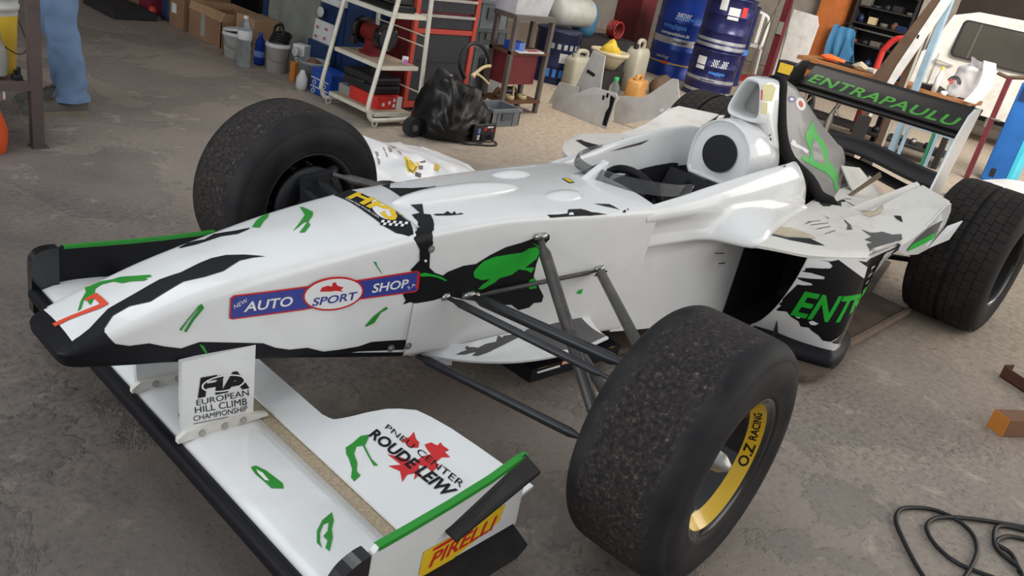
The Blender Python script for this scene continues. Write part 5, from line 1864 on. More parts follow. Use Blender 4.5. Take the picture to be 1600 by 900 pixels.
for x, z, w_, h_, mt in ((-0.07, 0.035, 0.02, 0.03, W['paper']), (-0.07, 0.075, 0.018, 0.03, W['carton_pale']), (-0.12, 0.085, 0.02, 0.02, W['box_red']), (-0.16, 0.095, 0.05, 0.01, W['paper']), (-0.18, 0.075, 0.02, 0.012, W['box_red'])):
    m = MB(); m.box(x - w_ / 2, x + w_ / 2, 0.1855, 0.1875, z - h_ / 2, z + h_ / 2); m.build('marking', mt, p_)
for x in (-0.10, -0.17):
    m = MB(); m.cyl((x, 0.185, 0.035), (x, 0.205, 0.035), 0.014, n=14); m.build('knob', W['hose_black'], p_)
m = MB(); m.cyl((0.29, -0.03, 0.055), (0.29, 0.02, 0.055), 0.055, n=24); w_ = m.build('wheel', W['case_black'], t)
m = MB(); m.cyl((0.29, 0.021, 0.055), (0.29, 0.027, 0.055), 0.02, n=14); m.build('hub', W['bench_grey'], w_)
m = MB(); m.tube([(0.29, -0.04, 0.055), (0.24, -0.04, 0.07), (0.18, -0.04, 0.07)], 0.01, 6); m.build('axle', W['bench_grey'], t)
m = MB(); m.tube([(0.0, 0.06, 0.36), (0.045, 0.05, 0.43), (0.03, 0.04, 0.51), (-0.05, 0.03, 0.555), (-0.15, 0.02, 0.53), (-0.215, 0.02, 0.46), (-0.225, 0.02, 0.42)], 0.0125, 10, spline=5); m.build('hose', W['hose_black'], t)
m = MB(); m.tube([(-0.06, 0.06, 0.365), (-0.09, 0.05, 0.385), (-0.16, 0.04, 0.42), (-0.225, 0.03, 0.425)], [0.012, 0.016, 0.014, 0.010], 8, spline=3); m.tube([(-0.09, 0.05, 0.385), (-0.14, 0.06, 0.365), (-0.20, 0.07, 0.325)], [0.012, 0.010, 0.007], 7, spline=3); m.build('torch_handle', W['handle_tan'], t)
m = MB(); m.tube([(0.06, 0.17, 0.03), (0.03, 0.20, 0.008), (-0.06, 0.24, 0.006), (-0.14, 0.26, 0.006), (-0.19, 0.23, 0.006), (-0.17, 0.20, 0.02), (-0.14, 0.19, 0.035)], 0.006, 6, spline=5); m.tube([(0.10, 0.16, 0.03), (0.05, 0.20, 0.007), (-0.02, 0.22, 0.006), (-0.10, 0.20, 0.01)], 0.005, 6, spline=4); m.build('cable', W['hose_black'], t)

# ------------------------------------------------------------------ crates, bin, steel bench
def crate(name, c, w_, d_, h_, mat, label, group=None, open_top=True):
    t_ = thing(name, label, 'crate', c, 0, group)
    a, b = w_ / 2, d_ / 2
    q = MB()
    q.box(-a, a, -b, b, 0, 0.008)
    q.box(-a, -a + 0.008, -b, b, 0.008, h_); q.box(a - 0.008, a, -b, b, 0.008, h_)
    q.box(-a, a, -b, -b + 0.008, 0.008, h_); q.box(-a, a, b - 0.008, b, 0.008, h_)
    if not open_top:
        q.box(-a, a, -b, b, h_ - 0.008, h_)
    q.build('crate_body', mat, t_)
    q = MB()
    q.box(-a - 0.008, a + 0.008, b, b + 0.010, h_ - 0.02, h_); q.box(-a - 0.008, a + 0.008, -b - 0.010, -b, h_ - 0.02, h_)
    q.box(a, a + 0.008, -b, b, h_ - 0.02, h_); q.box(-a - 0.008, -a, -b, b, h_ - 0.02, h_)
    q.build('rim', mat, t_)
    for x in (-a * 0.55, a * 0.55):
        q = MB(); q.box(x - 0.008, x + 0.008, b, b + 0.006, 0, h_ - 0.02); q.build('rib', mat, t_)
    q = MB(); q.box(-0.045, 0.045, b + 0.0002, b + 0.012, h_ * 0.35, h_ * 0.75); q.build('latch', W['crate_dark'], t_)
    return t_


crate('grey_crate', (-3.06, -3.10, 0.36), 0.36, 0.22, 0.115, W['crate_dark'], 'dark grey crate with a front latch, in the middle of the crate stack', 'stacked grey crates', False)
crate('grey_crate', (-3.04, -3.10, 0.477), 0.36, 0.22, 0.20, W['crate_grey'], 'grey crate with a front latch, topmost of the crate stack', 'stacked grey crates', False)
crate('grey_crate', (-3.04, -3.10, 0.0), 0.36, 0.22, 0.359, W['crate_grey'], 'tall grey crate at the bottom of the crate stack', 'stacked grey crates', True)
m = MB(); m.prism([(-3.02, -2.925, 0.0), (-3.20, -2.925, 0.0), (-3.20, -2.96, 0.30), (-3.02, -2.96, 0.30)], (0, 1, 0.1), 0.010)
one('grey_board', m, W['pail_grey'], 'grey board leaning on the crate stack', 'board')
t = crate('floor_bin', (-2.545, -2.31, 0.0), 0.27, 0.20, 0.115, W['crate_grey'], 'low grey open bin on the floor by the bagged machine')
m = MB(); m.grid(rough([[(-0.12 + 0.03 * j, -0.085 + 0.034 * i, 0.06) for j in range(9)] for i in range(6)], 0.02, 8.0, 30)); m.build('dark_contents', W['mat_dark'], t)
t = thing('steel_workbench', 'grey steel workbench carrying a white tub', 'workbench', (-2.88, -2.65, 0))
m = MB(); m.box(-0.27, 0.15, -0.02, 0.20, 0.645, 0.675); m.build('worktop', W['bench_grey'], t)
for x in (-0.245, 0.125):
    for y in (0.0, 0.18):
        m = MB(); m.box(x - 0.015, x + 0.015, y - 0.015, y + 0.015, 0, 0.645); m.build('leg', W['bench_grey'], t)
m = MB(); m.box(-0.26, 0.14, -0.02, 0.20, 0.415, 0.435); m.build('middle_shelf', W['rust'], t)
m = MB(); m.box(-0.26, 0.14, -0.02, 0.20, 0.075, 0.095); m.build('bottom_shelf', W['rust'], t)
m = MB(); m.box(-0.20, 0.10, -0.01, 0.15, 0.20, 0.414); m.build('red_drawer', W['bin_red'], t)
t = thing('white_tub', 'white plastic tub with sloping sides on the steel workbench', 'tub', (-2.91, -2.62, 0.676))
rows = [[(x * k, y * k2, z) for x, y in ((-0.17, -0.06), (0.16, -0.06), (0.16, 0.13), (-0.17, 0.13))] for k, k2, z in ((1.0, 1, 0), (1.14, 1.15, 0.16), (1.18, 1.2, 0.165), (1.18, 1.2, 0.175), (1.10, 1.12, 0.175), (0.97, 0.97, 0.01))]
m = MB(); m.grid(rows, close_u=True, smooth=False); m.add(rows[0], [(3, 2, 1, 0)]); m.add(rows[-1], [(0, 1, 2, 3)]); m.build('tub_body', W['tub_white'], t)
t = thing('blue_carton', 'blue open carton on the workbench middle shelf', 'box', (-2.84, -2.53, 0.437))
m = MB(); m.box(-0.06, 0.05, -0.05, 0.05, 0, 0.055); m.build('carton_body', W['carton_blue'], t)
m = MB(); m.box(-0.058, 0.0, 0.0505, 0.0515, 0.0, 0.055); m.build('pale_side', W['carton_pale'], t)
t = thing('magazine', 'colourful magazine lying at the shelf edge of the workbench', 'magazine', (-2.92, -2.45, 0.4358))
m = MB(); m.prism([(-0.14, -0.06, 0.0), (0.13, -0.07, 0.0), (0.14, 0.035, 0.0), (-0.12, 0.03, 0.0)], (0, 0, 1), 0.008); m.build('pages', W['paper'], t)
m = MB(); m.prism([(-0.10, -0.03, 0.0081), (0.02, -0.035, 0.0081), (0.03, 0.02, 0.0081), (-0.09, 0.015, 0.0081)], (0, 0, 1), 0.0008); m.build('picture', W['tin_red'], t)
m = MB(); m.prism([(0.04, -0.05, 0.0081), (0.11, -0.05, 0.0081), (0.12, 0.02, 0.0081), (0.05, 0.02, 0.0081)], (0, 0, 1), 0.0008); m.build('picture', W['carton_pale'], t)
for k, (x, y, a) in enumerate(((-2.78, -2.53, 0.3), (-2.99, -2.50, 1.2), (-2.86, -2.50, 0.8))):
    m = MB(); m.lathe([(0.022, 0), (0.034, 0), (0.034, 0.03), (0.022, 0.03)], 18, closed=True, mat=Matrix.Rotation(0.0 if k else pi / 2.4, 4, 'X'))
    one('steel_ring', m, W['handle_tan'] if k else W['rust'], ('rusty ring standing on the bottom bench shelf', 'pale ring at the right end of the bottom bench shelf', 'pale ring in the middle of the bottom bench shelf')[k], 'ring', 'rings on the bench shelf', (x, y, 0.0955 + (0.034 if not k else 0)), a)
m = MB(); m.tube([(-2.90, -2.50, 0.10), (-2.905, -2.52, 0.19)], 0.008, 6)
one('rod', m, W['handle_tan'], 'short pale rod standing on the bottom bench shelf', 'rod')
m = MB(); m.cyl((-2.98, -2.575, 0.13), (-2.88, -2.59, 0.13), 0.034, n=16); m.cyl((-2.88, -2.59, 0.13), (-2.84, -2.60, 0.13), 0.02, n=12)
one('motor_part', m, W['case_black'], 'dark cylindrical motor part on the bottom bench shelf', 'part')

# ------------------------------------------------------------------ cans and jugs further back


def jerrycan(name, c, w_, d_, h_, mat, label, rotz=0.0, cap=None, group=None, cat='canister'):
    t_ = thing(name, label, cat, c, rotz, group)
    q = MB()
    rows = []
    for z, k in ((0, 0.94), (0.02, 1), (h_ * 0.72, 1), (h_ * 0.80, 0.92), (h_ * 0.86, 0.62)):
        ring = []
        for i in range(24):
            a = 2 * pi * i / 24
            cx, cy = cos(a), sin(a)
            ring.append((w_ / 2 * k * abs(cx) ** 0.45 * (1 if cx >= 0 else -1), d_ / 2 * (k if k > 0.8 else 0.85) * abs(cy) ** 0.45 * (1 if cy >= 0 else -1), z))
        rows.append(ring)
    q.grid(rows, close_u=True); q.add(rows[-1], [tuple(range(24))]); q.add(rows[0], [tuple(range(23, -1, -1))])
    q.build('can_body', mat, t_)
    q = MB(); q.tube([(-w_ * 0.30, 0, h_ * 0.84), (-w_ * 0.28, 0, h_ * 0.97), (0, 0, h_ * 1.0), (w_ * 0.16, 0, h_ * 0.97), (w_ * 0.18, 0, h_ * 0.85)], w_ * 0.07, 8, spline=3); q.build('handle', mat, t_)
    q = MB(); q.cyl((w_ * 0.30, 0, h_ * 0.84), (w_ * 0.30, 0, h_ * 0.93), w_ * 0.09, n=14); q.build('cap', cap or mat, t_)
    return t_


t = thing('white_tank', 'large white plastic tank lying on the navy drum', 'tank', (-4.50, -3.46, 0.455))
m = MB(); m.lathe([(0, -0.27), (0.08, -0.265), (0.125, -0.22), (0.13, 0.2), (0.09, 0.25), (0, 0.26)], 28, axis='x', mat=Matrix.Translation((0, 0, 0.131))); m.build('tank_body', W['tank_white'], t)
t = thing('navy_keg', 'navy steel drum with a pale band under the white tank', 'drum', (-4.31, -3.37, 0))
m = MB(); m.lathe([(0, 0), (0.195, 0), (0.20, 0.01), (0.195, 0.02), (0.195, 0.14), (0.202, 0.15), (0.195, 0.16), (0.195, 0.42), (0.203, 0.43), (0.203, 0.448), (0.195, 0.45), (0, 0.45)], 40); m.build('drum_body', W['navy_deep'], t)
m = MB(); cyl_patch(m, 0.195, 0.30, 0.345, 0.2, 2.6); m.build('band', W['silver'], t)
m = MB(); cyl_patch(m, 0.195, 0.06, 0.13, 0.2, 2.6); m.build('band', W['label_blue'], t)
m = MB(); cyl_patch(m, 0.195, 0.19, 0.27, 0.9, 1.3); m.build('label', W['paper'], t)
m = MB(); m.box(-5.45, -4.62, -3.72, -3.36, 0, 0.375)
one('low_plinth', m, W['shelf_dark'], 'dark low block behind the canisters carrying the blue jug', 'block')
t = thing('blue_watering_jug', 'blue plastic jug with a handle behind the canisters', 'jug', (-4.88, -3.58, 0.376))
m = MB(); m.lathe([(0, 0), (0.095, 0), (0.115, 0.06), (0.12, 0.20), (0.105, 0.225), (0, 0.225)], 26); m.build('jug_body', W['jug_blue'], t)
m = MB(); m.tube([(-0.07, 0.05, 0.215), (-0.06, 0.05, 0.27), (0.02, 0.03, 0.28), (0.06, 0.02, 0.215)], 0.014, 8, spline=3); m.build('handle', W['jug_blue'], t)
jerrycan('cloudy_canister', (-4.30, -3.08, 0), 0.27, 0.15, 0.33, W['jerry'], 'cloudy empty canister standing before the navy drum')
t = thing('plastic_basin', 'beige round basin resting on the tall canister and the bottle crate', 'basin', (-4.66, -3.05, 0.195))
m = MB(); m.lathe([(0, 0.004), (0.075, 0), (0.14, 0.10), (0.165, 0.125), (0.175, 0.128), (0.175, 0.155), (0.165, 0.155), (0.15, 0.13), (0.07, 0.01), (0, 0.01)], 36); m.build('bowl', W['basin'], t)
m = MB(); m.grid(rough(blob_rows((0.0, 0.0, 0.10), 0.10, 0.09, 0.16), 0.03, 9.0, 12), close_u=True); m.build('rag', W['paint_yellow'], t)
m = MB(); m.box(-4.80, -4.52, -3.18, -2.95, 0, 0.19)
one('bottle_crate', m, W['shelf_dark'], 'dark crate under the beige basin', 'crate')
t = jerrycan('tall_canister', (-5.05, -3.02, 0), 0.27, 0.16, 0.46, W['jerry'], 'tall cloudy canister with a dark cap before the red column', 0.2, W['case_black'])
t = jerrycan('amber_jug', (-4.80, -2.78, 0), 0.26, 0.15, 0.20, W['amber'], 'amber oil jug lying low behind the white panels', 0.3)
for c, mt, lab in (((-4.50, -2.80, 0), W['pet'], 'small clear bottle with a green cap left of the amber jug'), ((-4.98, -2.56, 0), W['pet'], 'small clear bottle with a green cap right of the amber jug')):
    t = thing('small_bottle', lab, 'bottle', c, 0, 'small bottles with green caps')
    m = MB(); m.lathe([(0, 0), (0.045, 0), (0.048, 0.03), (0.045, 0.10), (0.02, 0.14), (0.016, 0.15), (0, 0.15)], 20); m.build('bottle_body', mt, t)
    m = MB(); m.lathe([(0.022, 0.148), (0.022, 0.18), (0, 0.18)], 14); m.build('cap', W['cap_green'], t)
m = MB(); m.grid(rough(blob_rows((-5.28, -2.80, 0), 0.17, 0.14, 0.20), 0.04, 11.0, 9), close_u=True)
one('dark_rag_heap', m, W['wood_dark'], 'heap of dark brown rags against the blue drum', 'rags')
t = thing('red_hose', 'coiled red hose standing on the dark low block by the red column', 'hose', (-5.22, -3.47, 0.376))
for k in range(4):
    m = MB(); m.tube([(0.075 * cos(a), -0.03 + 0.026 * k, 0.086 + 0.075 * sin(a)) for a in [2 * pi * i / 20 for i in range(20)]], 0.010, 6, closed=True); m.build('coil', W['hoist_red'], t)
# white bodywork panels on the floor
t = thing('bodywork_panel', 'large white bodywork panel standing on the floor with torn black end', 'panel', (-3.45, -2.3, 0))
m = MB()
m.prism([(0.0, -0.27, 0.0), (0.0, -0.275, 0.085), (0.0, -0.14, 0.125), (-0.02, 0.03, 0.235), (-0.02, 0.06, 0.25), (-0.02, 0.26, 0.262), (-0.01, 0.285, 0.24), (0.0, 0.27, 0.0)], (1, 0, 0.02), 0.012)
m.build('panel_sheet', W['panel_white'], t)
m = MB(); m.prism([(0.0125, 0.225, 0.02), (0.0125, 0.262, 0.02), (0.0, 0.27, 0.23), (-0.002, 0.225, 0.24), (0.003, 0.24, 0.16), (0.004, 0.222, 0.11)], (1, 0, 0), 0.002); m.build('torn_edge', M['black'], t)
for y, z in ((0.17, 0.205), (0.20, 0.23)):
    m = MB(); m.box(-0.004, 0.0, y - 0.008, y + 0.008, z - 0.016, z + 0.016, mat=Matrix.Translation((0.004, 0, 0))); m.build('slot', M['black'], t)
m = MB(); m.prism([(0.0, -0.12, 0.0), (0.0, 0.20, 0.0), (0.0, 0.10, 0.10), (0.0, 0.06, 0.44), (0.0, -0.06, 0.45), (0.0, -0.16, 0.10)], (1, 0, 0), 0.012)
o = one('wing_endplate', m, W['panel_white'], 'white pointed plate with a slot leaning behind the large panel', 'panel', loc=(-3.62, -2.38, 0.02))
m = MB(); m.prism([(0.0125, -0.075, 0.285), (0.0125, 0.0, 0.27), (0.0125, 0.015, 0.285), (0.0125, 0.0, 0.297), (0.0125, -0.07, 0.31)], (1, 0, 0), 0.002); m.build('slot', M['dark'], o)
m = MB(); m.prism([(-3.55, -2.70, 0.0), (-3.55, -2.46, 0.0), (-3.58, -2.46, 0.19), (-3.58, -2.66, 0.175)], (1, 0, 0), 0.010)
one('bodywork_panel', m, W['panel_white'], 'small white panel at the left behind the large panel', 'panel')
m = MB(); m.prism([(0, -0.27, 0.0), (0, -0.20, 0.0), (0, 0.13, 0.15), (0, 0.20, 0.30), (0, 0.145, 0.435), (0, 0.10, 0.43), (0, -0.05, 0.27), (0, -0.10, 0.235), (0, -0.25, 0.205), (0, -0.30, 0.13)], (1, 0, 0), 0.012)
o = one('winglet_panel', m, W['panel_white'], 'white stepped winglet panel standing right of the large panel', 'panel', loc=(-3.78, -1.92, 0.0), rotz=0.15)
m = MB(); m.cyl((0.0, 0.09, 0.19), (0.03, 0.09, 0.19), 0.012, n=12); m.build('stud', W['paper'], o)
m = MB(); m.box(-7.2, -6.9, -4.75, -4.40, 0, 3.2)
tag(m.build('trim_2', W['column_red']), kind='structure')

# drums
DR = 0.275


def big_drum(name, c, r, h, mat, label, phi, items, rotz=0.0):
    t_ = thing(name, label, 'drum', c, rotz, 'fuel drums by the red column')
    q = MB()
    e = 0.007
    q.lathe([(0, 0.004), (r - 0.01, 0.0), (r + e, 0.004), (r + e, 0.016), (r, 0.02), (r, h * 0.32), (r + e, h * 0.335), (r, h * 0.35), (r, h * 0.65), (r + e, h * 0.665), (r, h * 0.68), (r, h - 0.02), (r + e, h - 0.016), (r + e, h - 0.002), (r - 0.008, h), (r - 0.014, h - 0.012), (0, h - 0.012)], 48)
    q.build('drum_body', mat, t_)
    for it in items:
        q = MB()
        if it[0] == 'band':
            cyl_patch(q, r, it[1] * h, it[2] * h, phi - 1.7, phi + 1.7, 0, 24)
            q.build('band', it[3], t_)
        elif it[0] == 'patch':
            cyl_patch(q, r, it[1] * h, it[2] * h, phi + it[3], phi + it[4], 0, 6, 0.0022)
            q.build('label', it[5], t_)
        elif it[0] == 'check':
            k = 0
            for i in range(5):
                for j in range(5):
                    if (i + j) % 2 == 0:
                        cyl_patch(q, r, it[1] + 0.014 * j, it[1] + 0.014 * (j + 1), phi + it[2] + 0.05 * i + 0.012 * j, phi + it[2] + 0.05 * (i + 1) + 0.012 * j, 0, 1, 0.002)
            q.build('checkers', W['paper'], t_)
        else:
            cyl_text(q, it[1], r, it[2] * h, it[3] * h, phi + it[4], it[5], 0, 0.03, it[7] if len(it) > 7 else 0)
            q.build('lettering', it[6], t_)
    return t_


PH = R(30)
big_drum('fuel_drum', (-6.62, -3.62, 0), DR, 0.86, W['drum_blue'], 'large bright blue fuel drum with a flag logo beside the red column', PH,
         [('band', 0.40, 0.48, W['silver']), ('text', 'magigas', 0.57, 0.07, -0.25, 0.26, W['label_blue']), ('text', 'competition.it', 0.495, 0.05, -0.2, 0.33, W['paper']),
          ('text', 'magigas', 0.415, 0.045, 0.1, 0.16, W['navy_deep'], 0.2), ('check', 0.60, -0.30), ('check', 0.60, -0.02), ('text', 'competition', 0.69, 0.055, 0.32, 0.30, W['label_blue']),
          ('text', 'racing', 0.21, 0.05, -0.45, 0.16, W['silver'], 0.3), ('band', 0.165, 0.18, W['paint_yellow']), ('patch', 0.155, 0.19, -0.45, -0.15, W['bag_orange']), ('patch', 0.34, 0.50, 0.72, 0.95, W['paper'])])
big_drum('fuel_drum', (-7.25, -3.42, 0), DR, 0.86, W['drum_navy'], 'navy fuel drum half hidden behind the stacked drums', PH,
         [('band', 0.40, 0.47, W['label_blue']), ('text', '.it', 0.50, 0.05, -0.5, 0.06, W['paper']), ('check', 0.60, -0.4)])
big_drum('small_drum', (-6.10, -2.83, 0), 0.235, 0.46, W['drum_navy'], 'navy drum with silver bands, lower of the stacked pair', PH,
         [('band', 0.10, 0.165, W['silver']), ('band', 0.32, 0.42, W['silver']), ('text', 'magigas', 0.50, 0.09, 0.22, 0.16, W['label_blue']), ('text', 'competition', 0.35, 0.05, -0.1, 0.14, W['navy_deep']),
          ('check', 0.31, -0.10), ('check', 0.31, 0.30), ('patch', 0.58, 0.84, -0.75, -0.35, W['paper']), ('band', 0.0, 0.045, W['silver'])])
big_drum('small_drum', (-6.12, -2.83, 0.462), 0.235, 0.50, W['drum_navy'], 'navy drum with hazard labels, upper of the stacked pair', PH,
         [('band', 0.03, 0.10, W['silver']), ('band', 0.14, 0.20, W['silver']), ('patch', 0.60, 0.82, -0.05, 0.40, W['paper']), ('patch', 0.68, 0.86, 0.48, 0.72, W['box_red']), ('patch', 0.74, 0.95, -0.45, -0.15, W['paper']), ('text', 'fuel', 0.66, 0.08, 0.17, 0.10, W['case_black'])])
t = thing('tangled_cables', 'tangle of thin black cables at the foot of the stacked drums', 'cable', (-5.55, -2.36, 0))
random.seed(5)
for k in range(5):
    m = MB()
    m.tube([(0.32 * random.uniform(-1, 1), 0.13 * random.uniform(-1, 1), 0.012 + abs(random.gauss(0, 0.06))) for _ in range(6)], 0.007, 5, spline=5)
    m.build('cable', W['hose_black'], t)

# plastic chair
t = thing('plastic_chair', 'white plastic garden chair behind the stacked drums', 'chair', (-8.35, -3.75, 0), 0.5)
m = MB(); m.sheet([[(-0.2 + 0.4 * i / 6, -0.2 + 0.4 * j / 6, 0.36 - 0.02 * sin(pi * i / 6)) for j in range(7)] for i in range(7)], 0.012); m.build('seat', W['chair_white'], t)
m = MB(); m.tube([(-0.19, -0.2, 0.36), (-0.24, -0.2, 0.66), (-0.25, -0.1, 0.74), (-0.25, 0.1, 0.74), (-0.24, 0.2, 0.66), (-0.19, 0.2, 0.36)], 0.02, 8, spline=3); m.build('back_frame', W['chair_white'], t)
for y in (-0.12, -0.04, 0.04, 0.12):
    m = MB(); m.box(-0.235, -0.225, y - 0.02, y + 0.02, 0.38, 0.73); m.build('back_slat', W['chair_white'], t)
for x in (-0.19, 0.19):
    for y in (-0.19, 0.19):
        m = MB(); m.cyl((x, y, 0.35), (x * 1.12, y * 1.12, 0), 0.022, 0.018, n=8); m.build('leg', W['chair_white'], t)
t = thing('grey_cupboard', 'beige grey cupboard behind the plastic chair', 'cupboard', (-9.9, -4.10, 0))
m = MB(); m.box(-0.3, 0.3, -0.62, 0.60, 0, 1.02); m.build('cupboard_body', W['cupboard_grey'], t)
for y in (-0.31, 0.29):
    m = MB(); m.box(0.3, 0.315, y - 0.295, y + 0.295, 0.04, 0.98); m.build('door', W['cupboard_grey'], t)
# workshop hoist
t = thing('workshop_hoist', 'dark red upright hoist with chrome ram beside the white sheet', 'hoist', (-8.0, -3.17, 0))
m = MB(); m.box(-0.04, 0.04, -0.045, 0.03, 0, 1.0); m.build('column', W['column_red'], t)
m = MB(); m.box(-0.25, 0.3, -0.28, -0.20, 0, 0.06); m.box(-0.25, 0.3, 0.18, 0.26, 0, 0.06); m.box(-0.06, 0.06, -0.28, 0.26, 0.0, 0.062); m.build('base_frame', W['hoist_red'], t)
m = MB(); m.cyl((0, 0, 1.0), (0, 0, 1.4), 0.025, n=12); m.build('ram', M['steel'], t)
m = MB(); m.box(0.05, 0.058, -0.03, 0.03, 0.60, 0.74); m.build('label', W['cloth_grey'], t)
for y in (-0.16, 0.12):
    m = MB(); m.tube([(0.06, y * 0.5, 1.02), (0.09, y, 0.6), (0.10, y * 1.2, 0.06)], 0.008, 5); m.build('chain', W['bench_grey'], t)
m = MB(); m.prism([(0, -0.17, 0), (0, 0.18, 0), (0, 0.20, 0.75), (0, 0.15, 0.85), (0, -0.16, 0.86)], (1, 0, 0.05), 0.015)
one('white_sheet', m, W['sheet_white'], 'white board with a clipped corner leaning by the red hoist', 'board', loc=(-8.45, -3.15, 0.02))
t = thing('beige_shelf', 'beige wall shelf with small bottles above the grey cupboard', 'shelf', (-9.9, -4.0, 0))
for z in (1.021, 1.30):
    m = MB(); m.box(-0.3, 0.3, -0.52, 0.45, z, z + 0.03); m.build('shelf', W['handle_tan'], t)
for y in (-0.55, 0.42):
    m = MB(); m.box(-0.3, 0.3, y, y + 0.03, 1.021, 1.5); m.build('side_panel', W['handle_tan'], t)
for k, (y, r, h, mt) in enumerate(((-3.85, 0.035, 0.14, 'pail_white'), (-3.74, 0.04, 0.12, 'paper'), (-3.64, 0.03, 0.10, 'pail_grey'))):
    m = MB(); m.lathe([(0, 0), (r, 0), (r, h * 0.75), (r * 0.5, h * 0.9), (r * 0.5, h), (0, h)], 18, mat=Matrix.Translation((-9.72, y, 1.0515)))
    one('shelf_bottle', m, W[mt], ('white bottle at the left on the beige wall shelf', 'white bottle in the middle on the beige wall shelf', 'grey bottle at the right on the beige wall shelf')[k], 'bottle', 'bottles on the beige wall shelf')
m = MB(); m.box(-9.75, -9.42, -3.46, -3.12, 0, 1.7)
one('orange_wardrobe', m, W['orange_board'], 'orange wooden cabinet side between white sheet and dark shelves', 'cabinet')
# dark shelves full of parts
t = thing('parts_shelving', 'tall dark shelving crammed with small parts', 'shelving', (-9.6, -2.62, 0))
for y in (-0.36, 0.36):
    m = MB(); m.box(-0.2, 0.2, y - 0.015, y + 0.015, 0, 1.75); m.build('side_panel', W['shelf_dark'], t)
m = MB(); m.box(-0.22, -0.2, -0.375, 0.375, 0, 1.75); m.build('back_panel', W['shelf_dark'], t)
zs = (0.08, 0.36, 0.62, 0.86, 1.06, 1.26, 1.5)
for z in zs:
    m = MB(); m.box(-0.2, 0.2, -0.345, 0.345, z, z + 0.018); m.build('shelf', W['shelf_dark'], t)
m = MB(); m.cyl((0.21, -0.36, 0.80), (0.21, 0.36, 0.80), 0.012, n=8); m.build('rail', M['steel'], t)
random.seed(9)
kinds = ['junk', 'case_black', 'handle_tan', 'bench_grey', 'rust', 'cloth_grey', 'navy', 'tin_red', 'case_black', 'case_black']
PLACE = ['far left', 'left', 'middle', 'right', 'far right']
SH = ['lowest', 'second', 'third', 'fourth', 'fifth', 'sixth']
for si, z in enumerate(zs[:6]):
    for k in range(5):
        y = -0.28 + 0.14 * k + random.uniform(-0.02, 0.02)
        kd = random.choice(kinds)
        w_, h_ = random.uniform(0.04, 0.065), random.uniform(0.05, 0.11)
        m = MB()
        if (k + si) % 3 == 0:
            m.lathe([(0, 0), (w_ * 0.8, 0), (w_ * 0.8, h_ * 0.7), (w_ * 0.4, h_ * 0.85), (w_ * 0.4, h_), (0, h_)], 14)
        elif (k + si) % 3 == 1:
            m.box(-w_, w_, -w_, w_, 0, h_, bev=0.006)
        else:
            m.lathe([(w_ * 0.45, 0), (w_, 0), (w_, h_ * 0.5), (w_ * 0.45, h_ * 0.5)], 16, closed=True)
        one('shelf_part', m, W[kd], '%s part on the %s shelf, %s, of the dark parts shelving' % ({'junk': 'grey-brown', 'case_black': 'black', 'handle_tan': 'tan', 'bench_grey': 'steel grey', 'rust': 'rusty', 'cloth_grey': 'pale grey', 'navy': 'navy', 'tin_red': 'red'}[kd], SH[si], PLACE[k]), 'part', 'parts on the dark shelving', (-9.48, -2.62 + y, z + 0.0185))
t = thing('blue_cloth_bag', 'blue cloth bag hanging from the dark shelving', 'bag', (-9.33, -2.93, 0.40))
rows = []
for i in range(9):
    z = 0.39 * i / 8
    rows.append([(0.015 + 0.04 * sin(pi * i / 8) + 0.03 * cos(j * 1.6) * (1 - i / 9), -0.21 + 0.42 * j / 12 * (1 - 0.04 * i), z) for j in range(13)])
m = MB(); m.sheet(rough(rows, 0.012, 2.2, 7), 0.006); m.build('cloth', W['bag_blue'], t)
m = MB(); m.sheet([[(0.075, 0.02 + 0.05 * i, 0.30 - 0.06 * i), (0.085, 0.02 + 0.05 * i, 0.10), (0.07, 0.0 + 0.045 * i, 0.0)] for i in range(4)], 0.006); m.build('pocket', W['bag_blue'], t)
m = MB(); m.tube([(0.02, -0.15, 0.36), (0.0, -0.05, 0.44), (0.02, 0.10, 0.36)], 0.008, 6, spline=3); m.build('strap', W['case_black'], t)

# ------------------------------------------------------------------ wooden bench on the right and what lies on it
t = thing('wooden_bench', 'long wooden-topped bench on dark steel legs behind the rear wing', 'workbench', (-6.42, -1.28, 0))
m = MB(); m.box(-0.22, 0.22, -0.78, 0.78, 0.565, 0.60); m.build('worktop', W['wood'], t)
for y in (-0.70, 0.02, 0.72):
    for x in (-0.19, 0.19):
        m = MB(); m.box(x - 0.022, x + 0.022, y - 0.022, y + 0.022, 0, 0.565); m.build('leg', W['shelf_dark'], t)
m = MB(); m.box(-0.2, 0.2, -0.72, 0.74, 0.10, 0.12); m.build('lower_shelf', W['shelf_dark'], t)
m = MB(); m.box(0.17, 0.21, -0.70, 0.72, 0.50, 0.56); m.build('apron', W['shelf_dark'], t)
m = MB(); m.grid(rough(blob_rows((-6.38, -1.80, 0.612), 0.09, 0.13, 0.055), 0.018, 12.0, 14), close_u=True)
one('orange_rag', m, W['orange_cloth'], 'crumpled orange rag on the wooden bench', 'rag')
m = MB(); m.grid(rough(blob_rows((-6.32, -1.50, 0.618), 0.06, 0.085, 0.06), 0.022, 14.0, 18), close_u=True)
one('paper_wad', m, W['basin'], 'crumpled cream paper beside the orange rag', 'paper')
m = MB(); m.cyl((-6.36, -1.43, 0.625), (-6.33, -1.36, 0.625), 0.024, n=14)
one('paper_roll', m, W['paper'], 'small white roll next to the crumpled paper on the bench', 'roll')
m = MB(); m.box(-6.42, -6.30, -1.70, -1.58, 0.6005, 0.625, bev=0.005)
one('tool_box', m, W['case_black'], 'flat black box behind the orange rag on the bench', 'box')
m = MB(); m.lathe([(0, 0), (0.05, 0), (0.05, 0.05), (0, 0.05)], 20, mat=Matrix.Translation((-6.30, -1.10, 0.6005)))
one('blue_tin', m, W['carton_blue'], 'low blue tin on the bench behind the leaning strip', 'tin')
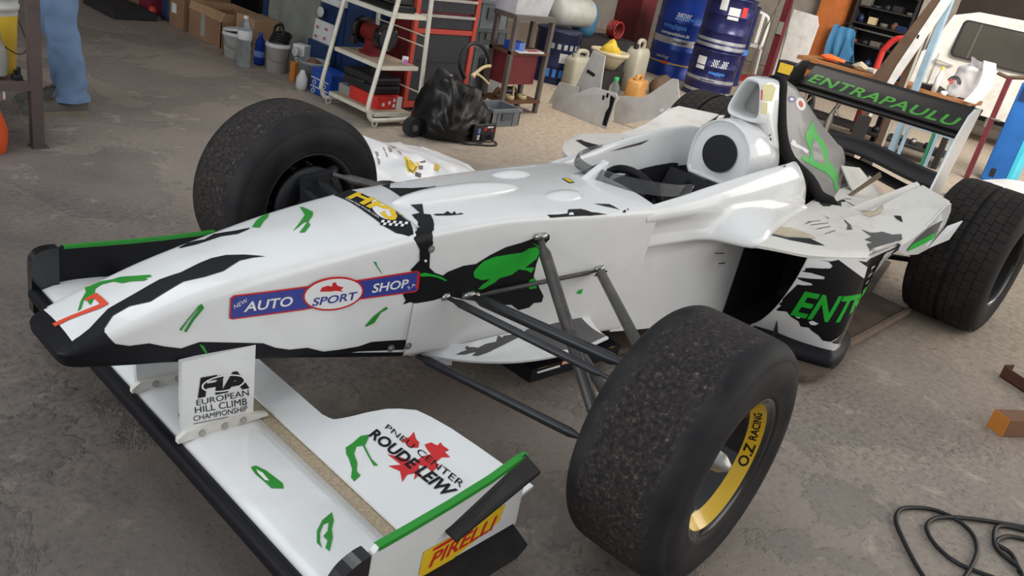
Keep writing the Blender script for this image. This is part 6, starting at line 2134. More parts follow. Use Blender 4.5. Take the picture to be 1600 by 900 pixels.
m = MB(); m.box(-6.40, -6.28, -0.98, -0.78, 0.6005, 0.64, bev=0.006)
one('black_case', m, W['case_black'], 'black flat case on the bench left of the white bag', 'case')
for k, (y, c_) in enumerate(((-0.72, 'paper'), (-0.66, 'cloth_grey'), (-1.22, 'handle_tan'))):
    m = MB(); m.grid(rough(blob_rows((-6.26, y, 0.6005), 0.035, 0.03, 0.035), 0.012, 20.0 + k, 25), close_u=True)
    one('scrap', m, W[c_], ('white scrap under the plastic bag on the bench', 'grey scrap at the bench end', 'tan scrap by the black leaning strip')[k], 'scrap')
t = thing('carrier_bag', 'pale plastic carrier bag with a round red and black logo on the bench end', 'bag', (-6.36, -0.63, 0.612))
rows = []
for i in range(12):
    tt = i / 11
    w_ = 0.115 * (1 - 0.15 * tt) if i < 11 else 0.05
    rows.append([(0.065 * (1 - 0.5 * tt) * sin(a), w_ * cos(a) + 0.02 * tt, 0.26 * tt) for a in [2 * pi * j / 36 for j in range(36)]])
m = MB(); m.grid(rough(rough(rows, 0.018, 3.7, 10), 0.01, 5.7, 24), close_u=True); m.build('bag_body', pm('thin_pale_bag', rgb(206, 202, 202), 0.3), t)
m = MB(); m.grid(rough([[(0.01 + 0.01 * i, 0.0 + 0.028 * j - 0.03 * i * 0.3, 0.24 + 0.028 * i) for j in range(5)] for i in range(4)], 0.03, 8.8, 14)); m.build('bag_knot', W['bag_white'], t)
m = MB()
for r_ in (0.05, 0.034):
    m.tube([(0.082, -0.055 + r_ * cos(a), 0.10 + r_ * sin(a)) for a in [pi * i / 12 - 0.1 for i in range(13)]], 0.007, 5)
m.build('logo_ring', W['case_black'], t)['kind'] = 'stuff'
m = MB(); label_text(m, 'G', (0.088, -0.095, 0.085), (0, 1, 0), (0, 0, 1), 0.04, bold=0.04, shear=0.2); m.build('logo_letter', W['box_red'], t)
rows = []
for i in range(12):
    tt = i / 11
    rows.append([(0.20 - 0.16 * tt + 0.05 * sin(pi * tt), 0.005 + 0.10 * j / 5 + 0.10 * sin(pi * (0.15 + 0.75 * tt)), 0.31 * tt - 0.02 * (1 - tt)) for j in range(6)])
m = MB(); m.sheet(rows, 0.002, mat=Matrix.Translation((-6.36, -0.58, 0.625)))
one('paper_sheet', m, W['sheet_white'], 'white curved sheet of paper draped at the right bench end', 'paper')
t = thing('white_spray_bottle', 'slim white spray bottle standing on the bench beside the carrier bag', 'bottle', (-6.24, -0.80, 0.6005))
m = MB(); m.lathe([(0, 0), (0.024, 0), (0.026, 0.12), (0.012, 0.17), (0.012, 0.19), (0, 0.19)], 18); m.build('bottle_body', W['paper'], t)
m = MB(); m.lathe([(0.014, 0.19), (0.014, 0.215), (0, 0.215)], 12); m.build('cap', W['paint_yellow'], t)
t = thing('battery_box', 'black box with a yellow front plate at the left end of the bench', 'box', (-6.10, -2.05, 0.405))
m = MB(); m.box(-0.08, 0.06, -0.10, 0.10, 0, 0.125, bev=0.008); m.build('case', W['case_black'], t)
m = MB(); m.box(0.0605, 0.064, -0.075, 0.06, 0.015, 0.105); m.build('front_plate', W['paint_yellow'], t)
m = MB(); m.box(-6.18, -6.04, -2.15, -1.95, 0, 0.404)
one('box_stand', m, W['shelf_dark'], 'dark stand under the black box with yellow plate', 'stand')
# leaning strips and uprights
t = thing('leaning_strip', 'long black strip with a white edge leaning over the bench', 'strip', (-6.02, -1.20, 0.0))
m = MB(); m.prism([(0, -0.03, 0.28), (0, 0.03, 0.28), (0, 0.33, 1.40), (0, 0.22, 1.40), (0, -0.05, 0.62)], (1, 0, 0), 0.02); m.build('black_core', W['wood_dark'], t)
m = MB(); m.prism([(0.0205, 0.035, 0.29), (0.0205, 0.06, 0.29), (0.0205, 0.36, 1.40), (0.0205, 0.28, 1.40), (0.0205, 0.11, 0.74)], (1, 0, 0), 0.006); m.build('white_face', W['paper'], t)
m = MB(); m.box(-0.01, 0.03, -0.05, 0.06, 0.0, 0.28); m.build('foot', W['shelf_dark'], t)
m = MB(); m.box(0.0268, 0.029, 0.185, 0.20, 0.99, 1.02); m.build('hole', M['black'], t)
m = MB(); m.box(-6.15, -6.11, -1.06, -1.005, 0.0, 1.03)
o = one('dark_plank', m, W['wood_dark'], 'dark plank with a pale edge standing left of the light blue upright', 'plank')
m = MB(); m.box(-6.148, -6.108, -1.0045, -0.995, 0.0, 1.03); m.build('pale_edge', W['cream'], o)
t = thing('light_blue_upright', 'light blue steel upright standing before the wooden bench', 'post', (-6.08, -0.90, 0))
m = MB(); m.box(-0.025, 0.025, -0.025, 0.025, 0, 1.9); m.build('post', W['post_blue'], t)
m = MB(); m.box(-0.06, 0.06, -0.06, 0.06, 0, 0.012); m.build('base_plate', W['post_blue'], t)
m = MB(); m.tube([(-6.75, -1.52, 0.0), (-6.75, -1.52, 0.70), (-6.75, -1.50, 0.82), (-6.75, -1.44, 0.91), (-6.75, -1.34, 0.93), (-6.75, -1.29, 0.86), (-6.75, -1.28, 0.70), (-6.75, -1.28, 0.0)], 0.028, 10, spline=4)
one('red_hoop', m, W['hoop_red'], 'red bent tube hoop standing behind the bench', 'hoop')
t = thing('tube_stand', 'green and pale blue tube stand standing under the wooden bench front', 'frame', (-6.04, -0.55, 0))
for y, mt, h_ in ((-0.06, 'green_paint', 0.42), (-0.03, 'post_blue', 0.42), (-0.27, 'post_blue', 0.36), (0.10, 'post_blue', 0.36)):
    m = MB(); m.box(-0.012, 0.012, y - 0.012, y + 0.012, 0, h_); m.build('tube', W[mt], t)
m = MB(); m.box(-0.01, 0.01, -0.27, 0.11, 0.30, 0.33); m.build('cross_bar', W['post_blue'], t)
random.seed(21)
for k in range(7):
    m = MB(); y = -1.25 + 0.12 * k
    m.lathe([(0.012, 0), (0.03, 0), (0.03, 0.03), (0.02, 0.05), (0.0, 0.05)], 14, mat=Matrix.Translation((-6.36 + random.uniform(-0.04, 0.02), y + 0.05, 0.1205)))
    one('steel_fitting', m, M['steel'] if k % 2 else W['case_black'], '%s fitting on the lower bench shelf, %s from the left' % ('shiny' if k % 2 else 'black', ('first', 'second', 'third', 'fourth', 'fifth', 'sixth', 'seventh')[k]), 'fitting', 'fittings on the lower bench shelf')
t = thing('chrome_pump', 'chrome hand pump hanging between the bench legs', 'pump', (-6.10, -1.52, 0.0))
m = MB(); m.tube([(0, 0, 0.02), (0, 0.0, 0.20), (0, 0.03, 0.30), (0, -0.02, 0.40)], [0.03, 0.025, 0.035, 0.02], 10, spline=3); m.build('pump_body', M['steel'], t)
m = MB(); m.tube([(0.0, 0.05, 0.42), (0.03, 0.06, 0.34), (0.03, 0.03, 0.26), (0.0, 0.08, 0.20)], 0.012, 8, spline=3); m.build('lever', M['steel'], t)
t = thing('spoked_wheel', 'dark wheel with spokes leaning at the left end of the bench', 'wheel', (-6.02, -1.78, 0.0))
m = MB(); m.tube([(0, 0.10 * cos(a), 0.19 + 0.19 * sin(a) * 0.95) for a in [2 * pi * i / 28 for i in range(28)]], 0.015, 7, closed=True); m.build('rim', W['case_black'], t)
for k in range(8):
    a = 2 * pi * k / 8
    m = MB(); m.cyl((0, 0, 0.19), (0, 0.10 * cos(a), 0.19 + 0.18 * sin(a)), 0.006, n=6); m.build('spoke', W['handle_tan'] if k % 2 else W['bench_grey'], t)

# ------------------------------------------------------------------ pickup
t = thing('white_pickup', 'white double cab vehicle parked behind the wooden bench', 'car', (-8.5, 0.0, 0))
m = MB()
prof = [(-1.75, 0.40), (-1.70, 0.30), (1.6, 0.30), (1.7, 0.40), (1.7, 0.72), (0.75, 0.78), (0.25, 1.20), (0.05, 1.28), (-0.6, 1.30), (-1.35, 1.28), (-1.58, 1.20), (-1.68, 0.82), (-1.74, 0.78)]
rows = []
for dx, k in ((0.0, 1.0), (-0.03, 1.0), (-0.10, 1.0), (-0.9, 1.0)):
    rows.append([(dx - 0.16 * max(0, (z - 0.80)) * (1 if dx > -0.5 else -1), y, z) for y, z in prof])
m.grid(rows, smooth=False, close_u=True); m.add(rows[0], [tuple(range(len(prof)))]); m.add(rows[-1], [tuple(range(len(prof) - 1, -1, -1))])
m.build('body_shell', W['van_white'], t)


def side_pt(y, z, off=0.004):
    return (off - 0.16 * max(0, (z - 0.80)), y, z)


def rounded(y0, y1, z0, z1, r, n=4):
    P = []
    for (cy, cz, a0) in ((y1 - r, z1 - r, 0), (y0 + r, z1 - r, 90), (y0 + r, z0 + r, 180), (y1 - r, z0 + r, 270)):
        P += [(cy + r * cos(R(a0 + 90 * i / n)), cz + r * sin(R(a0 + 90 * i / n))) for i in range(n + 1)]
    return P


m = MB(); m.prism([side_pt(y, z, 0.002) for y, z in rounded(-1.455, -0.565, 0.800, 1.185, 0.05)], (1, 0, 0.1), 0.006); m.build('window_seal', W['case_black'], t)
m = MB(); m.prism([side_pt(y, z, 0.0085) for y, z in rounded(-1.43, -0.59, 0.815, 1.17, 0.04)], (1, 0, 0.1), 0.003); g_ = m.build('side_window', W['glass_dark'], t)
m = MB(); m.prism([side_pt(-1.275, 0.815, 0.012), side_pt(-1.262, 0.815, 0.012), side_pt(-1.262, 1.17, 0.012), side_pt(-1.275, 1.17, 0.012)], (1, 0, 0.1), 0.003); m.build('window_bar', W['bench_grey'], t)
m = MB(); m.prism([side_pt(y, z, 0.002) for y, z in ((-0.45, 0.80), (0.50, 0.80), (0.16, 1.15), (-0.45, 1.17))], (1, 0, 0.1), 0.008); m.build('side_window', W['glass_dark'], t)
m = MB(); m.tube([(0.008, -1.56, 0.735), (0.035, -1.53, 0.735), (0.035, -1.40, 0.728), (0.008, -1.37, 0.728)], 0.016, 8, spline=2); m.build('door_handle', W['van_white'], t)
m = MB(); m.box(0.0, 0.004, -0.505, -0.50, 0.32, 1.2); m.box(0.0, 0.004, -1.56, -1.555, 0.32, 0.80); m.build('door_gap', W['case_black'], t)
for y in (-1.46, 1.1):
    m = MB(); m.cyl((-0.18, y, 0.24), (0.02, y, 0.24), 0.24, n=32); w_ = m.build('wheel', W['case_black'], t)
    m = MB(); m.cyl((0.0205, y, 0.24), (0.03, y, 0.24), 0.14, n=24); m.build('hub_cap', M['alu'], w_)
t = thing('roof_ladder', 'pale ladder leaning on the wall above the white vehicle', 'ladder', (-10.6, -1.1, 0))
for y in (-0.16, 0.16):
    m = MB(); m.cyl((0.3, y, 0.0), (-0.2, y, 2.4), 0.022, n=8); m.build('rail', W['cream'], t)
for k in range(8):
    z = 0.2 + 0.27 * k
    m = MB(); m.cyl((0.3 - 0.5 * z / 2.4, -0.16, z), (0.3 - 0.5 * z / 2.4, 0.16, z), 0.014, n=8); m.build('rung', W['cream'], t)
m = MB(); m.box(-10.85, -10.7, -0.6, 1.4, 0, 2.6)
one('brown_panelling', m, W['wood_dark'], 'dark brown timber panel on the wall beyond the white vehicle', 'panel')
t = thing('pale_locker', 'pale narrow locker with a pipe between dark shelving and leaning strip', 'locker', (-9.6, -2.08, 0))
m = MB(); m.box(-0.2, 0.2, -0.14, 0.14, 0, 1.8); m.build('locker_body', W['cupboard_grey'], t)
m = MB(); m.cyl((0.23, 0.08, 0.0), (0.23, 0.08, 1.8), 0.012, n=8); m.build('pipe', W['cream'], t)

# ------------------------------------------------------------------ blue cabinet at the right edge
t = thing('blue_cabinet', 'bright blue steel cabinet with a cyan edge at the right of the picture', 'cabinet', (-6.62, -0.14, 0))
m = MB(); m.box(-0.14, 0.14, -0.10, 0.09, 0.0, 0.84, bev=0.01); m.build('cabinet_body', W['cab_bright'], t)
m = MB(); m.box(-0.14, 0.142, 0.091, 0.125, 0.0, 0.60); m.build('cyan_edge', W['cyan'], t)
m = MB(); m.box(0.1405, 0.146, -0.045, -0.005, 0.05, 0.12, bev=0.002); m.build('slot_plate', W['case_black'], t)
m = MB(); m.box(0.1405, 0.15, -0.07, 0.07, 0.70, 0.82); m.build('top_panel', W['cab_blue'], t)
t = thing('dark_red_upright', 'dark red thin upright standing left of the blue cabinet', 'post', (-6.30, -0.30, 0))
m = MB(); m.box(-0.02, 0.02, -0.018, 0.018, 0, 0.86); m.build('post', W['column_red'], t)
m = MB(); m.tube([(0, -0.10, 0.87), (0, -0.02, 0.855), (0, 0.09, 0.88), (0, 0.22, 0.90)], 0.016, 7); m.build('cross_branch', W['wood_dark'], t)
m = MB(); m.cyl((0.016, -0.005, 0.52), (0.03, 0.07, 0.52), 0.008, n=8); m.build('peg', M['alu'], t)
t = thing('spare_bodywork', 'white spare bodywork lying on the floor behind the rear tyre', 'panel', (-5.2, 0.22, 0))
m = MB(); m.sheet(rough([[(-0.55 + 0.15 * i, -0.28 + 0.09 * j, 0.08 + 0.10 * sin(pi * j / 7) + 0.03 * (i % 2)) for j in range(8)] for i in range(8)], 0.01, 5.5, 4), 0.012); m.build('shell', W['sheet_white'], t)
m = MB(); m.box(-0.50, 0.45, -0.26, 0.32, 0.0, 0.06); m.build('floor_plate', W['sheet_white'], t)
m = MB(); m.box(-0.1, 0.15, -0.15, 0.0, 0.17, 0.19); m.build('dark_opening', W['case_black'], t)
m = MB(); m.box(-6.9, -6.6, 0.25, 0.6, 0, 0.30, bev=0.02)
one('white_crate', m, W['paper'], 'white box right of the blue cabinet', 'box')

# ------------------------------------------------------------------ floor on the right
t = thing('timber_block', 'square timber with an orange painted end on the floor at the right', 'timber', (-1.575, 1.185, 0), R(148))
m = MB(); m.box(0.0, 0.30, -0.035, 0.035, 0.0, 0.07, bev=0.004); m.build('beam', W['timber'], t)
m = MB(); m.box(-0.003, 0.0, -0.035, 0.035, 0.0, 0.07); m.build('painted_end', W['block_orange'], t)
m = MB()
m.box(0, 0.4, -0.03, -0.024, 0, 0.05); m.box(0, 0.4, -0.03, 0.02, 0, 0.006); m.box(0, 0.4, 0.014, 0.02, 0.006, 0.03)
m.box(-0.006, 0.0, -0.03, 0.02, 0, 0.055)
one('steel_channel', m, W['angle_iron'], 'rusty brown steel channel on the floor at the right edge', 'channel', None, (-2.13, 1.08, 0.0), R(64))
t = thing('floor_cable', 'black cable lying in loose loops on the floor at the lower right', 'cable', (-0.60, 1.20, 0))
m = MB(); m.tube([(0.094, 0.1, 0.008), (0.055, 0.061, 0.008), (-0.011, 0.007, 0.008), (-0.077, -0.038, 0.008), (-0.138, -0.052, 0.008), (-0.19, -0.034, 0.008), (-0.243, 0.012, 0.008), (-0.259, 0.07, 0.008), (-0.23, 0.122, 0.008), (-0.165, 0.152, 0.008), (-0.077, 0.163, 0.008), (0.0, 0.165, 0.008)], 0.0062, 6, spline=5); m.build('cable', W['hose_black'], t)
m = MB(); m.tube([(-0.09, 0.226, 0.008), (-0.055, 0.14, 0.008), (-0.072, 0.077, 0.008), (-0.118, 0.034, 0.008), (-0.17, 0.022, 0.008), (-0.235, 0.042, 0.008), (-0.325, 0.113, 0.008), (-0.434, 0.224, 0.008)], 0.0062, 6, spline=5); m.build('cable', W['hose_black'], t)
m = MB(); m.tube([(-0.157, 0.272, 0.008), (-0.2, 0.246, 0.008), (-0.224, 0.191, 0.008), (-0.275, 0.166, 0.008), (-0.348, 0.159, 0.008), (-0.392, 0.2, 0.008), (-0.409, 0.23, 0.008)], 0.0062, 6, spline=5); m.build('cable', W['hose_black'], t)
m = MB(); m.tube([(-0.178, 0.259, 0.008), (-0.244, 0.219, 0.008), (-0.254, 0.177, 0.008), (-0.322, 0.191, 0.008), (-0.364, 0.24, 0.008)], 0.0062, 6, spline=5); m.build('cable', W['hose_black'], t)
t = thing('printed_plastic_bag', 'white printed plastic bag lying on the floor behind the far front wheel', 'bag', (-1.18, -1.70, 0))
rows = []
for i in range(15):
    rows.append([(0.32 - 0.05 * i, -0.27 + 0.05 * j - 0.015 * i * (j < 5) + 0.02 * i, 0.012 + 0.16 * max(0.0, sin(pi * (j + 0.6) / 11)) * max(0.0, 1 - i / 15.5) ** 0.8) for j in range(11)])
rows = [catmull(r, 3) for r in rows]
cols_ = [catmull([r[j] for r in rows], 2) for j in range(len(rows[0]))]
rows = [[c_[i] for c_ in cols_] for i in range(len(cols_[0]))]
m = MB(); m.sheet(rough(rough(rows, 0.020, 4.4, 9), 0.010, 7.1, 22), 0.003); pb = m.build('bag_sheet', W['bag_white'], t)
m = MB(); m.box(-0.30, 0.25, -0.2, 0.15, 0.0, 0.008); m.build('bag_back', W['bag_white'], t)

# ------------------------------------------------------------------ stickers and paint marks on the car
# each outline lies in the plane of its frame (metres) and is laid onto the body along the frame direction
DECALS = [
 ('nose_band', 'nose', ['nose'], 'side', 'black wavy band along the lower edge of the nose', [
  ('p','black',0,[(-1.0445,0.419),(-1.0272,0.4277),(-1.0162,0.4332),(-1.002,0.4398),(-0.9875,0.4463),(-0.9754,0.4509),(-0.9696,0.4512),(-0.9697,0.4421),(-0.9582,0.4258),(-0.932,0.415),(-0.8946,0.4119),(-0.864,0.397),(-0.8301,0.3843),(-0.793,0.3915),(-0.655,0.3603),(-0.6254,0.3429),(-0.591,0.3307),(-0.5472,0.3266),(-0.5047,0.3074),(-0.4628,0.3036),(-0.4109,0.3012),(-0.3763,0.3063),(-0.3276,0.2996),(-0.268,0.29),(-0.2753,0.2625),(-0.4085,0.2864),(-0.4776,0.2933),(-0.5886,0.3062),(-0.6746,0.3177),(-0.7654,0.3356),(-0.8693,0.3587),(-0.9564,0.3827),(-1.0015,0.3925)]),
 ]),
 ('nose_stripe', 'nose', ['nose'], 'top', 'black flame stripe running up the nose', [
  ('p','black',0,[(-1.0283,-0.0679),(-0.9891,-0.0579),(-0.9447,-0.0331),(-0.9125,-0.03),(-0.8793,-0.0264),(-0.8402,-0.0222),(-0.7997,-0.0274),(-0.7565,-0.0197),(-0.7303,-0.018),(-0.7027,-0.0245),(-0.6714,-0.0444),(-0.6387,-0.0722),(-0.6606,-0.0632),(-0.6891,-0.0573),(-0.7321,-0.0701),(-0.7703,-0.0666),(-0.8092,-0.0567),(-0.8402,-0.0622),(-0.8799,-0.0683),(-0.914,-0.0542),(-0.9459,-0.0568),(-0.9654,-0.0728),(-0.9865,-0.088),(-1.002,-0.0902),(-1.0171,-0.0885)]),
  ('p','black',0,[(-0.7552,0.0743),(-0.7282,0.087),(-0.6991,0.0715),(-0.6711,0.084),(-0.6327,0.0639),(-0.6015,0.0547),(-0.6104,0.0491),(-0.6385,0.0437),(-0.6685,0.0586),(-0.7005,0.0587),(-0.726,0.0601),(-0.7525,0.0695)]),
 ]),
 ('nose_mark', 'nose', ['nose'], 'top', 'orange figure seven and green brush marks on the nose', [
  ('p','dull_green',0,[(-0.9432,0.0804),(-0.9369,0.0735),(-0.9174,0.0714),(-0.899,0.055),(-0.887,0.0509),(-0.8658,0.0249),(-0.8465,0.0053),(-0.8481,-0.0034),(-0.859,0.0034),(-0.8561,-0.0057),(-0.8645,-0.0037),(-0.8833,0.0165),(-0.8945,0.0225),(-0.9031,0.0454),(-0.9215,0.0557),(-0.9347,0.0509),(-0.9519,0.0158),(-0.963,0.0022),(-0.9629,0.0133),(-0.9565,0.0351),(-0.9654,0.0291),(-0.9786,0.0064),(-0.9861,0.0036),(-0.9706,0.0304),(-0.9508,0.0553)]),
  ('p','orange_red',1,[(-1.0289,0.0101),(-0.9841,-0.0023),(-0.9562,-0.0081),(-0.9504,-0.0099),(-0.9499,0.0131),(-0.9541,0.0189),(-0.9642,0.021),(-0.9625,0.0311),(-0.9401,0.0319),(-0.9385,-0.0214),(-0.9553,-0.0218),(-1.0071,-0.0068),(-1.0288,-0.0033)]),
  ('p','dull_green',0,[(-0.5211,0.1114),(-0.5403,0.0845),(-0.5638,0.0651),(-0.587,0.0406),(-0.5976,0.0545),(-0.5703,0.0835),(-0.5507,0.0968),(-0.5345,0.1094)]),
  ('p','dull_green',0,[(-0.4482,0.0984),(-0.4446,0.0908),(-0.4455,0.0478),(-0.4605,0.0274),(-0.4853,0.006),(-0.4923,-0.0122),(-0.5208,-0.0343),(-0.5319,-0.0297),(-0.5135,-0.0155),(-0.487,0.0071),(-0.4965,0.0072),(-0.5196,-0.0065),(-0.5401,-0.0168),(-0.5173,0.0008),(-0.4962,0.019),(-0.4716,0.042)]),
 ]),
 ('nose_mark', 'nose', ['nose'], 'side', 'green brush marks on the side of the nose', [
  ('p','dull_green',1,[(-0.8366,0.4296),(-0.8204,0.4523),(-0.8004,0.4776),(-0.7944,0.4802),(-0.7901,0.4708),(-0.8083,0.4472),(-0.8221,0.421),(-0.8269,0.4237),(-0.8133,0.4509),(-0.8003,0.4699),(-0.8035,0.4694),(-0.8201,0.4479),(-0.8327,0.4266)]),
  ('p','dull_green',2,[(-0.7943,0.3878),(-0.7847,0.3813),(-0.7761,0.3623),(-0.7609,0.3471),(-0.7584,0.3379),(-0.7674,0.342),(-0.7784,0.3599),(-0.7892,0.3766)]),
  ('p','dull_green',1,[(-0.4022,0.3558),(-0.383,0.3783),(-0.3504,0.3988),(-0.3448,0.3913),(-0.3635,0.3846),(-0.3773,0.3595),(-0.3992,0.3532)]),
  ('p','dull_green',0,[(-0.4073,0.5259),(-0.3996,0.5226),(-0.3955,0.513),(-0.3769,0.4898),(-0.3825,0.4938),(-0.4008,0.516)]),
 ]),
 ('shop_sticker', 'nose', ['nose', 'tub'], 'side', 'red-edged blue sticker with a white oval in the middle', [
  ('p','red',2,[(-0.7361,0.4374),(-0.7378,0.4843),(-0.7304,0.4902),(-0.5779,0.4881),(-0.4356,0.4844),(-0.2784,0.4839),(-0.2675,0.4772),(-0.2634,0.4299),(-0.2722,0.425),(-0.4369,0.4322),(-0.5705,0.4288),(-0.73,0.4336)]),
  ('p','blue',3,[(-0.7332,0.4404),(-0.7347,0.4814),(-0.7291,0.4868),(-0.5775,0.4845),(-0.435,0.4805),(-0.2776,0.4798),(-0.2724,0.4756),(-0.268,0.433),(-0.2741,0.4294),(-0.4376,0.4361),(-0.571,0.4326),(-0.7299,0.4371)]),
  ('p','red',4,[(-0.4243,0.458),(-0.4233,0.448),(-0.4264,0.4387),(-0.4335,0.4304),(-0.4442,0.4236),(-0.4578,0.4188),(-0.4735,0.416),(-0.4905,0.4154),(-0.5079,0.4171),(-0.5248,0.4208),(-0.5403,0.4264),(-0.5537,0.4336),(-0.5645,0.442),(-0.5722,0.4511),(-0.5764,0.4606),(-0.577,0.47),(-0.574,0.4789),(-0.5675,0.4868),(-0.5578,0.4934),(-0.5454,0.4984),(-0.5308,0.5015),(-0.5146,0.5025),(-0.4976,0.5015),(-0.4806,0.4982),(-0.4645,0.4929),(-0.45,0.4859),(-0.4381,0.4774),(-0.4293,0.4679)]),
  ('p','print_white',5,[(-0.4291,0.4581),(-0.4284,0.4493),(-0.4315,0.441),(-0.4383,0.4336),(-0.4484,0.4277),(-0.4612,0.4233),(-0.4759,0.4209),(-0.4919,0.4204),(-0.5082,0.4219),(-0.524,0.4252),(-0.5385,0.4302),(-0.5511,0.4365),(-0.5611,0.444),(-0.5682,0.4521),(-0.5721,0.4606),(-0.5725,0.4689),(-0.5696,0.4768),(-0.5633,0.4839),(-0.5542,0.4898),(-0.5424,0.4942),(-0.5286,0.4969),(-0.5133,0.4978),(-0.4973,0.4968),(-0.4814,0.4939),(-0.4663,0.4892),(-0.4528,0.4829),(-0.4418,0.4754),(-0.4337,0.4669)]),
  ('p','red',6,[(-0.5379,0.4711),(-0.5338,0.4806),(-0.5198,0.4831),(-0.5092,0.4792),(-0.5087,0.4883),(-0.5014,0.4887),(-0.4964,0.4796),(-0.4791,0.4723),(-0.4854,0.4676),(-0.4789,0.4619),(-0.4992,0.467),(-0.5107,0.4669)]),
  ('t','print_white',4,[(-0.7077,0.4478),(-0.5985,0.4451),(-0.5997,0.4694),(-0.7068,0.4718)],'AUTO',0.02,0.1,1.0),
  ('t','print_white',4,[(-0.7271,0.4586),(-0.7008,0.4717),(-0.7041,0.481),(-0.7303,0.4687)],'NEW',0.0,0,1.0),
  ('t','blue',6,[(-0.5525,0.4365),(-0.4398,0.4351),(-0.4407,0.4558),(-0.552,0.4568)],'SPORT',0.02,0.1,1.0),
  ('t','print_white',4,[(-0.4003,0.4444),(-0.2973,0.4422),(-0.2992,0.4658),(-0.4009,0.4685)],'SHOP',0.02,0.1,1.0),
  ('t','print_white',4,[(-0.2961,0.436),(-0.2755,0.4447),(-0.2803,0.4524),(-0.3005,0.4447)],'S.A',0,0,1.0),
 ]),
 ('team_sticker', 'nose', ['nose'], 'top', 'black oval sticker with large yellow letters and a checkered edge', [
  ('p','black',0,[(-0.3344,0.1256),(-0.3096,0.1383),(-0.2805,0.1411),(-0.254,0.1396),(-0.2529,0.0669),(-0.2454,0.0036),(-0.2595,-0.0689),(-0.2838,-0.1186),(-0.2967,-0.141),(-0.312,-0.142),(-0.3359,-0.1249),(-0.3445,-0.0885),(-0.3428,-0.0167),(-0.336,0.0638)]),
  ('p','print_white',1,[(-0.2946,-0.0666),(-0.3014,-0.0704),(-0.308,-0.0718),(-0.3139,-0.0709),(-0.319,-0.0677),(-0.3228,-0.0623),(-0.3252,-0.0547),(-0.326,-0.0454),(-0.325,-0.0347),(-0.3223,-0.023),(-0.3178,-0.0106),(-0.3119,0.0015),(-0.3045,0.0132),(-0.2965,0.0233),(-0.2881,0.0315),(-0.28,0.0368),(-0.2727,0.0391),(-0.2656,0.0394),(-0.2599,0.0365),(-0.2562,0.0304),(-0.2544,0.0216),(-0.2543,0.0112),(-0.2567,-0.0015),(-0.2611,-0.0151),(-0.2672,-0.029),(-0.2745,-0.0424),(-0.2808,-0.0522),(-0.2876,-0.0604)]),
  ('t','yellow',2,[(-0.3259,0.085),(-0.3179,-0.093),(-0.2552,-0.061),(-0.2616,0.1289)],'HPS',0.035,0.2,1.0),
  ('t','print_white',2,[(-0.3374,0.0763),(-0.3381,-0.0578),(-0.3284,-0.0496),(-0.324,0.089)],'www.hps-mods.com',0,0,1.0),
  ('p','print_white',1,[(-0.3318,-0.0645),(-0.3259,-0.0681),(-0.3352,-0.0767),(-0.3413,-0.0731)]),
  ('p','black',1,[(-0.3259,-0.0681),(-0.3201,-0.0718),(-0.3294,-0.0803),(-0.3355,-0.0767)]),
  ('p','print_white',1,[(-0.3201,-0.0718),(-0.3143,-0.0755),(-0.3236,-0.084),(-0.3297,-0.0804)]),
  ('p','black',1,[(-0.3143,-0.0755),(-0.3084,-0.0792),(-0.3177,-0.0876),(-0.3239,-0.0841)]),
  ('p','print_white',1,[(-0.3084,-0.0792),(-0.3025,-0.0829),(-0.3118,-0.0911),(-0.318,-0.0876)]),
  ('p','black',1,[(-0.3025,-0.0829),(-0.2967,-0.0866),(-0.3058,-0.0947),(-0.3121,-0.0912)]),
  ('p','print_white',1,[(-0.2967,-0.0866),(-0.2907,-0.0902),(-0.2999,-0.0983),(-0.3061,-0.0947)]),
  ('p','black',1,[(-0.2907,-0.0902),(-0.2847,-0.0938),(-0.2939,-0.1019),(-0.3002,-0.0983)]),
  ('p','print_white',1,[(-0.2847,-0.0938),(-0.2787,-0.0974),(-0.288,-0.1055),(-0.2942,-0.1019)]),
  ('p','black',1,[(-0.3413,-0.0731),(-0.3355,-0.0767),(-0.3445,-0.0851),(-0.3506,-0.0816)]),
  ('p','print_white',1,[(-0.3355,-0.0767),(-0.3297,-0.0804),(-0.3387,-0.0886),(-0.3448,-0.0851)]),
  ('p','black',1,[(-0.3297,-0.0804),(-0.3239,-0.0841),(-0.3328,-0.0921),(-0.339,-0.0886)]),
  ('p','print_white',1,[(-0.3239,-0.0841),(-0.318,-0.0876),(-0.3269,-0.0957),(-0.3331,-0.0921)]),
  ('p','black',1,[(-0.318,-0.0876),(-0.3121,-0.0912),(-0.3211,-0.0992),(-0.3272,-0.0957)]),
  ('p','print_white',1,[(-0.3121,-0.0912),(-0.3061,-0.0947),(-0.3152,-0.1028),(-0.3214,-0.0993)]),
  ('p','black',1,[(-0.3061,-0.0947),(-0.3002,-0.0983),(-0.3093,-0.1064),(-0.3155,-0.1028)]),
  ('p','print_white',1,[(-0.3002,-0.0983),(-0.2942,-0.1019),(-0.3033,-0.1099),(-0.3096,-0.1064)]),
  ('p','black',1,[(-0.2942,-0.1019),(-0.2883,-0.1056),(-0.2973,-0.1134),(-0.3036,-0.1099)]),
 ]),
 ('splash_patch', 'tub', ['nose', 'tub'], 'side', 'black torn patch with a green splash on the tub side', [
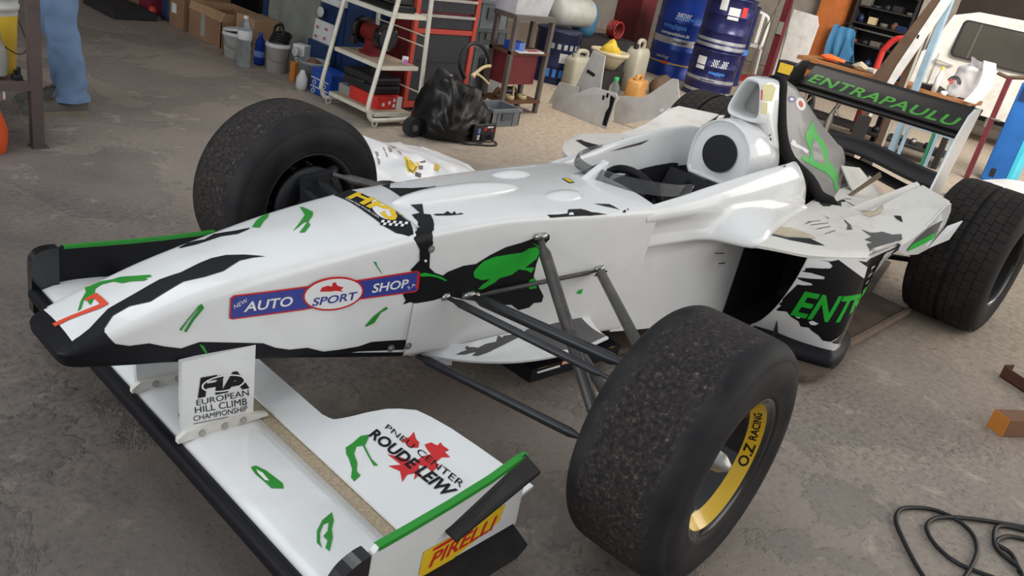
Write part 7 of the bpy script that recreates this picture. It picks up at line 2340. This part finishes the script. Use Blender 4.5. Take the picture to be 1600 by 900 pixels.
  ('p','black',0,[(-0.2507,0.5886),(-0.2195,0.5896),(-0.2049,0.5899),(-0.2229,0.5843),(-0.2509,0.5739),(-0.2425,0.552),(-0.2464,0.5244),(-0.2401,0.4855),(-0.2182,0.4674),(-0.1897,0.4552),(-0.1769,0.4629),(-0.126,0.4721),(-0.0834,0.4705),(-0.0392,0.4894),(0.0121,0.5059),(0.0663,0.5128),(0.1137,0.5237),(0.1368,0.5321),(0.1589,0.5275),(0.1651,0.5136),(0.1451,0.4942),(0.1384,0.441),(0.1401,0.4025),(0.1713,0.3648),(0.1981,0.3324),(0.1975,0.3123),(0.1664,0.3143),(0.1532,0.3021),(0.114,0.3),(0.0817,0.3223),(0.0547,0.3267),(0.0353,0.3273),(-0.0341,0.3505),(-0.1605,0.3924),(-0.2064,0.3886),(-0.2634,0.3914),(-0.2811,0.3982),(-0.3015,0.3954),(-0.2956,0.4056),(-0.3081,0.4247),(-0.2658,0.4296),(-0.2673,0.4708),(-0.2985,0.4874),(-0.2744,0.5099),(-0.2802,0.5386),(-0.3012,0.5672),(-0.2882,0.5786),(-0.2566,0.5838),(-0.2521,0.5861)]),
  ('p','green',1,[(-0.0869,0.4482),(-0.0775,0.4595),(-0.0599,0.4746),(-0.025,0.4824),(0.0309,0.483),(0.0748,0.4831),(0.0971,0.4938),(0.1226,0.4938),(0.1406,0.4813),(0.1334,0.4579),(0.1199,0.4486),(0.0982,0.4351),(0.135,0.4306),(0.1265,0.4153),(0.1073,0.4259),(0.0765,0.4325),(0.0548,0.4193),(0.0119,0.4148),(0.0018,0.4056),(-0.0183,0.3983),(-0.0383,0.391),(-0.0575,0.3933),(-0.0476,0.4031),(-0.0201,0.417),(-0.0518,0.4194),(-0.0797,0.4318)]),
  ('p','green',1,[(0.1264,0.3933),(0.1415,0.3979),(0.1556,0.3838),(0.1617,0.3633),(0.1353,0.3632),(0.1289,0.3736)]),
  ('p','green',1,[(-0.2666,0.4731),(-0.2532,0.4742),(-0.217,0.4623),(-0.1981,0.4542),(-0.1746,0.4403),(-0.1769,0.4377),(-0.2094,0.4537),(-0.2337,0.4613),(-0.2623,0.4652)]),
  ('p','green',1,[(0.1017,0.5107),(0.1359,0.4925),(0.1334,0.4901),(0.1062,0.5061)]),
  ('p','green',1,[(0.3347,0.3201),(0.3421,0.3309),(0.3591,0.33),(0.3559,0.3137)]),
  ('p','print_white',1,[(-0.2522,0.5055),(-0.2525,0.5033),(-0.2545,0.5023),(-0.2573,0.5027),(-0.2599,0.5045),(-0.2612,0.5069),(-0.2609,0.5091),(-0.2589,0.5101),(-0.2561,0.5097),(-0.2535,0.5079)]),
  ('p','black',0,[(1.0043,0.3717),(1.0779,0.3595),(1.0831,0.355),(1.0083,0.3676)]),
  ('p','black',0,[(1.0717,0.3175),(1.1173,0.315),(1.1173,0.3103),(1.0779,0.3127)]),
  ('p','black',0,[(0.3932,0.3681),(0.4035,0.3815),(0.4468,0.3815),(0.4448,0.3667),(0.4209,0.3671)]),
 ]),
 ('joint_patch', 'tub', ['nose', 'tub'], 'crest', 'black joint strip over the nose seam', [
  ('p','black',1,[(-0.2407,-0.0576),(-0.2209,-0.0584),(-0.1995,-0.067),(-0.211,-0.0862),(-0.224,-0.102),(-0.2457,-0.12),(-0.2465,-0.1441),(-0.2874,-0.144),(-0.2973,-0.1287),(-0.2861,-0.1122),(-0.2588,-0.0962),(-0.2515,-0.0806)]),
 ]),
 ('worn_patch', 'tub', ['nose', 'tub'], 'top', 'bare dark patches where the white has peeled off the tub top', [
  ('p','black',0,[(-0.1801,0.1334),(-0.1479,0.137),(-0.1795,0.1013),(-0.1281,0.0741),(-0.077,0.0625),(-0.0497,0.0651),(-0.1093,0.0357),(-0.1412,0.0193),(-0.1827,-0.0338),(-0.216,-0.0797),(-0.204,-0.0837),(-0.2127,-0.1059),(-0.2388,-0.1433),(-0.2801,-0.1329),(-0.2543,-0.1041),(-0.246,-0.0697),(-0.22,-0.0687),(-0.2042,0.017),(-0.1882,0.0869)]),
  ('p','carbon',0,[(0.1435,-0.1697),(0.182,-0.1753),(0.2204,-0.1781),(0.2406,-0.1629),(0.2889,-0.169),(0.3155,-0.1883),(0.3766,-0.2017),(0.3024,-0.1945),(0.1984,-0.1824),(0.1521,-0.1769)]),
  ('p','carbon',0,[(0.3682,-0.1537),(0.4251,-0.1665),(0.4377,-0.1992),(0.4023,-0.178)]),
  ('p','carbon',0,[(0.4457,-0.204),(0.462,-0.2009),(0.4605,-0.2069),(0.4486,-0.2079)]),
  ('p','carbon',0,[(0.4697,-0.2003),(0.48,-0.2005),(0.4732,-0.2053)]),
  ('p','black',0,[(-0.1928,-0.0874),(-0.1806,-0.0866),(-0.1623,-0.0925),(-0.1431,-0.0839),(-0.1413,-0.099),(-0.1243,-0.0899),(-0.1308,-0.1041),(-0.1119,-0.1032),(-0.1118,-0.1099),(-0.1494,-0.1049),(-0.1868,-0.094)]),
  ('p','black',1,[(0.4215,0.0215),(0.4494,0.0185),(0.4359,-0.0184),(0.4115,-0.0175)]),
  ('p','yellow',2,[(0.4229,0.0162),(0.4434,0.0148),(0.4327,-0.0146),(0.4171,-0.0142)]),
 ]),
 ('lettering', 'flap', ['flap'], 'top', 'black lettering over a red lion on the flap', [
  ('p','red',0,[(-0.4549,-0.3753),(-0.4347,-0.3797),(-0.4173,-0.3727),(-0.4286,-0.3944),(-0.4298,-0.407),(-0.442,-0.4185),(-0.4556,-0.4061),(-0.4525,-0.391)]),
  ('p','red',0,[(-0.4254,-0.42),(-0.4111,-0.4245),(-0.4073,-0.4416),(-0.3959,-0.4388),(-0.3989,-0.4496),(-0.3973,-0.469),(-0.4082,-0.4676),(-0.4102,-0.4877),(-0.4234,-0.4751),(-0.4438,-0.4782),(-0.4412,-0.4892),(-0.4669,-0.4955),(-0.4652,-0.4759),(-0.4747,-0.4591),(-0.4873,-0.4817),(-0.5091,-0.4876),(-0.4956,-0.4744),(-0.5094,-0.4667),(-0.5314,-0.4768),(-0.5154,-0.4492),(-0.5243,-0.4206),(-0.5017,-0.4354),(-0.504,-0.3903),(-0.4877,-0.4175),(-0.4774,-0.4481),(-0.4517,-0.4451),(-0.4341,-0.4523),(-0.4304,-0.4334)]),
  ('t','black',1,[(-0.4581,-0.3205),(-0.4525,-0.5693),(-0.4351,-0.5642),(-0.444,-0.3151)],'PNEU CENTER',0,0,1.0),
  ('t','black',1,[(-0.5007,-0.3169),(-0.4935,-0.5747),(-0.46,-0.5712),(-0.4727,-0.304)],'ROUDE LEIW',0.03,0.2,1.0),
  ('p','dull_green',0,[(-0.5602,-0.3175),(-0.5415,-0.3147),(-0.5131,-0.3064),(-0.4961,-0.3145),(-0.5069,-0.3254),(-0.5244,-0.3378),(-0.538,-0.3792),(-0.5399,-0.4058),(-0.5476,-0.4012),(-0.5392,-0.3695),(-0.528,-0.3349),(-0.5405,-0.3289),(-0.558,-0.3456),(-0.5684,-0.3717),(-0.5848,-0.3923),(-0.5862,-0.4077),(-0.6071,-0.4143),(-0.6055,-0.4009),(-0.5886,-0.381),(-0.5746,-0.3497),(-0.571,-0.3353)]),
 ]),
 ('brush_mark', 'main_plane', ['main_plane'], 'top', 'green brush marks on the wing', [
  ('p','dull_green',0,[(-0.7571,-0.2654),(-0.7465,-0.2672),(-0.7377,-0.292),(-0.7331,-0.3232),(-0.7308,-0.3433),(-0.7383,-0.358),(-0.7575,-0.344),(-0.7586,-0.3172),(-0.761,-0.292),(-0.7599,-0.2782)]),
  ('p','print_white',1,[(-0.7528,-0.2779),(-0.7476,-0.2937),(-0.7494,-0.3231),(-0.7557,-0.3172),(-0.7556,-0.2906)]),
  ('p','dull_green',0,[(-0.7516,-0.4945),(-0.7262,-0.4747),(-0.6961,-0.4636),(-0.7065,-0.4856),(-0.7244,-0.5041),(-0.7366,-0.525),(-0.7622,-0.5517),(-0.7639,-0.5406),(-0.7497,-0.5267),(-0.7498,-0.513),(-0.7349,-0.5052),(-0.7191,-0.4858),(-0.7315,-0.486),(-0.7499,-0.5026),(-0.7626,-0.5213),(-0.7687,-0.5373),(-0.769,-0.5204)]),
 ]),
 ('lettering', 'pylon', ['pylon'], 'side', 'black lettering in four lines on the pylon', [
  ('t','black',0,[(-0.7983,0.2649),(-0.6793,0.2537),(-0.6878,0.3038),(-0.7971,0.3144)],'FiA',0.05,0.05,1.0),
  ('t','black',0,[(-0.7998,0.247),(-0.6791,0.2345),(-0.6816,0.2511),(-0.8015,0.2615)],'EUROPEAN',0,0,1.0),
  ('t','black',0,[(-0.8024,0.2287),(-0.6818,0.2113),(-0.6844,0.2302),(-0.8041,0.2446)],'HILL CLIMB',0,0,1.0),
  ('t','black',0,[(-0.8055,0.2098),(-0.6805,0.1941),(-0.6816,0.2092),(-0.806,0.2229)],'CHAMPIONSHIP',0,0,1.0),
  ('p','black',0,[(-0.8053,0.2039),(-0.6815,0.1896),(-0.6814,0.1882),(-0.8052,0.2023)]),
  ('p','print_white',1,[(-0.6905,0.2795),(-0.6911,0.274),(-0.6953,0.2754),(-0.6947,0.28)]),
  ('p','print_white',1,[(-0.6911,0.274),(-0.6952,0.2693),(-0.6992,0.2715),(-0.6953,0.2754)]),
  ('p','print_white',1,[(-0.6952,0.2693),(-0.7025,0.2657),(-0.706,0.2685),(-0.6992,0.2715)]),
  ('p','print_white',1,[(-0.7025,0.2657),(-0.7126,0.2635),(-0.7153,0.2667),(-0.706,0.2685)]),
  ('p','print_white',1,[(-0.7126,0.2635),(-0.7247,0.2627),(-0.7265,0.2661),(-0.7153,0.2667)]),
  ('p','print_white',1,[(-0.7247,0.2627),(-0.7379,0.2635),(-0.7386,0.2669),(-0.7265,0.2661)]),
  ('p','print_white',1,[(-0.7379,0.2635),(-0.7512,0.2658),(-0.7508,0.2689),(-0.7386,0.2669)]),
  ('p','print_white',1,[(-0.7512,0.2658),(-0.7637,0.2693),(-0.7623,0.272),(-0.7508,0.2689)]),
  ('p','print_white',1,[(-0.7637,0.2693),(-0.7747,0.2739),(-0.7724,0.2759),(-0.7623,0.272)]),
  ('p','print_white',1,[(-0.7747,0.2739),(-0.7834,0.2792),(-0.7803,0.2804),(-0.7724,0.2759)]),
  ('p','print_white',1,[(-0.7834,0.2792),(-0.7893,0.2848),(-0.7857,0.2852),(-0.7803,0.2804)]),
  ('p','print_white',1,[(-0.7893,0.2848),(-0.792,0.2904),(-0.7881,0.29),(-0.7857,0.2852)]),
  ('p','print_white',1,[(-0.792,0.2904),(-0.7914,0.2956),(-0.7875,0.2944),(-0.7881,0.29)]),
  ('p','print_white',1,[(-0.7914,0.2956),(-0.7875,0.3001),(-0.7838,0.2982),(-0.7875,0.2944)]),
  ('p','print_white',1,[(-0.7875,0.3001),(-0.7806,0.3037),(-0.7774,0.3011),(-0.7838,0.2982)]),
  ('p','print_white',1,[(-0.7806,0.3037),(-0.7711,0.306),(-0.7686,0.3029),(-0.7774,0.3011)]),
  ('p','print_white',1,[(-0.7711,0.306),(-0.7596,0.3069),(-0.7579,0.3036),(-0.7686,0.3029)]),
  ('p','print_white',1,[(-0.7596,0.3069),(-0.7468,0.3063),(-0.7461,0.303),(-0.7579,0.3036)]),
  ('p','print_white',1,[(-0.7468,0.3063),(-0.7335,0.3043),(-0.7339,0.3012),(-0.7461,0.303)]),
  ('p','print_white',1,[(-0.7335,0.3043),(-0.7208,0.301),(-0.7222,0.2983),(-0.7339,0.3012)]),
  ('p','print_white',1,[(-0.7208,0.301),(-0.7093,0.2965),(-0.7117,0.2944),(-0.7222,0.2983)]),
  ('p','print_white',1,[(-0.7093,0.2965),(-0.7,0.2912),(-0.7032,0.2898),(-0.7117,0.2944)]),
  ('p','print_white',1,[(-0.7,0.2912),(-0.6936,0.2854),(-0.6974,0.2849),(-0.7032,0.2898)]),
  ('p','print_white',1,[(-0.6936,0.2854),(-0.6905,0.2795),(-0.6947,0.28),(-0.6974,0.2849)]),
 ]),
 ('tyre_sticker', 'ep', ['ep'], 'side', 'yellow sticker with red lettering', [
  ('p','yellow',0,[(-0.6573,0.1637),(-0.6554,0.2191),(-0.5511,0.2211),(-0.4425,0.234),(-0.4501,0.1941),(-0.6213,0.1412)]),
  ('t','red',1,[(-0.6349,0.1687),(-0.4637,0.1809),(-0.4604,0.2141),(-0.631,0.2014)],'PIRELLI',0.022,0.15,1.0),
  ('p','red',1,[(-0.6332,0.2092),(-0.6301,0.2148),(-0.5675,0.2197),(-0.5819,0.2101),(-0.6165,0.2079)]),
 ]),
 ('camouflage', 'vane', ['vane'], 'top', 'grey camouflage on the vane', [
  ('p','camo_grey',0,[(-0.0911,-0.1412),(-0.0699,-0.1661),(-0.0341,-0.1779),(-0.0044,-0.1774),(0.03,-0.1819),(0.0453,-0.1718),(0.0921,-0.1578),(0.0653,-0.1763),(0.109,-0.1816),(0.1384,-0.1857),(0.1082,-0.1922),(0.042,-0.1958),(-0.0042,-0.1969),(-0.0455,-0.1937),(-0.0605,-0.1857),(-0.045,-0.1835),(-0.0808,-0.1751),(-0.1037,-0.1643),(-0.0688,-0.1714),(-0.0871,-0.1607)]),
  ('p','camo_grey',0,[(0.1198,-0.1978),(0.1517,-0.18),(0.2305,-0.1788),(0.3083,-0.1536),(0.3779,-0.1239),(0.3919,-0.1939),(0.4114,-0.2838),(0.3402,-0.2904),(0.2371,-0.2841),(0.1626,-0.257),(0.145,-0.2245)]),
 ]),
 ('sticker', 'skid', ['skid'], 'side', 'small yellow and white stickers on the skid box', [
  ('p','yellow',0,[(0.2124,0.097),(0.2386,0.097),(0.2584,0.097),(0.2962,0.097),(0.2634,0.0966),(0.2387,0.0956),(0.215,0.097)]),
  ('p','print_white',0,[(0.2208,0.0861),(0.3174,0.0873),(0.3216,0.0792),(0.2269,0.079)]),
  ('p','peach',0,[(0.3264,0.097),(0.3774,0.097),(0.3984,0.0825),(0.3267,0.0851)]),
  ('t','yellow',0,[(0.462,0.097),(0.5515,0.097),(0.5718,0.097),(0.481,0.097)],'RACING',0.02,0.1,1.0),
 ]),
 ('pod_patch', 'podside', ['podside'], 'pod', 'black torn patch and green lettering on the pod front', [
  ('p','black',0,[(1.61,0.2132),(1.6171,0.253),(1.5843,0.3432),(1.6263,0.3514),(1.6523,0.3617),(1.6452,0.3688),(1.6166,0.3693),(1.5861,0.3756),(1.6097,0.3823),(1.6732,0.3958),(1.6695,0.4054),(1.6191,0.4106),(1.5898,0.4056),(1.5819,0.4171),(1.6088,0.43),(1.6737,0.4404),(1.6764,0.4507),(1.6558,0.4633),(1.6192,0.465),(1.6621,0.4656),(1.6888,0.4743),(2.2912,0.1899),(2.2037,0.2551),(2.191,0.288),(1.7787,0.4716),(1.8273,0.462),(1.8424,0.4711),(1.8574,0.4203),(1.8712,0.3416),(1.8698,0.2473),(1.8698,0.1816),(1.8359,0.1354),(1.8076,0.1345),(1.7839,0.1529),(1.7577,0.1642),(1.7374,0.1774),(1.7161,0.1709),(1.6989,0.1909),(1.6691,0.2016),(1.6488,0.2179),(1.6268,0.2057)]),
  ('t','green',1,[(1.663,0.2097),(1.8454,0.2282),(1.8505,0.3383),(1.6451,0.3301)],'ENT',0.025,0.0,1.0),
  ('p','print_white',1,[(1.7231,0.2042),(1.7311,0.2133),(1.7549,0.2065),(1.7474,0.1953),(1.7353,0.1933)]),
  ('p','print_white',1,[(1.6779,0.2076),(1.6931,0.2133),(1.6912,0.2053)]),
 ]),
 ('pod_wall_patch', 'podside', ['podside'], 'out', 'gloss black pod wall with green lettering', [
  ('p','gloss_black',0,[(1.3217,0.4698),(1.5393,0.4659),(1.6921,0.4702),(1.6941,0.4431),(1.6432,0.385),(1.5588,0.3163),(1.4834,0.2168),(1.4191,0.1103),(1.3246,0.1334),(1.3476,0.1816),(1.346,0.2473),(1.3474,0.3416),(1.3317,0.4203)]),
  ('t','green',1,[(1.3226,0.2587),(1.5291,0.306),(1.5303,0.3478),(1.3116,0.3334)],'RAP',0.05,0,0.95),
 ]),
 ('deck_patch', 'podroof', ['podroof', 'flipup'], 'top', 'worn brown and grey patches on the pod roof', [
  ('p','black',0,[(1.1175,-0.3385),(1.1319,-0.3833),(1.1411,-0.4224),(1.216,-0.4741),(1.1924,-0.5368),(1.1616,-0.5139),(1.1211,-0.4468),(1.1097,-0.3504)]),
  ('p','tan',0,[(1.1277,-0.3488),(1.216,-0.3298),(1.2669,-0.3749),(1.2619,-0.4525),(1.2405,-0.4847),(1.1479,-0.4191)]),
  ('p','camo_grey',0,[(1.563,-0.5144),(1.5682,-0.5468),(1.631,-0.5669),(1.6384,-0.6018),(1.6767,-0.6201),(1.6319,-0.6422),(1.4345,-0.6449),(1.3008,-0.6513),(1.3886,-0.6024),(1.4371,-0.6052),(1.4391,-0.5753),(1.5162,-0.5709)]),
  ('p','camo_grey',0,[(1.5999,-0.4274),(1.6037,-0.4336),(1.575,-0.4666),(1.5169,-0.4987),(1.487,-0.4882),(1.5594,-0.4614)]),
  ('p','black',0,[(1.8094,-0.2489),(1.7638,-0.2865),(1.854,-0.2902),(1.9544,-0.2767),(1.9321,-0.3004),(1.8699,-0.3012),(1.798,-0.3348),(1.7885,-0.3249),(1.7547,-0.3114),(1.7183,-0.3176),(1.6844,-0.3058),(1.7063,-0.2782)]),
  ('p','camo_grey',0,[(1.9845,-0.2715),(2.0233,-0.2849),(2.0158,-0.2894),(1.9712,-0.2771)]),
  ('p','camo_grey',0,[(1.9388,-0.3013),(1.9073,-0.3495),(1.8948,-0.3531),(1.9232,-0.3063)]),
  ('p','black',0,[(1.8089,-0.5323),(1.8245,-0.5533),(1.7775,-0.5817),(1.7807,-0.5667),(1.7917,-0.5493)]),
  ('p','tan',0,[(1.9485,-0.372),(2.0983,-0.3721),(1.8486,-0.4734),(1.7895,-0.4875),(1.7305,-0.4771),(1.7269,-0.4398)]),
  ('p','camo_grey',0,[(1.5742,-0.3468),(1.55,-0.3906),(1.538,-0.3947),(1.5558,-0.375)]),
  ('p','camo_grey',0,[(1.4033,-0.3703),(1.483,-0.3881),(1.4778,-0.3905),(1.3995,-0.3736)]),
  ('p','camo_grey',0,[(1.3823,-0.3958),(1.4902,-0.4166),(1.485,-0.4189),(1.3765,-0.4001)]),
  ('p','camo_grey',0,[(1.3598,-0.4296),(1.4563,-0.4397),(1.4487,-0.4431),(1.354,-0.4337)]),
  ('p','camo_grey',0,[(1.3344,-0.4716),(1.4291,-0.4711),(1.4225,-0.4747),(1.3287,-0.4756)]),
  ('p','camo_grey',0,[(1.3696,-0.3786),(1.42,-0.378),(1.4134,-0.3819),(1.3639,-0.3829)]),
 ]),
 ('fence_patch', 'fence', ['fence'], 'out', 'black and green torn patch on the flip-up fence', [
  ('p','camo_grey',0,[(1.6679,0.4515),(1.7363,0.4898),(1.8369,0.5184),(1.9932,0.53),(1.9896,0.4897),(1.99,0.4597),(1.8268,0.4496)]),
  ('p','green',1,[(1.6815,0.4429),(1.7174,0.4683),(1.9731,0.4834),(1.9735,0.4535),(1.7668,0.4437)]),
 ]),
 ('cover_mark', 'cover', ['cover'], 'side', 'green brush diamond on the grey engine cover', [
  ('p','green',0,[(1.9064,0.7527),(1.9269,0.7278),(1.9522,0.6967),(2.0197,0.6619),(2.0472,0.6295),(2.0512,0.5914),(2.1383,0.5455),(2.1848,0.5142),(2.094,0.4748),(2.0344,0.4847),(2.0909,0.5073),(1.9933,0.5487),(1.8799,0.5777),(1.7784,0.6079),(1.7531,0.6228),(1.7799,0.6297),(1.8424,0.6136),(1.8555,0.6305),(1.8315,0.6625),(1.7992,0.6886),(1.8107,0.7117),(1.8753,0.7373)]),
  ('p','grey_gloss',1,[(1.8861,0.6895),(1.9381,0.668),(1.9804,0.6343),(1.9946,0.6022),(2.0354,0.5742),(1.8863,0.599),(1.8649,0.6482)]),
  ('p','purple',0,[(1.713,0.8395),(1.6966,0.8286),(1.6619,0.8292),(1.6438,0.8406),(1.6586,0.8516),(1.6924,0.8513)]),
  ('p','print_white',1,[(1.6936,0.8399),(1.6884,0.8358),(1.6754,0.8343),(1.6622,0.8362),(1.6563,0.8404),(1.6611,0.8445),(1.6737,0.8461),(1.6871,0.8442)]),
  ('p','print_white',0,[(1.8214,0.8237),(1.8268,0.8151),(1.827,0.8068),(1.8192,0.8002),(1.8048,0.796),(1.7864,0.7948),(1.7662,0.7965),(1.7476,0.8009),(1.7322,0.8074),(1.7207,0.8154),(1.7147,0.824),(1.7145,0.8321),(1.7198,0.8389),(1.7308,0.8434),(1.7463,0.8452),(1.7671,0.8435),(1.7889,0.8389),(1.8091,0.8319)]),
  ('p','red',1,[(1.791,0.8219),(1.7963,0.8137),(1.7893,0.8081),(1.7748,0.8069),(1.7578,0.8107),(1.7452,0.8179),(1.7411,0.8258),(1.7464,0.8316),(1.7598,0.833),(1.7772,0.8292)]),
  ('p','print_white',0,[(1.6793,0.6942),(1.7077,0.6871),(1.7226,0.6744),(1.7995,0.6552),(1.8401,0.6406),(1.814,0.6333),(1.7684,0.651),(1.6941,0.6669),(1.666,0.677)]),
 ]),
 ('label', 'intake', ['intake'], 'side', 'small labels on the intake side', [
  ('p','red',0,[(1.3943,0.8795),(1.402,0.8793),(1.4023,0.8429),(1.3949,0.8445)]),
  ('p','yellow_pale',0,[(1.3977,0.8381),(1.4357,0.8372),(1.4377,0.7943),(1.4021,0.7959)]),
  ('p','yellow_pale',0,[(1.4011,0.8969),(1.4737,0.9002),(1.5164,0.8832),(1.4775,0.8402),(1.4071,0.8432)]),
  ('p','black',0,[(1.4795,0.7218),(1.4884,0.725),(1.5098,0.6678),(1.5073,0.6635)]),
 ]),
 ('worn_patch', 'podroof_far', ['podroof_far'], 'top', 'peeled patches on the far pod roof', [
  ('p','black',0,[(1.1939,0.5869),(1.2301,0.5857),(1.2305,0.5697),(1.249,0.5473),(1.2719,0.5233),(1.3556,0.4946),(1.2931,0.4875),(1.1868,0.4849),(1.1864,0.5161),(1.1853,0.5365)]),
  ('p','black',0,[(1.5059,0.573),(1.5103,0.5601),(1.4614,0.5176),(1.4064,0.5023)]),
 ]),
 ('worn_patch', 'tub', ['tub'], 'top', 'brown peeled streak along the far cockpit rim', [
  ('p','brown',0,[(0.903,0.2053),(0.9741,0.2092),(1.1371,0.2174),(1.1564,0.2181),(1.1006,0.2139),(0.9874,0.2087)]),
  ('p','black',0,[(1.3559,-0.2224),(1.4096,-0.2158),(1.3642,-0.2404),(1.338,-0.2355)]),
 ]),
 ('lettering', 'rear_flap', ['rear_flap'], 'front', 'green slanted lettering across the rear wing', [
  ('t','wing_green',0,[(-0.3855,0.7973),(0.375,0.7909),(0.3706,0.8269),(-0.3927,0.8341)],'ENTRAPAULU',0.02,0.1,1.1),
 ]),
 ('print', 'pbag', ['pbag'], 'top', 'faded print on the white plastic bag', [
  ('p','yellow',0,[(1.1124,1.5266),(1.1251,1.5201),(1.1335,1.4928),(1.1675,1.4856),(1.1725,1.4749),(1.1354,1.4471),(1.0985,1.4308),(1.0784,1.4433),(1.0874,1.4823)]),
  ('p','camo_grey',1,[(1.1078,1.5039),(1.1138,1.5021),(1.1008,1.4678),(1.1126,1.4506),(1.1474,1.4709),(1.153,1.4683),(1.1081,1.4407),(1.09,1.4528)]),
  ('p','yellow_dull',0,[(1.248,1.4504),(1.28,1.4571),(1.2622,1.424),(1.2391,1.4078),(1.2196,1.4152)]),
  ('p','camo_grey',0,[(1.1771,1.4854),(1.2191,1.4834),(1.2066,1.4705),(1.1786,1.4732)]),
  ('p','camo_grey',0,[(1.1614,1.4695),(1.1831,1.4588),(1.1668,1.4397),(1.1501,1.4501)]),
  ('p','camo_grey',0,[(1.1243,1.4424),(1.1441,1.42),(1.1277,1.4015),(1.1028,1.4169)]),
  ('p','camo_pale',0,[(1.0994,1.6355),(1.1694,1.6624),(1.1036,1.5862),(1.084,1.5905)]),
  ('p','camo_pale',0,[(1.063,1.6013),(1.0728,1.575),(1.0511,1.5469),(1.0346,1.5507)]),
  ('p','camo_pale',0,[(1.0244,1.5918),(1.0298,1.5864),(1.0133,1.5286),(1.0073,1.5297)]),
  ('p','camo_pale',0,[(0.9721,1.5823),(0.9877,1.5771),(0.9636,1.5185),(0.9498,1.515)]),
  ('p','camo_pale',0,[(1.1025,1.5751),(1.1182,1.5665),(1.1088,1.541),(1.0997,1.5513)]),
 ]),
]
M['yellow_dull'] = pm('faded_yellow_print', rgb(222, 184, 70), 0.5)
M['camo_pale'] = pm('faded_grey_print', rgb(150, 144, 140), 0.5)
M['peach'] = pm('peach_label', rgb(226, 170, 140), 0.5, var=0.1)
M['tan'] = pm('tan_bare_resin', rgb(196, 182, 156), 0.5, var=0.12, scale=20)
M['purple'] = pm('purple_vinyl', rgb(92, 84, 150), 0.4)
M['brown'] = pm('brown_bare_resin', rgb(74, 58, 48), 0.5, var=0.3, scale=30)
M['yellow_pale'] = pm('pale_yellow_label', rgb(228, 218, 160), 0.5, var=0.06)
M['wing_green'] = pm('wing_green_vinyl', rgb(66, 160, 40), 0.4, var=0.08)
BODY = {'nose': nose, 'tub': tub, 'flap': flap, 'main_plane': main_plane, 'pylon': pylons[0], 'ep': eps[0], 'vane': vane,
        'skid': skid, 'podside': pod_near[1], 'podroof': pod_near[0], 'fence': pod_near[2], 'podroof_far': pod_far[0],
        'cover': cover, 'pbag': pb, 'intake': intake, 'rear_flap': top_plane, 'flipup': [o for o in car.children if o.name.startswith('flip_up') and 'fence' not in o.name][0]}
bpy.context.view_layer.update()
LOOSE = ('camouflage', 'cover_mark', 'splash_patch', 'print', 'nose_mark', 'brush_mark', 'worn_patch', 'deck_patch', 'label', 'sticker', 'nose_stripe')
for nm, par, bodies, frame, label, items in DECALS:
    bvh = world_bvh([BODY[b] for b in bodies])
    stp = 0.006 if nm in ('nose_band', 'nose_stripe', 'team_sticker', 'shop_sticker') else 0.012
    groups = []
    for it in items:       # marks that lie apart are parts of their own
        if not groups or (nm in LOOSE and (it[2] == 0 or it[1] in ('dull_green', 'orange_red'))):
            groups.append([])
        groups[-1].append(it)
    for g in groups:
        st = Sticker(frame, bvh, step=stp)
        for it in g:
            if it[0] == 'p':
                st.poly(it[3], M[it[1]], it[2])
            else:
                st.text(it[4], it[3], M[it[1]], it[2], it[5], it[6], it[7])
        st.build(nm, BODY[par], label if nm not in LOOSE or len(g) > 3 else None)


# ------------------------------------------------------------------ keep the car three levels deep: car > part > piece
def promote(empty, child):
    """the main mesh takes the place of its grouping empty"""
    nm = empty.name
    empty.name = nm + '_group'
    child.name = nm
    child.parent = empty.parent
    child.location = empty.location
    child.rotation_euler = empty.rotation_euler
    for c in list(empty.children):
        c.parent = child
    bpy.data.objects.remove(empty)


for e in [o for o in car.children if o.type == 'EMPTY']:
    want = {'front_wing': 'main_plane', 'rear_wing': 'top_flap'}.get(e.name, 'rim')
    promote(e, [c for c in e.children if c.name.split('.')[0] == want][0])
for p in car.children:
    for c in list(p.children):
        for g in list(c.children):
            g.parent = p
